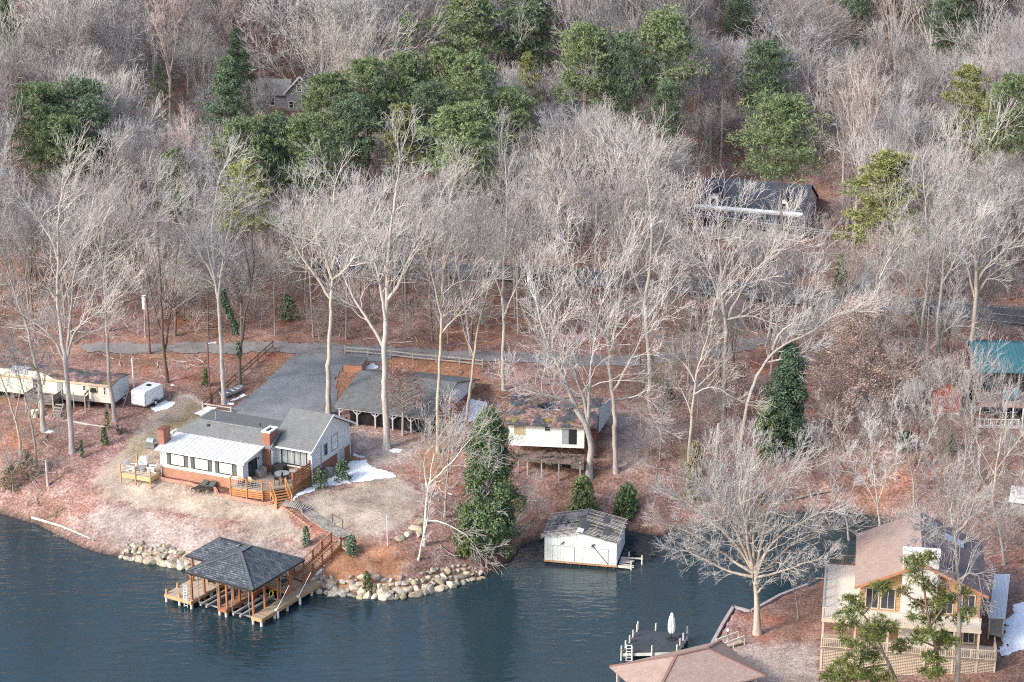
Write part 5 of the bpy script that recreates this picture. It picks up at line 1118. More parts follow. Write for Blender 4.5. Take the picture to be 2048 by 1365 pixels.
TRACED = [
 ((145,905), [[(145,905),(140,840),(134,760),(131,725),(123,676),(115,600),(117,515),(116,465),(118,406),(128,372),(143,345)],[(131,725),(116,693),(96,662),(60,640),(25,615)],[(117,515),(104,477),(76,439),(49,402),(29,375)],[(131,724),(150,659),(191,628),(222,605)],[(131,720),(143,611),(147,553),(165,500)]], .30, 'pale forked tree rising straight in front of the mobile home steps', (bk_pale,tw_pale)),
 ((88,862), [(88,862),(79,768),(65,700),(55,655),(30,590),(15,540)], .29, 'thick bare tree at the left corner of the mobile home deck', (bk_pale,tw_grey)),
 ((232,842), [[(232,842),(218,760),(213,650),(206,532),(203,498)],[(206,532),(168,473),(143,435)],[(206,525),(185,461),(160,400)],[(205,520),(210,460),(216,406),(221,350)],[(208,520),(219,498),(270,448),(300,400)],[(210,535),(249,507),(300,450),(322,430)],[(203,520),(196,450),(190,380)]], .24, 'tall vase-shaped tree at the right end of the mobile home', (bk_grey,tw_pale)),
 ((335,765), [[(335,765),(328,707),(323,631),(320,560),(316,460),(312,400)],[(328,707),(318,652),(301,584),(290,529),(280,480)],[(330,700),(337,659),(345,601),(355,508),(362,450)]], .21, 'dark three-stemmed tree on the red leaves behind the cargo trailer', (bk_dark,tw_grey)),
 ((448,808), [[(448,808),(441,679),(437,611),(432,570),(422,474),(430,400),(440,350)],[(432,570),(410,522),(386,488),(362,450),(350,415)],[(437,600),(444,525),(460,450),(470,400)],[(432,570),(415,500),(400,430)]], .25, 'tall pale tree beside the end of the split-rail fence', (bk_pale,tw_pale)),
 ((479,772), [[(479,772),(480,707),(489,638),(502,570),(492,508),(480,440)],[(478,672),(461,631),(448,597),(440,560)],[(502,570),(509,520),(503,480),(510,420)]], .2, 'leaning ivy-clad tree beside the grey rowboat', (bk_dark,tw_grey)),
 ((657,830), [[(657,830),(656,741),(660,662),(664,575),(666,508),(665,447),(670,370)],[(664,560),(690,542),(720,500),(742,440)],[(664,556),(649,508),(632,467),(610,415)],[(662,600),(629,549),(600,510),(585,480)],[(664,540),(680,480),(700,420)]], .30, 'tall pale tree at the right edge of the gravel lot', (bk_pale,tw_pale)),
 ((773,898), [[(773,898),(770,809),(769,737),(768,697),(773,631),(774,560),(776,508),(782,460),(790,400),(800,320)],[(768,697),(748,659),(724,624),(700,583),(687,553),(672,515)],[(774,600),(793,583),(817,519),(844,481),(870,430)],[(771,640),(758,553),(738,491),(720,430)],[(776,520),(800,460),(830,400)]], .37, 'tallest pale tree standing in front of the carport', (bk_pale,tw_pale)),
 ((876,905), [[(876,905),(875,809),(882,679),(884,583),(887,525),(892,474),(900,395)],[(885,665),(912,631),(940,611),(962,575)],[(881,625),(865,560),(854,515),(838,455)],[(887,540),(905,480),(925,420)]], .22, 'slender pale tree at the right corner of the carport', (bk_pale,tw_pale)),
 ((929,862), [[(929,862),(940,775),(948,715),(956,650),(964,625),(974,590),(988,530),(995,460)],[(948,715),(930,670),(915,600),(905,550)]], .19, 'leaning tree beside the snow patch right of the carport', (bk_pale,tw_pale)),
 ((1007,780), [[(1007,780),(1006,707),(1008,645),(1005,587),(1008,525),(1012,470),(1015,400),(1010,320)],[(1006,640),(1030,580),(1060,520),(1080,460)],[(1006,600),(985,540),(965,470)],[(1009,520),(1030,450),(1045,390)]], .22, 'straight pale tree just behind the abandoned house roof', (bk_pale,tw_pale)),
 ((943,712), [[(943,712),(940,686),(933,631),(916,542),(905,480),(900,420)],[(933,631),(955,580),(970,520)]], .2, 'dark-barked tree at the near edge of the gravel drive', (bk_grey,tw_grey)),
 ((1177,955), [[(1177,955),(1183,900),(1178,860),(1167,843),(1151,816),(1137,778),(1121,741),(1097,693),(1083,652),(1072,600)],[(1175,850),(1174,820),(1163,783),(1148,740),(1125,700),(1107,650)],[(1176,845),(1178,790),(1182,741),(1189,679),(1202,610)],[(1151,816),(1130,800),(1090,790),(1040,770)]], .36, 'thick crooked tree growing against the front of the abandoned house', (bk_pale,tw_pale)),
 ((1232,945), [[(1232,945),(1228,830),(1225,783),(1219,760),(1220,693),(1206,659),(1176,618),(1152,570),(1141,536),(1128,480)],[(1226,783),(1240,761),(1254,734),(1275,693),(1296,655),(1322,615)],[(1220,693),(1235,640),(1240,580),(1255,520)],[(1228,800),(1260,795),(1290,800),(1305,840)]], .27, 'pale forked tree at the right end of the abandoned house', (bk_pale,tw_pale)),
 ((1300,818), [[(1300,818),(1299,730),(1293,645),(1288,604),(1300,542),(1304,460),(1300,400),(1290,320)],[(1288,600),(1275,570),(1261,536),(1240,470)],[(1300,540),(1325,480),(1345,420)],[(1292,640),(1330,590),(1360,540)]], .28, 'tall straight tree on the slope right of the abandoned house', (bk_pale,tw_pale)),
 ((1448,853), [[(1448,853),(1450,734),(1452,650),(1445,610),(1443,575),(1440,520),(1435,440)],[(1452,650),(1462,620),(1480,590),(1500,555),(1540,510),(1570,480)],[(1445,610),(1425,560),(1400,500),(1390,440)],[(1452,640),(1500,630),(1540,645)],[(1444,560),(1460,500),(1480,430)]], .31, 'broad pale tree left of the dark magnolia', (bk_pale,tw_pale)),
 ((1376,960), [[(1376,960),(1380,893),(1383,830),(1392,754),(1405,707),(1420,660),(1432,600)],[(1390,765),(1375,729),(1360,719),(1333,698)],[(1388,790),(1422,769),(1445,782),(1480,802)],[(1383,830),(1370,790),(1350,760)]], .2, 'crooked pale tree on the bank above the cove', (bk_pale,tw_pale)),
 ((1478,905), [[(1478,905),(1490,834),(1502,779),(1519,744),(1539,712),(1564,690),(1599,677),(1634,657),(1675,628)],[(1534,725),(1560,720),(1599,712),(1619,696)],[(1545,700),(1559,660),(1584,650),(1607,627),(1609,595)],[(1564,690),(1590,665),(1600,645)]], .24, 'tree leaning far right across the dark magnolia', (bk_pale,tw_pale)),
 ((1715,820), [[(1715,820),(1724,730),(1734,679),(1751,631),(1756,583),(1760,556),(1765,535)],[(1756,583),(1745,570),(1735,575),(1725,600)],[(1760,556),(1775,520),(1800,490)]], .17, 'white-barked leaning tree standing in the tan-leaved beech', (bk_white,tw_pale)),
 ((1940,788), [[(1940,788),(1942,716),(1946,659),(1950,628),(1953,594),(1952,518),(1944,480),(1940,400),(1930,310)],[(1951,600),(1944,571),(1937,537),(1927,512),(1921,480),(1900,410)],[(1953,585),(1960,540),(1965,480),(1970,400),(1978,290)],[(1953,590),(1961,573),(1982,550),(2007,529),(2046,515)],[(1953,570),(1963,542),(2010,501),(2045,465)]], .32, 'largest pale tree at the left end of the teal-roofed house', (bk_pale,tw_pale)),
 ((1843,792), [[(1843,792),(1841,669),(1848,628),(1853,586),(1859,518),(1855,480),(1850,400),(1845,320)],[(1841,660),(1827,609),(1815,571),(1804,527),(1792,460)],[(1853,590),(1830,540),(1820,480)],[(1857,520),(1885,450),(1900,390)]], .2, 'twin-stemmed slim tree behind the red shed', (bk_grey,tw_pale)),
 ((1880,792), [[(1880,792),(1878,719),(1874,670),(1876,624),(1884,575),(1887,527),(1889,480),(1895,400),(1902,320)],[(1880,690),(1891,647),(1899,620),(1912,590)],[(1884,570),(1910,520),(1935,470)]], .23, 'forked grey tree directly above the red shed roof', (bk_grey,tw_pale)),
 ((1515,1268), [[(1515,1268),(1515,1208),(1510,1167),(1509,1140),(1508,1110)],[(1509,1146),(1485,1110),(1470,1065),(1462,1020),(1440,975),(1430,925)],[(1505,1135),(1494,1090),(1490,1040),(1475,985),(1478,905)],[(1508,1135),(1505,1080),(1509,1030),(1507,970),(1500,915)],[(1512,1138),(1525,1070),(1540,1010),(1560,960),(1587,922)],[(1513,1146),(1535,1095),(1570,1060),(1620,1035),(1662,1012)],[(1512,1150),(1545,1130),(1590,1085),(1640,1060),(1683,1048)],[(1505,1142),(1470,1090),(1430,1050),(1390,1020),(1353,992)],[(1505,1147),(1460,1120),(1410,1085),(1370,1060),(1332,1048)],[(1505,1155),(1450,1145),(1400,1120),(1352,1098)],[(1515,1155),(1560,1150),(1600,1130),(1652,1118)],[(1505,1137),(1475,1070),(1430,1000),(1398,955)]], .36, 'big fan-shaped bare tree with a stout pale trunk on the leafy point', (bk_pale,tw_pale)),
 ((1597,1238), [[(1597,1238),(1590,1180),(1580,1125),(1570,1080)],[(1597,1236),(1602,1180),(1610,1130),(1625,1080)]], .07, 'thin two-stemmed sapling right of the fan-shaped tree', (bk_grey,tw_grey)),
 ((1915,1440), [[(1915,1440),(1915,1365),(1917,1254),(1919,1174),(1913,1120),(1910,1067),(1901,1027),(1892,990)],[(1919,1160),(1946,1131),(1960,1150),(1962,1180)],[(1911,1090),(1877,1075),(1850,1060)],[(1908,1055),(1869,1053),(1850,1070)],[(1910,1067),(1933,1053),(1941,1027),(1950,1000)],[(1917,1150),(1885,1136),(1860,1140)]], .26, 'gnarled grey tree rising in front of the log house gable', (bk_grey,tw_pale)),
 ((848,1090), [[(848,1090),(850,1032),(854,985),(860,962),(863,934),(868,900)],[(858,968),(880,950),(894,936),(931,889),(945,875)],[(856,990),(882,990),(901,1007),(922,1028)],[(851,1042),(889,1042),(924,1063),(950,1090)],[(854,975),(845,932),(848,905),(866,890)]], .18, 'crooked pale tree at the edge of the tan lawn above the rocks', (bk_white,tw_pale)),
 ((835,1119), [[(835,1119),(845,1075),(855,1046),(858,1010)]], .1, 'slanting white stem leaning against the crooked tree by the rocks', (bk_white,tw_pale)),
 ((972,1135), [[(972,1135),(973,1067),(974,997),(976,943)]], .085, 'single straight bare pole-like tree at the water in front of the holly', (bk_grey,tw_pale)),
 ((978,1115), [[(978,1115),(987,1096),(1004,1072),(1034,1049),(1046,1018)],[(1004,1072),(1020,1060),(1045,1055)]], .1, 'small bent tree arching over the water beside the holly', (bk_white,tw_pale)),
 ((998,1106), [[(998,1106),(1006,1079),(1006,1044),(1012,1011),(1013,974),(1013,925)],[(1006,1044),(998,1010),(1000,970)]], .1, 'slim upright pale tree against the right side of the holly', (bk_white,tw_pale)),
 ((888,1033), [[(888,1033),(894,962),(897,900),(900,840)],[(894,962),(905,920),(920,880)]], .13, 'slim dark tree on red leaves left of the holly', (bk_grey,tw_grey)),
 ((1765,1090), [[(1765,1090),(1755,1010),(1748,940),(1740,880)],[(1755,1010),(1775,950),(1800,900)],[(1757,1020),(1730,960),(1700,920)]], .13, 'spreading bare tree at the head of the cove behind the log house', (bk_pale,tw_pale)),
 ((1700,1080), [[(1700,1080),(1690,1020),(1670,960),(1655,900)],[(1690,1020),(1712,960),(1730,905)]], .12, 'slender forked tree on the cove bank left of the log house', (bk_grey,tw_pale)),
 ((1830,1010), [[(1830,1010),(1825,950),(1815,900),(1800,850)],[(1825,950),(1850,900),(1870,850)],[(1826,960),(1795,920),(1765,880)]], .12, 'low spreading pale tree below the red shed', (bk_pale,tw_pale)),
 ((1985,1010), [[(1985,1010),(1990,950),(2000,890),(2005,830)],[(1990,950),(1960,900),(1945,850)],[(1992,940),(2030,890),(2060,850)]], .14, 'many-branched pale tree in front of the teal-roofed house', (bk_pale,tw_pale)),
 ((2010,1130), [[(2010,1130),(2000,1060),(1985,1000),(1960,950)],[(2000,1060),(2030,1000),(2060,950)],[(2003,1075),(1960,1040),(1930,1000)]], .14, 'dense bare tree at the right edge behind the log house', (bk_pale,tw_pale)),
 ((1570,1005), [[(1570,1005),(1560,950),(1545,900)],[(1562,960),(1590,915),(1610,880)]], .09, 'small bare tree on the red bank below the magnolia', (bk_grey,tw_grey)),
 ((1690,905), [[(1690,905),(1680,870),(1660,835),(1640,815)],[(1682,875),(1700,840),(1705,800)],[(1680,870),(1650,860),(1620,850)]], .1, 'low pale spreading tree beneath the tan-leaved beech', (bk_pale,tw_pale)),
]
TRACED += [((42,908), [[(42,908),(36,860),(22,815),(8,770),(-12,720)],[(30,840),(40,790),(52,740)]], .16, 'pale tree leaning off the left edge above the shore', (bk_pale,tw_grey)), ((76,948), [[(76,948),(70,890),(60,830),(44,775),(30,720)],[(62,840),(80,790),(95,740)]], .15, 'grey leaning tree on the leaves above the left shore', (bk_grey,tw_grey)), ((28,985), [[(28,985),(24,950),(12,910),(-8,860)],[(24,950),(40,915),(50,880)]], .1, 'thin forked tree in the scrub at the left shore', (bk_grey,tw_warm))]
for i, (base, limbs, r0, lab, ms) in enumerate(TRACED):
    if base[0] == 1515: limbs = [[(1512+(x-1512)*.86, 1146+(y-1146)*.9) if k else (x, y) for x, y in L] if k else L for k, L in enumerate(limbs)]
    if not isinstance(limbs[0], list): limbs = [limbs]
    traced_tree(base, limbs, r0, lab, ms, 40+i, dens=(2.3 if base[0] == 1515 else 1.15) if r0 > .15 else .9, sub=(.72 if base[0] == 1515 else .95) if r0 > .15 else .55, group=gt)
g = G(1428,985)
t = thing('snag', 'broken dead trunk standing on the bank left of the leaning tree', 'dead tree', tuple(g)); b = MB(); b.cyl((0,0,-.3),(.25,.1,7.2),.22,.15,9); b.cyl((.2,.1,5.5),(1.1,.2,6.4),.06,.03,6); b.build('trunk', bk_grey, t)
# ivy on the leaning trunk, leaf scatter helpers
def leaf_cloud(rng, centers, radii, n, size, flat=.0, elong=1.0):
    """n small folded leaf quads scattered through ellipsoidal clumps"""
    k = rng.integers(0, len(centers), n); d = rng.normal(0, 1, (n,3)); d /= np.linalg.norm(d, axis=1)[:,None]
    r = rng.uniform(.55, 1.05, n)[:,None]; p = np.asarray(centers)[k]+d*r*np.asarray(radii)[k]
    nrm = unit_rows(d*.6+rng.normal(0,.55,(n,3))+np.array([0,0,.35+flat])); a = unit_rows(np.cross(nrm, rng.normal(0,1,(n,3)))); b = np.cross(nrm, a)
    s = size*rng.uniform(.6,1.3,n)[:,None]; a = a*s*elong; b = b*s*.6
    V = np.stack([p-a, p-b, p+a, p+b], 1).reshape(-1,3); F = np.arange(4*n).reshape(n,4); return V, F
def unit_rows(v): return v/(np.linalg.norm(v, axis=1)[:,None]+1e-9)
def foliage(name, lo, hi, rnd=.18, scale=.8, rough=.6):
    if name in MATS: return MATS[name]
    t = NT(name); o = t.obj(); g_ = t.node('ShaderNodeNewGeometry'); n = t.noise(o, scale, 4); r2 = g_.outputs['Random Per Island']
    f = t.math('ADD', t.math('MULTIPLY', n, .55), t.math('MULTIPLY', r2, .45))
    c = t.ramp(f, [(.25, lo), (.75, hi)]); r = t.node('ShaderNodeObjectInfo').outputs['Random']; h = t.node('ShaderNodeHueSaturation'); t.l.new(c, h.inputs['Color'])
    t.l.new(t.math('ADD', t.math('MULTIPLY', r, 2*rnd), 1-rnd), h.inputs['Value']); MATS[name] = t.out(h.outputs[0], rough, 0, .25); return MATS[name]
fo_pine = foliage('pine_needles', (.11,.145,.07), (.30,.37,.18)); fo_pinedk = foliage('dark_pine_needles', (.08,.115,.075), (.225,.295,.17)); fo_yel = foliage('yellow_green_needles', (.15,.175,.06), (.40,.42,.17)); fo_mag = foliage('magnolia_leaves', (.035,.065,.045), (.17,.235,.14), .1); fo_holly = foliage('holly_leaves', (.04,.078,.036), (.20,.27,.12), .1); fo_ced = foliage('cedar_sprays', (.075,.105,.035), (.20,.24,.10), .2); fo_tan = foliage('tan_beech_leaves', (.46,.33,.265), (.66,.49,.40), .08); fo_red = foliage('russet_oak_leaves', (.16,.06,.05), (.38,.2,.16), .1); fo_olive = foliage('olive_scrub', (.13,.11,.05), (.30,.26,.14), .15)
def needles(rng, P0, up, n, L, w):
    """needle tufts: n thin blades at each point"""
    m = len(P0); p = np.repeat(P0, n, 0); d = rng.normal(0,1,(m*n,3)); d = unit_rows(d+np.repeat(up, n, 0)*1.1); s = np.cross(d, rng.normal(0,1,(m*n,3))); s = unit_rows(s)*w
    l = L*rng.uniform(.7,1.2,(m*n,1)); V = np.stack([p-s, p+s, p+d*l+s*.35, p+d*l-s*.35], 1).reshape(-1,3); return V, np.arange(4*m*n).reshape(-1,4)
def pine(seed, H, crown0=.35, wide=.2, nb=34, clump=5, tuft=9, shape='round', blades=7, L=.42):
    rng = np.random.default_rng(seed); tr = []; pts = np.array([[0,0,-.4]]+[[rng.normal(0,.05)*i*.5, rng.normal(0,.05)*i*.5, H*.97*i/8] for i in range(1,9)]); rad = np.linspace(.013*H, .02, 9)
    tr.append((pts, rad, 7)); PP = []; UU = []
    for j in range(nb):
        t = crown0+(1-crown0)*(j+rng.uniform(0,1))/nb; q = (t-crown0)/(1-crown0)
        if shape == 'cone': R = wide*H*(1-q)**.8+.25
        elif shape == 'round': R = wide*H*math.sqrt(max(1-(q*1.05-.28)**2/.62, .03))
        else: R = wide*H*(.55+.45*math.sin(q*3.0+.4))*(1-q*.55)
        R *= rng.uniform(.65,1.15); az = j*2.4+rng.uniform(-.4,.4); z = t*H*.97; el = rng.uniform(-.05,.35)+.45*q
        d = np.array([math.cos(az)*math.cos(el), math.sin(az)*math.cos(el), math.sin(el)]); c = np.array([np.interp(z, pts[:,2], pts[:,k]) for k in (0,1)]+[z])
        e = c+d*R+np.array([0,0,.08*R]); m = c+(e-c)*.5+np.array([0,0,-.05*R]); tr.append((np.array([c,m,e]), np.array([.05,.035,.015]), 4))
        for cl in range(clump):
            f = rng.uniform(.45,1.0) if cl else 1.0; cc = c+(e-c)*f+rng.normal(0,.16*R+.1,3)*np.array([1,1,.5]); rr = rng.uniform(.4,.75)*(.5+R*.2)
            dd = unit_rows(rng.normal(0,1,(tuft,3))*np.array([1,1,.7])+np.array([0,0,.45])); PP.append(cc+dd*rr*rng.uniform(.5,1,(tuft,1))*np.array([1.25,1.25,.75])); UU.append(dd)
    V, F = needles(rng, np.concatenate(PP), np.concatenate(UU), blades, L, .045); T_ = tubes(tr, None)
    return T_, (V, F)
def pine_mesh(m, *a, **k):
    T_, C_ = pine(*a, **k); return np_mesh('pine_trunk', *T_, bk_pine, True), np_mesh('pine_crown', *C_, m)
PR = [pine_mesh(fo_pine, 1, 20, .5, .20, 42, 6, 10), pine_mesh(fo_pine, 2, 20, .54, .22, 46, 6, 10), pine_mesh(fo_pinedk, 3, 20, .25, .23, 56, 5, 10, 'cone'), pine_mesh(fo_yel, 4, 20, .45, .2, 34, 6, 9, 'open'), pine_mesh(fo_pine, 5, 20, .5, .17, 20, 4, 9, 'open'), pine_mesh(fo_pinedk, 6, 20, .48, .2, 44, 6, 10)]
# (px, top y, crown half width px, proto, height, label)
PINES = [(85,172,62,1,19,'left of the two big pines near the upper left corner'),(165,168,58,5,19,'right of the two big dark pines near the upper left corner'),(112,235,60,1,16,'lower front pine of the upper left clump'),
 (455,110,60,2,18,'cone-shaped dark pine left of the distant grey house'),(318,128,24,4,14,'thin sparse pine between the upper left clump and the cone-shaped pine'),(474,52,38,2,16,'dark cedar half hidden behind bare crowns above the cone-shaped pine'),(345,302,32,0,15,'small pine alone below the thin sparse pine'),
 (487,246,62,1,18,'light green pine at the left end of the centre pine belt'),(556,232,36,5,18,'narrow dark pine just right of the light green pine'),(492,322,64,3,16,'yellowish low pine below the light green pine'),(620,238,62,1,18,'broad pine below the middle of the centre pine belt'),
 (662,152,58,0,19,'pine right of the distant grey house'),(735,125,50,1,19,'high pine at the upper left of the pine belt'),(808,112,52,0,19,'pine under the sparse conifer'),(820,24,38,4,19,'sparse layered conifer against bare crowns at upper centre'),(880,104,50,1,19,'full pine in the top middle of the belt'),(945,112,58,0,20,'large pine right of the middle of the belt'),
 (925,-12,62,1,20,'big pine cut by the top edge at centre'),(1055,-18,58,5,20,'second big pine cut by the top edge, right of centre'),(1058,105,30,3,15,'small yellow-green pine below the second top-edge pine'),(1020,177,48,0,16,'rounded bright pine at the right end of the belt'),(815,206,50,3,17,'yellow-green pine at the lower middle of the belt'),(930,216,72,1,19,'wide pine at the lower right of the belt'),(870,170,50,5,18,'darker pine filling the middle of the belt'),(700,195,50,5,17,'darker pine filling the left of the belt'),
 (1170,50,60,0,21,'tall round-topped pine left of the pair right of centre'),(1245,70,38,5,20,'narrow dark pine squeezed between two tall pines'),(1317,30,62,1,22,'tallest round-topped pine right of centre'),(1340,170,32,5,15,'small dark pine below the tallest round-topped pine'),
 (1532,86,50,5,18,'isolated dark pine above the white cape house'),(1572,198,74,1,20,'large pine directly behind the white cape house'),(1770,306,92,3,19,'open yellow-green pine right of the white cape house'),(1945,132,58,3,19,'upper pine of the group at the right edge'),(2015,150,48,0,20,'rightmost pine of the group at the right edge'),(1985,185,45,3,17,'lower pine of the group at the right edge'),(1905,-25,48,5,18,'dark pine cut by the top edge at right'),(12,-20,30,2,18,'dark conifer at the upper left corner'),(1480,-30,30,5,16,'half hidden dark pine at the top edge above the cape house'),(1700,-30,30,5,16,'half hidden dark pine at the top edge further right'),(1865,470,20,2,7,'small dark cedar left of the paved road bend')]
PSPOT = []
for px, yt, hw, k, h, lab in PINES[:-1]:
    x, y = spot_for_top(px, yt, h); d = math.hypot(y, CAMH-T(x,y)-h*.7); want = hw*d/FPX; base = [.20,.22,.23,.2,.17,.2][k]*20*.92
    t = place_tree(PR[k], x, y, h/20, 'pine: '+lab if False else lab, 'pines among the bare forest', name='pine_tree', cat='pine tree'); sx = want/base; t.scale = (sx, sx, h/20); PSPOT.append((x, y, max(want*.7, 2.5)))
# single evergreens and leafy trees nearer the houses
def leafy(base, hw_px, top, shape, m, label, name, n, size, seed, cat='tree', trunk=True, group=None, flat=0):
    g = G(*base); rng = np.random.default_rng(seed); h = height_for(g[0], g[1], top); d = math.hypot(g[1], CAMH-g[2]); R = hw_px*d/FPX; C = []; RR = []
    for i in range(130):
        q = rng.uniform(.0,1)**.9; w = {'cone': (1-q)**.75*1.0+.08, 'egg': math.sin((q*.86+.1)*3.1416)**.7, 'spire': .12+.88*max(1-q,0)**.6*min(1, .6+q*2.5)*rng.uniform(.75,1.1), 'dome': math.sqrt(max(1-q*q,0.02))}[shape]; a = rng.uniform(0,6.28); rr = R*w*rng.uniform(.25,1.0)**.6*.92
        C.append([math.cos(a)*rr, math.sin(a)*rr, h*(.05+.9*q)]); RR.append([R*.24*rng.uniform(.6,1.2)]*2+[min(h*.06,R*.3)*rng.uniform(.7,1.3)])
    V, F = leaf_cloud(rng, C, RR, n, size, flat); V[:,2] = np.maximum(V[:,2], .02)
    t = thing(name, label, cat, tuple(g), 0, group); raw_obj('foliage', np_mesh(name+'_leaves', V, F, m), t)
    tr = [(np.array([[0,0,-.3],[.1,0,h*.45],[0,.1,h*.85]]), np.array([.03*h*.5+.02,.03+.006*h,.02]), 6)]+[(np.array([[0,0,c[2]*.8],[c[0]*.5,c[1]*.5,c[2]*.9],c]), np.array([.03,.025,.015]), 3) for c in C[::4]]
    raw_obj('trunk', np_mesh(name+'_stem', *tubes(tr, None), bk_dark), t); return t
leafy((978,1108), 82, 816, 'spire', fo_holly, 'tall dense dark green holly on the shore left of the derelict boathouse', 'holly_tree', 42000, .115, 1)
leafy((1570,905), 60, 684, 'spire', fo_mag, 'dark green magnolia overhung by the leaning tree', 'magnolia_tree', 32000, .115, 2)
leafy((1535,925), 30, 800, 'egg', fo_holly, 'brighter green evergreen at the left foot of the magnolia', 'evergreen_tree', 5000, .15, 3)
leafy((935,1118), 26, 1010, 'cone', fo_ced, 'yellow-green cedar at the left foot of the holly', 'cedar_tree', 6000, .12, 4)
leafy((1680,592), 20, 505, 'cone', fo_ced, 'olive cedar beside the road below the cape house', 'cedar_tree', 3000, .13, 5)
leafy((1165,1040), 30, 950, 'dome', fo_ced, 'olive green cedar behind the left roof of the derelict boathouse', 'cedar_tree', 4500, .13, 6)
leafy((1252,1035), 26, 965, 'dome', fo_holly, 'dark cedar behind the right roof of the derelict boathouse', 'cedar_tree', 4000, .13, 7)
leafy((1388,1000), 18, 880, 'egg', fo_olive, 'olive brown ivy-covered sapling on the bank above the cove', 'ivy_sapling', 3000, .12, 8)
leafy((1812,905), 18, 862, 'dome', fo_mag, 'round dark evergreen bush left of the red shed path', 'evergreen_bush', 2600, .12, 9, 'bush')
leafy((1060,905), 26, 800, 'egg', fo_mag, 'dark evergreen behind the left corner of the abandoned house', 'evergreen_tree', 100, .12, 10) if False else None
leafy((412,772), 9, 740, 'cone', fo_ced, 'tiny cedar on the leaves beside the light pole', 'cedar_tree', 900, .1, 11)
leafy((576,640), 22, 590, 'dome', fo_holly, 'green shrub among trunks above the gravel drive', 'shrub', 1500, .13, 12, 'shrub')
for i,(bx,by,hw,top,m,n,lab) in enumerate([(703,1112,17,1072,fo_pinedk,1500,'dark green shrub on the bank right of the stairs'),(613,1092,9,1072,fo_pinedk,700,'small dark shrub left of the stairs'),(735,1182,11,1160,fo_ced,600,'green tuft growing among the shore rocks'),(640,975,16,955,fo_mag,900,'low evergreen under the sun deck screen'),(686,962,18,920,fo_mag,1500,'dark bush with snow against the brick basement wall'),(210,890,9,876,fo_holly,600,'small green bush on the left lawn edge'),(215,858,6,840,fo_yel,400,'yellowish seedling on the leaves beyond the lawn'),(164,916,6,904,fo_holly,300,'small green tuft beside the forked tree'),(22,985,22,930,fo_olive,900,'olive scrub at the left shore'),(55,960,20,900,fo_olive,900,'brownish evergreen scrub behind the white stub'),(1520,1010,24,965,fo_olive,800,'olive brush on the cove bank'),(1340,800,12,760,fo_mag,500,'small evergreen on the slope right of the tall straight tree'),(1300,770,20,700,fo_olive,900,'olive bush beside the gravel drive'),(1900,905,13,870,fo_pinedk,700,'dark bush under the teal-roofed house deck')]):
    leafy((bx,by),hw,top,'dome',m,lab,'shrub',n,.09,60+i,'shrub')
# tan-leaved beech: bare frame with flat sprays of clinging leaves
def sprays(base, top, hw, m, n, label, name, seed, size=.12, low=.08):
    g = G(*base); h = height_for(g[0], g[1], top); R = hw*math.hypot(g[1],CAMH)/FPX; rng = np.random.default_rng(seed); br = [(np.array([[0,0,-.3],[.1,.1,h*.5],[0,0,h]]), np.array([.16,.1,.03]), 6)]; PP = []
    for j in range(70):
        q = low+(1-low)*(j+rng.uniform(0,1))/70; L = R*math.sqrt(max(1.02-q*q,.03))*rng.uniform(.6,1.08)+.25; az = j*2.4; d = unit(np.array([math.cos(az),math.sin(az),.3+.55*q])); c = np.array([0,0,q*h]); e = c+d*L; br.append((np.array([c,(c+e)/2+[0,0,.1],e-[0,0,.03*L]]), np.array([.04,.03,.012]), 3))
        k = int(n/70); f = rng.uniform(.25,1.0,k)**.7; PP.append(c+(e-c)*f[:,None]+rng.normal(0,1,(k,3))*np.array([.5,.5,.22])*(.3+L*.16)-np.array([0,0,.03*L])*(f**2)[:,None])
    p = np.concatenate(PP); k = len(p); nrm = unit_rows(rng.normal(0,.45,(k,3))+[0,0,1]); a = unit_rows(np.cross(nrm, rng.normal(0,1,(k,3)))); b = np.cross(nrm,a); s = size*rng.uniform(.6,1.3,k)[:,None]; a = a*s; b = b*s*.6
    t = thing(name, label, 'tree', tuple(g)); raw_obj('foliage', np_mesh(name+'_leaves', np.stack([p-a,p-b,p+a,p+b],1).reshape(-1,3), np.arange(4*k).reshape(-1,4), m), t); raw_obj('trunk', np_mesh(name+'_stem', *tubes(br,None), bk_grey), t)
sprays((1722,838), 610, 118, fo_tan, 34000, 'beech still holding its tan dead leaves right of the magnolia', 'beech_tree', 5, .085)
sprays((805,872), 745, 78, fo_red, 2600, 'small oak with russet leaves hanging over the carport roof', 'oak_tree', 6, .10, .35)
sprays((905,905), 800, 40, fo_red, 1200, 'small russet-leaved oak at the right end of the carport', 'oak_tree', 7, .10, .2)
sprays((1480,790), 730, 26, fo_tan, 900, 'little tan-leaved beech behind the leaning tree', 'beech_tree', 8, .1, .2)
# ivy
g = G(479,772); rng = np.random.default_rng(3); pts = [(478,700),(470,655),(461,631),(454,612),(448,597)]; C = []
for px,py in pts: r = ray(px,py); C.append(r*(g[1]/r[1])+[0,0,CAMH])
V,F = leaf_cloud(rng, np.array(C)-g, [[.35,.35,1.0]]*5, 1500, .13); t = raw_obj('ivy', np_mesh('ivy_leaves', V, F, fo_mag)); t.location = g; tag(t,'dark ivy wrapped around the leaning tree beside the rowboat','ivy')
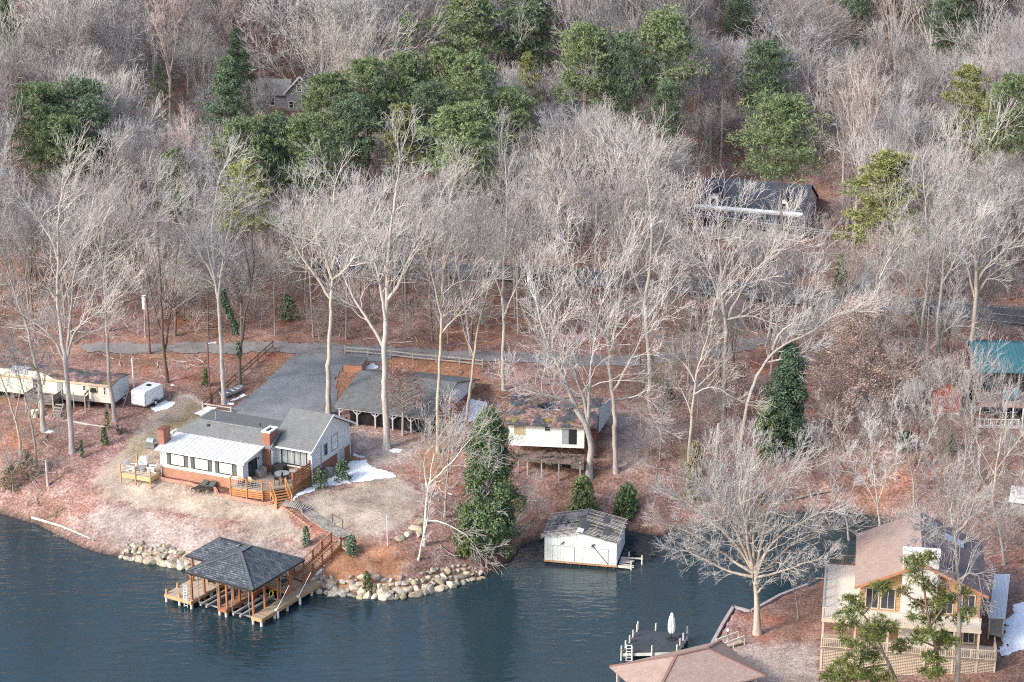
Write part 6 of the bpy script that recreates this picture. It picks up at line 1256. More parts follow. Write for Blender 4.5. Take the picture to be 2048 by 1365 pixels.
# ---------------------------------------------------------------- the forest
def blocked(x, y):
    p = np.array([x, y])
    for fr, r in ((CA,(-15.5,2,-9,15)),(FA,(-8,5,-14,8)),(TE,(-3,14,-6,12.5)),(SH,(-2.5,2.5,-3,4.5)),(CO,(-12,2,-4,13.5)),(MO,(-16,1.5,-5,4.5)),(AB,(-3,9,-5,9))):
        d = p-fr.o[:2]; u = d@fr.u; v = d@fr.v
        if r[0] < u < r[1] and r[2] < v < r[3]: return True
    for c, w_ in ((ROAD,3.3),(DRIVE,2.2),(FARRD,2.6)):
        if np.min(np.hypot(c[:,0]-x, c[:,1]-y)) < w_: return True
    if any(math.hypot(a-x, b-y) < r*.9 for a, b, r in PSPOT): return True
    px, py = proj((x, y, T(x, y)))
    if inside(np.array([(1755,468),(1850,480),(1842,520),(1760,560),(1705,602),(1685,600),(1722,540)],float), np.array([px]), np.array([py]))[0]: return True
    return False
def keep_open(px, py):
    """clearings that show bare ground in the photograph"""
    if py > 690: return True
    return False
rng = np.random.default_rng(11); cand = []; 
cells = {}
def far_enough(x, y, r):
    i, j = int(x//6), int(y//6)
    for a in range(i-2, i+3):
        for b_ in range(j-2, j+3):
            for q in cells.get((a,b_), ()): 
                if math.hypot(q[0]-x, q[1]-y) < r: return False
    cells.setdefault((i,j), []).append((x,y)); return True
for base, limbs, r0, lab, ms in TRACED:
    g = G(*base); far_enough(g[0], g[1], 0)
FOREST = []
def cap_scale(x, y, px, H=23.0):
    """largest scale that leaves the pines and roofs behind as visible as they are in the photograph"""
    s = 9.
    for (ppx, yt, hw, k, h, lab), (sx_, sy_, _) in zip(PINES, PSPOT):
        if sy_ > y+1 and abs(px-ppx) < hw*.8+38:
            mpp = FPX/math.hypot(sy_, CAMH-T(sx_,sy_)); bot = yt+.55*h*mpp*.95; hm = height_for(x, y, bot-18); s = min(s, hm/H)
    if 1345 < px < 1690 and y < 238 and True: s = min(s, height_for(x, y, 500)/27)
    if 465 < px < 645 and y < 287 and rng.uniform() < .85: s = min(s, height_for(x, y, 228)/H)
    return s
for _ in range(85000):
    y = rng.uniform(178, 445); x = rng.uniform(-.285*y, .285*y); px, py = proj((x, y, T(x, y)))
    if py > 1045 or py < -190 or px < -110 or px > 2160 or blocked(x, y): continue
    if 1365 < px < 1670 and 488 < py < 640 and rng.uniform() < .88: continue
    if 1365 < px < 1670 and 640 <= py < 700 and rng.uniform() < .6: continue
    if 470 < px < 640 and 205 < py < 330 and rng.uniform() < .75: continue
    if px < 120 and 150 < py < 340 and rng.uniform() < .6: continue
    slope = False
    if py > 684:
        slope = (px > 1255 and py < 985) or (px > 1730 and py < 1040); slope = slope and not (px < 1440 and py < 760) and not (1470 < px < 1660 and py > 760) and not (px > 1955 and py < 880) and T(x,y) > 1.2 and not inside(np.array([(1395,690),(1480,680),(1700,600),(1700,640),(1500,720)],float), np.array([px]), np.array([py]))[0]
        if not slope: continue
    s_ = min(rng.uniform(.72,1.25), cap_scale(x, y, px))
    if s_ < .36: continue
    if slope: s_ = rng.uniform(.35,.8)
    if not far_enough(x, y, (5.2 if py < 500 else 4.1 if py < 560 else 3.7)*min(1, .45+.6*s_)+rng.uniform(0,1.5)): continue
    FOREST.append((x, y, px, py, s_))
FOREST.sort(key=lambda f: f[1])
print('forest', len(FOREST))
ZL = [('bare tree on the red slope between the gravel drive and the paved road','bare trees between the drive and the road'),('bare tree in the woods around the white cape house','bare trees around the cape house'),('bare tree in the woods at the far left round the distant lane and grey house','bare trees at the far left'),('bare grey tree in the leafless hillside forest above the pine belt','bare trees on the upper hillside'),('bare tree in the leafless woods in front of and between the pines','bare trees around the pine belt')]
def zone(px, py):
    if py > 560: return 0
    if px > 1280 and py > 330: return 1
    if px < 420: return 2
    if py < 190: return 3
    return 4
NIND = 296-len(TRACED)
for i, f in enumerate(FOREST[:NIND]):
    ms = THIN[int(rng.integers(0,len(THIN)))] if (f[3] > 530 and rng.uniform() < .8) else FARP[int(rng.integers(0,len(FARP)))]
    place_tree(ms, f[0], f[1], f[4], *(ZL[zone(f[2], f[3])] if f[3] < 690 else ('slim bare tree on the red leafy slope between the driveway bend and the cove','slim bare trees on the cove slope')))
rest = FOREST[NIND:]
# the trees further up the hill read as one mass: one object that instances the same kinds of tree on points
def merged(meshes):
    V = []; F = []; n = 0
    for a in meshes:
        va = np.empty(len(a.vertices)*3, np.float32); a.vertices.foreach_get('co', va); fa = np.empty(len(a.loops), np.int32); a.loops.foreach_get('vertex_index', fa); V.append(va.reshape(-1,3)); F.append(fa.reshape(-1,4)+n); n += len(a.vertices)
    return np_mesh('kind', np.concatenate(V), np.concatenate(F), meshes[1].materials[0])
def scatter(name, pts, sizes, kinds, label, cat):
    pm = bpy.data.meshes.new(name); pm.from_pydata([(x, y, T(x,y)-.05) for x,y in pts], [], [])
    for nm, ty, vals in (('size','FLOAT',[float(v) for v in sizes]),('turn','FLOAT',[float(v) for v in rng.uniform(0,6.28,len(pts))]),('pick','INT',[int(v) for v in rng.integers(0,len(kinds),len(pts))])):
        a = pm.attributes.new(nm, ty, 'POINT'); a.data.foreach_set('value', vals)
    fo = bpy.data.objects.new(name, pm); COL.objects.link(fo); tag(fo, label, cat, None, 'stuff')
    pc = bpy.data.collections.new(name+'_kinds')
    for i, k in enumerate(kinds): pc.objects.link(bpy.data.objects.new('%s_kind_%02d' % (name, i), merged(k)))
    ng = bpy.data.node_groups.new('scatter_'+name,'GeometryNodeTree'); ng.interface.new_socket('Geometry', in_out='INPUT', socket_type='NodeSocketGeometry'); ng.interface.new_socket('Geometry', in_out='OUTPUT', socket_type='NodeSocketGeometry')
    N = ng.nodes; gi = N.new('NodeGroupInput'); go = N.new('NodeGroupOutput'); ip = N.new('GeometryNodeInstanceOnPoints'); ci = N.new('GeometryNodeCollectionInfo'); ci.inputs['Collection'].default_value = pc; ci.inputs['Separate Children'].default_value = True; ci.inputs['Reset Children'].default_value = True
    def named(nm, ty):
        x = N.new('GeometryNodeInputNamedAttribute'); x.data_type = ty; x.inputs['Name'].default_value = nm; return x.outputs['Attribute']
    cx = N.new('ShaderNodeCombineXYZ'); ng.links.new(named('turn','FLOAT'), cx.inputs[2]); ng.links.new(gi.outputs[0], ip.inputs['Points']); ng.links.new(ci.outputs[0], ip.inputs['Instance']); ip.inputs['Pick Instance'].default_value = True
    ng.links.new(named('pick','INT'), ip.inputs['Instance Index']); ng.links.new(cx.outputs[0], ip.inputs['Rotation']); ng.links.new(named('size','FLOAT'), ip.inputs['Scale']); ng.links.new(ip.outputs[0], go.inputs[0])
    fo.modifiers.new('scatter','NODES').node_group = ng; return fo
scatter('hillside_forest', [(f[0],f[1]) for f in rest], [f[4] for f in rest], FARP, 'mass of leafless grey trees covering the far upper hillside', 'forest')
# saplings and brush that nobody could count, under the forest and along the cove bank
UG = []; US = []
for _ in range(6200):
    y = rng.uniform(164, 385); x = rng.uniform(-.28*y, .28*y); px, py = proj((x, y, T(x, y)))
    if T(x, y) < .7 or blocked(x, y) or py < -40: continue
    if py > 690:
        bank = (px > 1270 and 800 < py < 1075 and rng.uniform() < .7) or (1040 < px < 1270 and 960 < py < 1060 and rng.uniform()<.55) or (px > 1740 and py < 1120 and py > 820) or (px > 1250 and py < 820 and rng.uniform() < .3) or (px < 130 and 870 < py < 1020 and rng.uniform() < .7) or (690 < px < 960 and 1085 < py < 1172) or (995 < px < 1062 and 1070 < py < 1125)
        if not bank or inside(np.array([(1240,690),(1420,690),(1420,790),(1240,790)],float), np.array([px]), np.array([py]))[0]: continue
        UG.append((x,y)); US.append(rng.uniform(.3,.75) if px > 1000 or px < 200 else rng.uniform(.15,.3)); continue
    if py > 560 and rng.uniform() < .4: continue
    UG.append((x,y)); US.append(rng.uniform(.4,1.15) if py < 560 else rng.uniform(.35,1.0))
print('undergrowth', len(UG))
scatter('undergrowth', UG, US, SAP, 'thicket of bare saplings and brush on the forest floor and cove bank', 'undergrowth')

# fallen sticks on the leaves
def stick(seed):
    rg = np.random.default_rng(seed); out = [[] for _ in range(6)]; fork_out(rg, np.array([-.6,0,.06]), np.array([1.,.1,0]), .6, .035, 2, 4, out, .012, 24, .8, -.02, .1, 1); q = [x for l in out for x in l]
    a = tubes(q[:1], None); b = tubes(q[1:], None); return np_mesh('stick_a', *a, bk_grey), np_mesh('stick_b', *b, bk_pale)
STK = [stick(i) for i in range(5)]; STP = []
for _ in range(2600):
    y = rng.uniform(164, 300); x = rng.uniform(-.28*y, .28*y)
    if T(x,y) < .8: continue
    px, py = proj((x,y,T(x,y)))
    if any(inside(np.array(L,float), np.array([px]), np.array([py]))[0] for L in LAWN) or blocked(x,y) or (130 < px < 860 and 790 < py < 1210) or py > 1200 or (430 < px < 830 and 690 < py < 860): continue
    STP.append((x,y))
scatter("fallen_branches", STP, rng.uniform(.5,2.2,len(STP)), STK, 'fallen sticks and branches strewn over the leaf litter', 'sticks')
# ================================================================ ROCKS along the shore
rockm = bark('shore_rock', (.24,.205,.16), (.56,.49,.39), .34)
def rock_mesh(seed):
    import bmesh
    b = bmesh.new(); bmesh.ops.create_icosphere(b, subdivisions=2, radius=1); rg = np.random.default_rng(seed); pl = unit_rows(rg.normal(0,1,(11,3))); dd = rg.uniform(.48,.8,11)
    for v in b.verts:
        p = np.array(v.co)
        for n_, d_ in zip(pl, dd):
            k = p@n_
            if k > d_: p = p-n_*(k-d_)
        v.co = p*np.array([1.4,1.1,.95])+rg.normal(0,.015,3)
    me = bpy.data.meshes.new('shore_rock'); b.to_mesh(me); b.free(); me.materials.append(rockm); return me
ROCKS = [rock_mesh(i) for i in range(7)]
RAP = np.array([P(x,y)[:2] for x,y in SHORE_PX if 235 <= x <= 970 and y > 1100])
seg = np.r_[0, np.cumsum(np.hypot(*np.diff(RAP, axis=0).T))]; rg = np.random.default_rng(5); nrk = 0
def on_rap(s, d):
    p = np.array([np.interp(s, seg, RAP[:,k]) for k in (0,1)]); q = np.array([np.interp(min(s+.4,seg[-1]), seg, RAP[:,k]) for k in (0,1)])-np.array([np.interp(max(s-.4,0), seg, RAP[:,k]) for k in (0,1)]); q = unit(q); return p+d*np.array([-q[1],q[0]])
for row,(d0,step,r0) in enumerate(((-.15,.72,.50),(.45,.58,.38),(.9,.52,.31),(1.3,.5,.25))):
    s = rg.uniform(0,.3)
    while s < seg[-1]:
        f = s/seg[-1]; taper = min(1, .45+f*6, .5+(1-f)*5) ; r = r0*rg.uniform(.65,1.25)*taper; p = on_rap(s, d0+rg.uniform(-.14,.14))
        if not (row == 3 and rg.uniform() < .35):
            o = raw_obj('shore_rock', ROCKS[int(rg.integers(0,7))]); z = max(T(*p), 0.0); o.location = (p[0],p[1],z+r*.18); o.rotation_euler = (rg.uniform(-.3,.3),rg.uniform(-.3,.3),rg.uniform(0,6.28)); o.scale = (r*rg.uniform(.8,1.45),r*rg.uniform(.8,1.15),r*rg.uniform(.75,1.15))
            tag(o, 'tan boulder in the loose stone riprap lining the lawn shore', 'rock', 'riprap boulders along the shore'); nrk += 1
        s += step*taper*rg.uniform(.75,1.2)+.02
for i,(px,py,r) in enumerate([(800,1078,.4),(815,1070,.45),(830,1058,.5),(843,1045,.55),(838,1068,.35)]):
    g = G(px,py); o = raw_obj('field_stone', ROCKS[i]); o.location = (g[0],g[1],g[2]+r*.1); o.scale = (r*1.3,r,r*.8); o.rotation_euler = (0,0,.6+i); tag(o,'flat tan stone in the short row at the right end of the tan lawn','rock','stone row on the lawn edge')
print('rocks', nrk)
# ================================================================ SNOW
def snow(pts, jag=.3, res=.13, seed=1, label=None):
    drape('snow_patch', px_poly(pts), res, snowm, .03, jag, .7, 'stuff', seed, .05, label, 'snow')
snow([(578,1000),(600,985),(640,965),(690,940),(706,905),(722,912),(745,935),(785,945),(790,955),(745,962),(690,968),(640,975),(605,990),(585,1005)],.2,.13,2,'melting snow along the edging right of the ranch house')
snow([(893,868),(905,835),(935,800),(975,805),(965,830),(935,850),(915,870)],.25,.13,3,'snow field between the carport and the abandoned house')
snow([(300,818),(330,802),(352,806),(335,818),(312,826)],.15,.13,4,'snow beside the cargo trailer wheel')
snow([(448,806),(470,798),(488,787),(492,792),(470,802)],.1,.12,5,'snow strip behind the rowboat')
snow([(618,1150),(640,1120),(665,1090),(678,1078),(684,1082),(660,1112),(640,1145),(625,1160)],.14,.11,6,'snow along the right side of the long stairs')
snow([(2004,1315),(2012,1240),(2032,1212),(2070,1205),(2070,1300),(2030,1312)],.6,.16,7,'snow on the ground right of the log house')
snow([(730,735),(745,728),(757,735),(748,745),(732,744)],.12,.12,8,'snow beside the brick pump house')
for i,(x,y,r,lb) in enumerate([(97,863,12,'snow at the foot of the thick tree by the mobile home'),(790,902,14,'snow at the foot of the tallest tree by the carport'),(345,771,6,'snow at the foot of the dark three-stemmed tree'),(460,808,8,'snow at the foot of the pale tree by the fence end'),(410,828,22,'snow under the white utility box'),(240,796,12,'snow at the right end of the mobile home'),(590,905,9,'snow by the brick chimney and the wing corner')][:6]):
    snow([(x-r,y),(x-r*.3,y-r*.35),(x+r,y-r*.15),(x+r*.8,y+r*.3),(x-r*.2,y+r*.35)],.08,.09,20+i,lb)
# ================================================================ mulch bed and block edging
A5 = lambda x,y: (220+x/5.055, 780+y/5.055)
EDGE = [A5(*p) for p in ((430,895),(520,905),(600,925),(690,940),(800,955),(880,985),(960,995),(1050,1000),(1075,1030),(1090,1075),(1180,1080),(1300,1110),(1450,1145),(1560,1165),(1640,1155),(1682,1122))]
bed = px_poly(EDGE+[A5(1650,1040),A5(1270,975),A5(520,862),A5(430,870)])
drape('mulch_bed', bed, .2, mat('dark_red_mulch',(.14,.065,.058),.95,.45,2,7), .05, .05)
blk = mat('terracotta_wall_block',(.50,.27,.20),.85,.2,1.5,6)
def blockwall(px, name, label, rows=2, L=.3, h=.13):
    pts = np.array(px_poly(px)); seg = np.r_[0, np.cumsum(np.hypot(*np.diff(pts, axis=0).T))]; o = pts[0]; z0 = T(*o); t = thing(name, label, 'edging', (o[0],o[1],z0)); b = MB(); rg = np.random.default_rng(3)
    for r in range(rows):
        n = int(seg[-1]/L)
        for k in range(n):
            s = (k+.5*(r%2))*L; s2 = min(s+L*.93, seg[-1]); p = np.array([np.interp(s,seg,pts[:,i]) for i in (0,1)]); q = np.array([np.interp(s2,seg,pts[:,i]) for i in (0,1)]); z = max(T(*p),T(*q))-z0+h*(r+.5)-.02+rg.uniform(-.006,.006)
            if np.linalg.norm(q-p) > .05: b.beam((*(p-o),z),(*(q-o),z),.2,h*.95)
    b.build('blocks', blk, t)
blockwall(EDGE, 'block_edging', 'terracotta block edging around the mulch bed in front of the sunroom')
blockwall([(558,1012),(578,1024),(600,1040),(625,1058)], 'block_edging', 'terracotta block edging along the left side of the boardwalk', 1)
# ================================================================ FURNITURE
def place(root, fr, u, v, z, rot): p = fr.w(u,v); root.location = (p[0],p[1],z); root.rotation_euler = (0,0,math.radians(fr.deg+rot)); return root
def adirondack(label, m):
    t = thing('adirondack_chair', label, 'chair', group='white adirondack chairs on the small deck')
    b = MB(); b.slab([(-.28,-.3,.36),(.28,-.3,.36),(.28,.28,.24),(-.28,.28,.24)],.04); b.build('seat', m, t)
    b = MB()
    for k in range(5): x = -.26+.13*k; b.beam((x,.24,.22),(x*1.15,.58,.98-.05*abs(k-2)),.11,.03)
    b.build('backrest', m, t)
    for s in (-1,1):
        b = MB(); b.box(s*.36-.07,s*.36+.07,-.38,.36,.54,.58); b.build('armrest', m, t)
        b = MB(); b.box(s*.33-.03,s*.33+.03,-.34,-.24,0,.54); b.build('leg', m, t); b = MB(); b.beam((s*.3,-.3,.32),(s*.3,.5,.03),.04,.1); b.build('leg', m, t)
    return t
ch = adirondack('white adirondack chair nearest the left rail of the small deck', trim); place(ch, HO, -2.75, -1.0, 5.05, 100)
for u,v,r,lb in ((-2.2,.1,35,'white adirondack chair farthest from the lake on the small deck'),(-.75,-.55,-75,'white adirondack chair closest to the sunroom on the small deck')):
    c = copy_tree(ch); place(c, HO, u, v, 5.05, r); c['label'] = lb
t = place(thing('fire_pit','low grey fire pit table between the white adirondack chairs','table'), HO, -1.7, -.75, 5.05, 0); b = MB(); b.lathe([(.3,0),(.3,.3),(.38,.34),(.38,.38)],(0,0,0),14); b.build('bowl', greymetal, t)
for k in range(3): b = MB(); a = 2.1*k; b.box(.3*math.cos(a)-.03,.3*math.cos(a)+.03,.3*math.sin(a)-.03,.3*math.sin(a)+.03,0,.2); b.build('leg', blackm, t)
def bar_chair(label, sm, grp):
    t = thing('bar_chair', label, 'chair', group=grp)
    b = MB(); b.box(-.24,.24,-.22,.22,.6,.65); b.build('seat', sm, t); b = MB(); b.extr([(-.2,.22,.68),(.2,.22,.68),(.25,.25,.95),(.15,.27,1.12),(-.15,.27,1.12),(-.25,.25,.95)],(0,.04,0)); b.build('backrest', sm, t)
    for x in (-.22,.22):
        for y in (-.2,.2): b = MB(); b.beam((x*1.15,y*1.15,0),(x*.9,y*.9,.6),.05); b.build('leg', blackm, t)
    b = MB(); b.box(-.24,.24,-.24,-.2,.22,.27); b.box(-.24,.24,.2,.24,.22,.27); b.build('footrest', blackm, t); return t
peach = mat('peach_chair_plastic',(.66,.45,.34),.5)
bc = bar_chair('peach-backed bar chair at the left of the front deck rail', peach, 'bar chairs on the sun deck'); place(bc, HO, 9.35, -.55, Dz, 185)
for u,v,r,m_,lb in ((10.45,-.45,170,peach,'peach-backed bar chair in the middle of the front deck rail'),(12.35,.95,120,blackm,'black bar chair at the head of the deck stairs'),(12.9,1.5,100,blackm,'black bar chair beside the slatted privacy screen')):
    c = copy_tree(bc); place(c, HO, u, v, Dz, r); c['label'] = lb
    if m_ is blackm:
        for q in c.children:
            if 'seat' in q.name or 'backrest' in q.name: q.data = q.data.copy(); q.data.materials[0] = blackm
wick = mat('grey_tan_wicker',(.36,.31,.27),.8,.3,3,16)
def wicker(label):
    t = thing('wicker_armchair', label, 'armchair', group='wicker armchairs on the sun deck')
    b = MB(); b.box(-.36,.36,-.34,.3,.06,.34); b.build('seat', wick, t); b = MB(); b.box(-.3,.3,-.32,.24,.34,.44); b.build('cushion', mat('pale_cushion',(.62,.6,.57),.9), t)
    b = MB(); b.slab([(-.4,.24,.84),(.4,.24,.84),(.4,.42,.86),(-.4,.42,.86)],.8); b.build('backrest', wick, t)
    for s in (-1,1): b = MB(); b.box(s*.38-.06,s*.38+.06,-.36,.3,.04,.6); b.build('armrest', wick, t)
    return t
wc = wicker('wicker armchair beside the sliding door'); place(wc, HO, 9.75, 2.35, Dz, -20); c = copy_tree(wc); place(c, HO, 12.6, 3.5, Dz, -60); c['label'] = 'wicker armchair under the wing window'
t = place(thing('covered_firebox','large black covered box standing between the brick chimney and the wing window','cover'), HO, 11.2, 3.4, Dz, 0); b = MB(); b.extr([(-.62,-.45,0),(.62,-.45,0),(.58,-.42,.92),(-.58,-.42,.92)],(0,.9,0)); b.build('cover', black, t); b = MB(); b.box(-.6,.6,-.44,.48,.92,.98); b.build('lid', blackm, t)
t = place(thing('patio_table','round grey glass patio table with a thin umbrella pole','table'), HO, 12.1, 2.35, Dz, 0); b = MB(); b.cyl((0,0,.62),(0,0,.67),.72,n=22); b.build('table_top', mat('grey_glass',(.27,.30,.33),.2), t); b = MB(); b.cyl((0,0,.67),(0,0,1.9),.025); b.build('pole', blackm, t)
for k in range(4): b = MB(); a = .8+1.57*k; b.cyl((.5*math.cos(a),.5*math.sin(a),0),(.5*math.cos(a),.5*math.sin(a),.62),.025); b.build('leg', blackm, t)
def lounger(label):
    t = thing('sun_lounger', label, 'sun lounger', group='black loungers on the lawn')
    b = MB(); b.slab([(-.3,-1.0,.3),(.3,-1.0,.3),(.3,.25,.3),(-.3,.25,.3)],.05); b.build('seat', black, t); b = MB(); b.slab([(-.3,.25,.3),(.3,.25,.3),(.3,.85,.72),(-.3,.85,.72)],.05); b.build('backrest', mat('dark_green_grey_sling',(.07,.085,.08),.7), t)
    for x in (-.27,.27):
        for y in (-.9,.2): b = MB(); b.box(x-.025,x+.025,y-.025,y+.025,-.1,.27); b.build('leg', blackm, t)
    return t
g = G(401,981); lo = lounger('left black sun lounger on the lawn in front of the block edging'); g[2] += .12; lo.location = g; lo.rotation_euler = (-.06,0,math.radians(-34)); g = G(417,983); g[2] += .12; c = copy_tree(lo); c.location = g; c['label'] = 'right black sun lounger on the lawn in front of the block edging'
g = G(303,897); t = thing('gas_grill','covered grey gas grill on the grass at the left corner of the sunroom','grill',(g[0],g[1],T(g[0],g[1])),-24)
b = MB(); b.box(-.5,.5,-.3,.3,.1,.75); b.build('cart', mat('grey_green_grill',(.16,.17,.17),.6), t); b = MB(); b.extr([(-.38,-.3,.75),(-.38,.3,.75),(-.38,.25,1.0),(-.38,.05,1.1),(-.38,-.2,1.0)],(.76,0,0)); b.build('lid', mat('blue_grey_grill_cover',(.32,.36,.41),.5), t)
for s in (-1,1): b = MB(); b.box(s*.62-.14,s*.62+.14,-.26,.26,.72,.77); b.build('side_shelf', greymetal, t)
p = HO.w(14.9,6.6); t = thing('heat_pump','square grey heat pump on a pad against the brick basement wall','air conditioner',(p[0],p[1],T(*p)),-24); b = MB(); b.box(-.4,.4,-.4,.4,0,.8); b.build('casing', mat('olive_grey_metal',(.17,.18,.16),.5,.2), t); b = MB(); b.cyl((0,0,.8),(0,0,.84),.33,n=16); b.build('fan_grille', greymetal, t)
p = HO.w(15.2,10.5); t = thing('retaining_wall','low timber retaining wall curving out from the basement door','wall',(p[0],p[1],T(*p)),-24); b = MB()
for k in range(3): b.beam((-.9,.6,.1+.18*k),(.9,.1,.1+.18*k),.16,.17); b.beam((.9,.1,.1+.18*k),(1.7,.6,.1+.18*k),.16,.17)
b.build('timbers', mat('brown_timber',(.27,.17,.11),.85), t)
# utility box, hatch, fences, boat, poles
g = G(421,836); t = thing('utility_box','white utility cabinet behind the ranch house next to the pale fence','cabinet',tuple(g),-24); b = MB(); b.box(-.5,.5,-.4,.4,0,.95); b.build('casing', trim, t); b = MB(); b.slab([(-.54,-.44,1.02),(.54,-.44,1.02),(.54,.44,1.06),(-.54,.44,1.06)],.08); b.build('lid', white, t)
p = HO.w(5.0,11.9); t = thing('cellar_hatch','dark blue sloping cellar hatch on the gravel behind the ranch house','hatch',(p[0],p[1],T(*p)),-24); b = MB(); b.slab([(-1.0,-.6,.6),(1.0,-.6,.6),(1.0,.9,.85),(-1.0,.9,.85)],.1); b.box(-.95,.95,-.55,.8,0,.5); b.build('cover', mat('slate_blue_panel',(.13,.155,.19),.5), t); b = MB(); b.cyl((1.1,.5,0),(1.1,.5,1.6),.035); b.build('post', blackm, t)
def rail_fence(px, label, m, rails=2, h=.95, every=1.7, name='split_rail_fence'):
    pts = np.array(px_poly(px)); seg = np.r_[0, np.cumsum(np.hypot(*np.diff(pts, axis=0).T))]; n = max(int(seg[-1]/every),1); o = pts[0]; z0 = T(*o); t = thing(name,label,'fence',(o[0],o[1],z0)); prev = None; br = MB()
    for k in range(n+1):
        s = seg[-1]*k/n; p = np.array([np.interp(s,seg,pts[:,i]) for i in (0,1)])-o; z = T(*(p+o))-z0; b = MB(); b.box(p[0]-.07,p[0]+.07,p[1]-.07,p[1]+.07,z-.2,z+h+.1); b.build('post', m, t)
        if prev is not None:
            for r in range(rails): zz = h*(.42+.48*r/max(rails-1,1)); br.beam((*prev[0],prev[1]+zz),(*p,z+zz+.02*(k%2)),.06,.12)
        prev = (p,z)
    br.build('rails', m, t)
rail_fence([(406,823),(462,832)],'short pale split-rail fence beside the white utility box',pale_wood)
rail_fence([(408,822),(440,793),(480,757),(520,722),(546,699)],'long dark split-rail fence running from the light pole up to the drive',mat('dark_brown_fence',(.19,.125,.10),.9,.3))
rail_fence([(690,708),(760,713),(830,722),(900,728),(965,735)],'low wire and post fence between the gravel drive and the red clay yard',grey_wood,2,.85,2.6,'post_fence')
g = G(466,788); t = thing('rowboat','small grey rowboat lying beside the split-rail fence','boat',tuple(g),52)
nb = 12; V = []
for i in range(nb+1):
    x = -1.5+3*i/nb; w_ = .55*(1-max(0,(x-.2)/1.35)**2.2) if x > .2 else .55; w_ = max(w_,.03)
    V += [(x,-w_,.5+.06*max(x,0)),(x,-w_*.75,.12),(x,w_*.75,.12),(x,w_,.5+.06*max(x,0))]
b = MB(); b.add(V,[(i*4+k,(i+1)*4+k,(i+1)*4+k+1,i*4+k+1) for i in range(nb) for k in range(3)]+[(0,1,2,3)]); o = b.build('hull', mat('grey_aluminium_hull',(.36,.38,.40),.4,.15), t); sm = o.modifiers.new('thickness','SOLIDIFY'); sm.thickness = .05
for x in (-.9,0,.7): b = MB(); b.box(x-.12,x+.12,-.45,.45,.38,.42); b.build('thwart', pale_wood, t)
redpole = mat('red_brown_pole',(.20,.085,.07),.85,.2)
def pole(base, top, label, name, m, r=.1): 
    g = G(*base); h = height_for(g[0],g[1],top); t = thing(name,label,'pole',tuple(g)); b = MB(); b.cyl((0,0,-.3),(0,0,h),r,r*.75,10); b.build('post', m, t); return t, g, h
t,g1_,h1_ = pole((300,708),588,'dark red-brown utility pole with white transformer left of the cargo trailer','utility_pole',redpole,.13); b = MB(); b.cyl((-.3,0,h1_-1.7),(-.3,0,h1_-.2),.24,n=12); b.build('transformer', trim, t)
t,g2_,h2_ = pole((1064,668),541,'dark utility pole with pale transformer beside the paved road','utility_pole',dark_wood,.13); b = MB(); b.cyl((-.35,-.1,h2_-1.3),(-.35,-.1,h2_-.2),.24,n=12); b.build('transformer', trim, t); b = MB(); b.box(-1.1,1.1,-.06,.06,h2_-.3,h2_-.16); b.build('crossarm', grey_wood, t)
t,g3_,h3_ = pole((421,808),686,'rusty red lamp pole with white arm by the split-rail fence','lamp_pole',redpole,.09); b = MB(); b.cyl((0,0,h3_-.1),(.75,0,h3_+.05),.04); b.build('arm', trim, t); b = MB(); b.lathe([(.02,0),(.14,.03),(.12,.14),(.04,.2)],(.8,0,h3_-.06)); b.build('lamp_head', trim, t)
t,_,_ = pole((269,800),716,'white post standing behind the left side of the cargo trailer','white_post',trim,.085); b = MB(); b.cyl((0,0,4.3),(0,0,4.42),.12); b.build('cap', trim, t)
t,_,_ = pole((775,1092),1030,'thin white bird-feeder pole at the edge of the tan lawn','garden_pole',trim,.035); b = MB(); b.lathe([(.02,0),(.06,.03),(.02,.08)],(0,0,2.9)); b.build('finial', trim, t)
t,_,_ = pole((96,972),920,'pale sawn-off stub leaning at the left shore','stub_trunk',bk_pale,.16)
t,g5_,h5_ = pole((1352,560),420,'dark power pole among trees left of the white cape house','utility_pole',dark_wood,.12); b = MB(); b.box(-.9,.9,-.06,.06,h5_-.35,h5_-.2); b.build('crossarm', grey_wood, t)
t,g6_,h6_ = pole((2130,640),490,'power pole past the right edge along the paved road','utility_pole',dark_wood,.12); b = MB(); b.box(-.9,.9,-.06,.06,h6_-.35,h6_-.2); b.build('crossarm', grey_wood, t)
wire = mat('pale_wire',(.45,.45,.45),.5,.05)
def cable(p, q, sag, label, r=.022):
    p = np.array(p); q = np.array(q); n = 24; f = np.linspace(0,1,n); pts = p+(q-p)*f[:,None]; pts[:,2] -= sag*4*f*(1-f); o = pts[0].copy(); ob = np_obj('power_line', *tubes([(pts-o, np.full(n,r), 4)], None), wire); ob.location = o; tag(ob, label, 'cable', 'power lines along the paved road')
for k,(dx_,dz_) in enumerate(((-.8,-.2),(0,.0),(.8,-.2))): cable(g5_+[dx_,0,h5_+dz_], g6_+[dx_,0,h6_+dz_], .9, ['nearest-left strand','top strand','right strand'][k]+' of the three power lines crossing before the white cape house')
# logs, stump, debris
def log(p, q, r, m, label, name='fallen_log', lift=.1, twigs=0):
    a = G(*p); c = G(*q); t = thing(name,label,'log',tuple(a)); b = MB(); d = c-a; mid = d*.5+np.array([0,0,max(T(*(a+d*.5)[:2]),0)-a[2]]); b.cyl((0,0,lift),tuple(mid+[0,0,lift]),r,r*.85,8); b.cyl(tuple(mid+[0,0,lift]),tuple(d+[0,0,lift]),r*.85,r*.5,8); b.build('trunk', m, t)
    if twigs:
        out = [[] for _ in range(6)]; rg = np.random.default_rng(9)
        for k in range(twigs): f = .45+.55*k/twigs; fork_out(rg, d*f+[0,0,lift], unit(np.array([d[0],d[1],0])/np.linalg.norm(d)+rg.normal(0,.6,3)), .55, r*.3, 2, 5, out, .012, 28, .82, .0, .15, 2)
        raw_obj('branches', np_mesh('log_branches', *tubes([x for l in out for x in l], None), tw_pale), t)
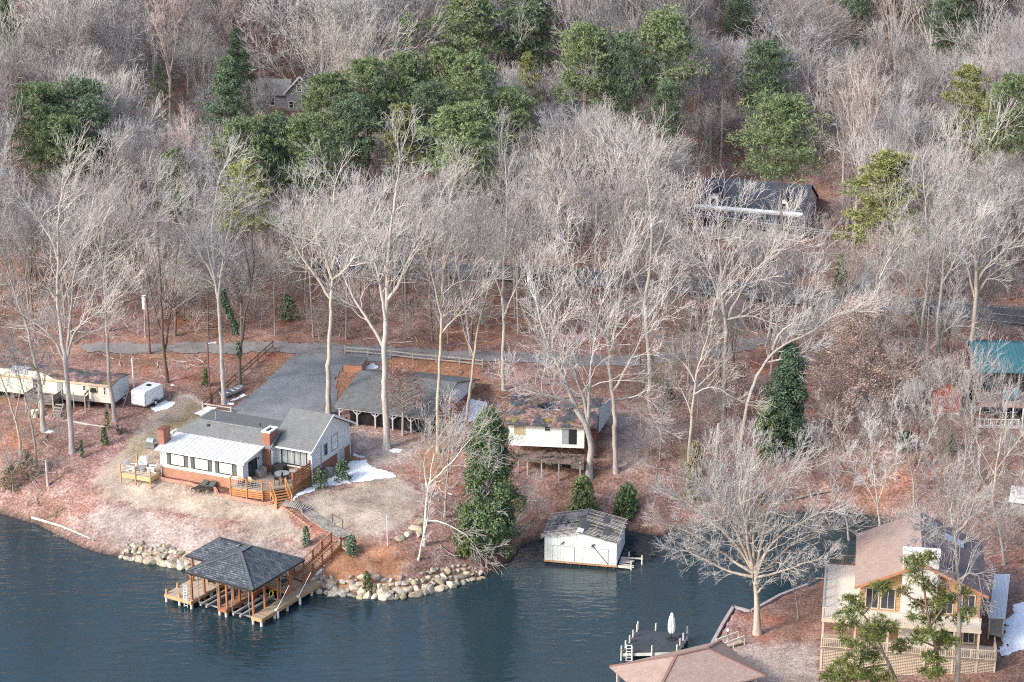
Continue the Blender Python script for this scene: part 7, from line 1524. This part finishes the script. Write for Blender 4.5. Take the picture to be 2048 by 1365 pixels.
log((133,843),(210,856),.11,pale_wood,'long pale log lying on the leaves in front of the mobile home'); log((64,1040),(188,1085),.12,bk_white,'white dead branch trailing from the left bank across the rocks into the water','driftwood',.25,7)
log((1040,985),(1150,1000),.1,bk_grey,'grey fallen trunk on the red bank behind the derelict boathouse'); log((1078,1082),(1130,1068),.14,dark_wood,'dark half-sunk log left of the derelict boathouse','sunken_log',.15); log((845,1180),(868,1180),.07,bk_white,'bleached branch leaning on the shore rocks','driftwood',.5); log((1720,832),(1810,800),.1,bk_white,'bleached fallen branch under the tan-leaved beech'); log((1590,1000),(1660,985),.12,bk_grey,'pale fallen trunk low on the cove bank')
g = G(237,868); t = thing('tree_stump','dark uprooted stump at the upper edge of the lawn','stump',tuple(g)); out = [[] for _ in range(6)]; rg = np.random.default_rng(2); b = MB(); b.cyl((0,0,-.2),(.1,0,.5),.35,.2,9); b.build('trunk', dark_wood, t)
for k in range(7): fork_out(rg, np.array([0,0,.35]), unit(rg.normal(0,1,3)+[0,0,.5]), .4, .07, 3, 5, out, .02, 35, .8, .05, .15, 1)
raw_obj('roots', np_mesh('stump_roots', *tubes([x for l in out for x in l], None), dark_wood), t)
g = G(70,835); t = thing('storage_bin','cream bin half hidden under the mobile home deck','bin',tuple(g)); b = MB(); b.lathe([(.3,0),(.36,.7),(.38,.72)],(0,0,0),12); b.build('tub', creamsd, t); b = MB(); b.cyl((0,0,.72),(0,0,.78),.4,n=12); b.build('lid', creamsd, t)
# chairs on the dock and a parked car by the cape house
def deck_seat(label,m,grp): 
    t = thing('lounge_chair',label,'chair',group=grp); b = MB(); b.slab([(-.3,-.35,.38),(.3,-.35,.38),(.3,.3,.32),(-.3,.3,.32)],.05); b.build('seat',m,t); b = MB(); b.slab([(-.3,.3,.33),(.3,.3,.33),(.3,.62,.9),(-.3,.62,.9)],.05); b.build('backrest',m,t)
    for x in (-.28,.28):
        for y in (-.3,.35): b = MB(); b.box(x-.02,x+.02,y-.02,y+.02,0,.34); b.build('leg',blackm,t)
    return t
ds = deck_seat('dark lounge chair on the back walkway at the foot of the long stairs', black, 'dark chairs on the covered dock'); place(ds, BO, -1.7, 6.7, .75, 160); c = copy_tree(ds); place(c, BO, -7.2, 3.4, .75, 200); c['label'] = 'dark lounge chair on the left dock platform behind the ladder'
g = G(1808,452); t = thing('parked_car','silver car parked at the top of the cape house driveway','car',tuple(g),25); cm = mat('silver_car_paint',(.42,.44,.47),.25,.05,1,5,.4)
b = MB(); b.extr([(-1.9,-.8,.35),(1.9,-.8,.35),(1.9,-.8,.75),(1.1,-.8,.9),(.5,-.8,1.35),(-1.0,-.8,1.38),(-1.7,-.8,.95),(-1.9,-.8,.85)],(0,1.6,0)); b.build('body',cm,t); b = MB(); b.extr([(.98,-.82,.92),(.48,-.82,1.3),(-.95,-.82,1.32),(-1.5,-.82,.97)],(0,1.64,0)); b.build('window',glass,t)
for x in (-1.2,1.2):
    for y in (-.78,.78): b = MB(); b.cyl((x,y-.1,.32),(x,y+.1,.32),.32,n=14); wl = b.build('wheel',black,t); b = MB(); b.cyl((x,y-.11,.32),(x,y+.11,.32),.17,n=10); b.build('rim',greymetal,wl)
g = G(1492,612); t = thing('mailbox','small dark mailbox on a post at the near edge of the paved road','mailbox',tuple(g)); b = MB(); b.box(-.05,.05,-.05,.05,-.2,1.0); b.build('post',grey_wood,t); b = MB(); b.extr([(-.15,-.3,1.0),(.15,-.3,1.0),(.15,-.3,1.2),(.08,-.3,1.3),(-.08,-.3,1.3),(-.15,-.3,1.2)],(0,.6,0)); b.build('box',blackm,t)
# foreground pines in front of the log house: branches read from the photograph
def front_pine(base, limbs, clumps, r0, label, seed):
    g = G(*base); rg = np.random.default_rng(seed); t = thing('pine_tree', label, 'pine tree', tuple(g)); tr = []; PP = []; UU = []
    def at(px,py,dy=0): r = ray(px,py); return r*((g[1]+dy)/r[1])+np.array([0,0,CAMH])-g
    for i,L in enumerate(limbs):
        w_ = np.array([at(*p) for p in L]); 
        if i == 0: w_[0] = [0,0,-.4]
        tr.append((w_, np.linspace(r0*(1 if i == 0 else .5), r0*.3 if i == 0 else .03, len(w_)), 7))
    for px,py,r in clumps:
        dy = rg.uniform(-1.3,1.3); c = at(px,py,dy); R = r/23.5; d = min((np.linalg.norm(x[0][-1 if i else int(len(x[0])*.7)]-c), i) for i,x in enumerate(tr[:len(limbs)]))[1]; src = tr[d][0]; q = src[np.argmin(np.linalg.norm(src-c,axis=1))]; tr.append((np.array([q,(q+c)/2-[0,0,.15],c]), np.array([.04,.03,.015]), 4))
        R *= 1.2; n = int(44*(R/.8)**1.6)+14; dd = unit_rows(rg.normal(0,1,(n,3))+[0,0,.3]); PP.append(c+dd*rg.uniform(.25,1,(n,1))*R*np.array([1,.9,.72])); UU.append(dd)
    V,F = needles(rg, np.concatenate(PP), np.concatenate(UU), 10, .30, .022); raw_obj('trunk', np_mesh('front_pine_trunk', *tubes(tr,None), bk_pine, True), t); raw_obj('crown', np_mesh('front_pine_crown', V, F, fo_front), t)
fo_front = foliage('bright_pine_needles', (.06,.085,.025), (.24,.27,.085), .05)
LZ = lambda x,y: (1620+x/3.74, 1000+y/3.74)
cl = [(520,660,28),(560,640,22),(760,470,30),(830,450,28),(900,420,22),(780,560,26),(850,620,24),(910,650,26),(1000,720,26),(960,770,24),(1060,740,20),(1150,690,24),(1180,840,24),(1120,900,22),(880,800,30),(800,780,22),(700,690,20),(940,880,28),(880,900,24),(760,880,16),(290,760,24),(350,740,20),(250,860,24),(330,850,26),(380,810,18),(240,950,22),(330,930,18),(450,960,30),(540,930,34),(600,960,24),(440,1040,24),(520,1010,22),(830,1010,26),(900,990,24),(800,1060,16),(700,1080,22),(650,1110,18),(330,1090,24),(260,1060,18),(430,1130,26),(480,1180,22),(400,1190,18),(880,1180,24),(950,1200,20),(1000,1080,26),(1080,1060,20),(990,1010,18),(300,1200,28),(220,1230,22),(160,1300,26),(260,1310,30),(340,1280,24),(420,1310,26),(500,1290,24),(580,1340,22),(120,1340,20),(920,1310,24),(860,1290,18),(960,1280,18),(200,1360,24),(330,1360,26),(480,1370,20)]
cl = [(*LZ(x,y), r*1.15/3.74*1.9) for x,y,r in cl]
mid = 1620+640/3.74
front_pine((1800,1470),[[(1800,1470),LZ(640,1340),LZ(590,1230),LZ(540,1130),LZ(500,1000),LZ(480,900)],[LZ(540,1130),LZ(420,1050),LZ(320,900)],[LZ(590,1230),LZ(400,1260),LZ(250,1300)],[LZ(500,1000),LZ(400,860),LZ(300,780)]],[c for c in cl if c[0] < mid],.17,'crooked yellow-green pine in front of the left half of the log house porches',1)
front_pine((1878,1455),[[(1878,1455),LZ(960,1250),LZ(940,1100),LZ(900,950),LZ(870,800),LZ(850,620),LZ(830,470)],[LZ(900,950),LZ(1000,800),LZ(1150,720)],[LZ(940,1100),LZ(800,1040),LZ(690,1080)],[LZ(870,800),LZ(700,700),LZ(540,650)]],[c for c in cl if c[0] >= mid],.17,'taller yellow-green pine in front of the white stone chimney',2)
SC.cycles.use_denoising = DENOISE; SC.cycles.pixel_filter_type = 'BLACKMAN_HARRIS'; SC.cycles.filter_width = 1.1
SC.cycles.use_adaptive_sampling = False
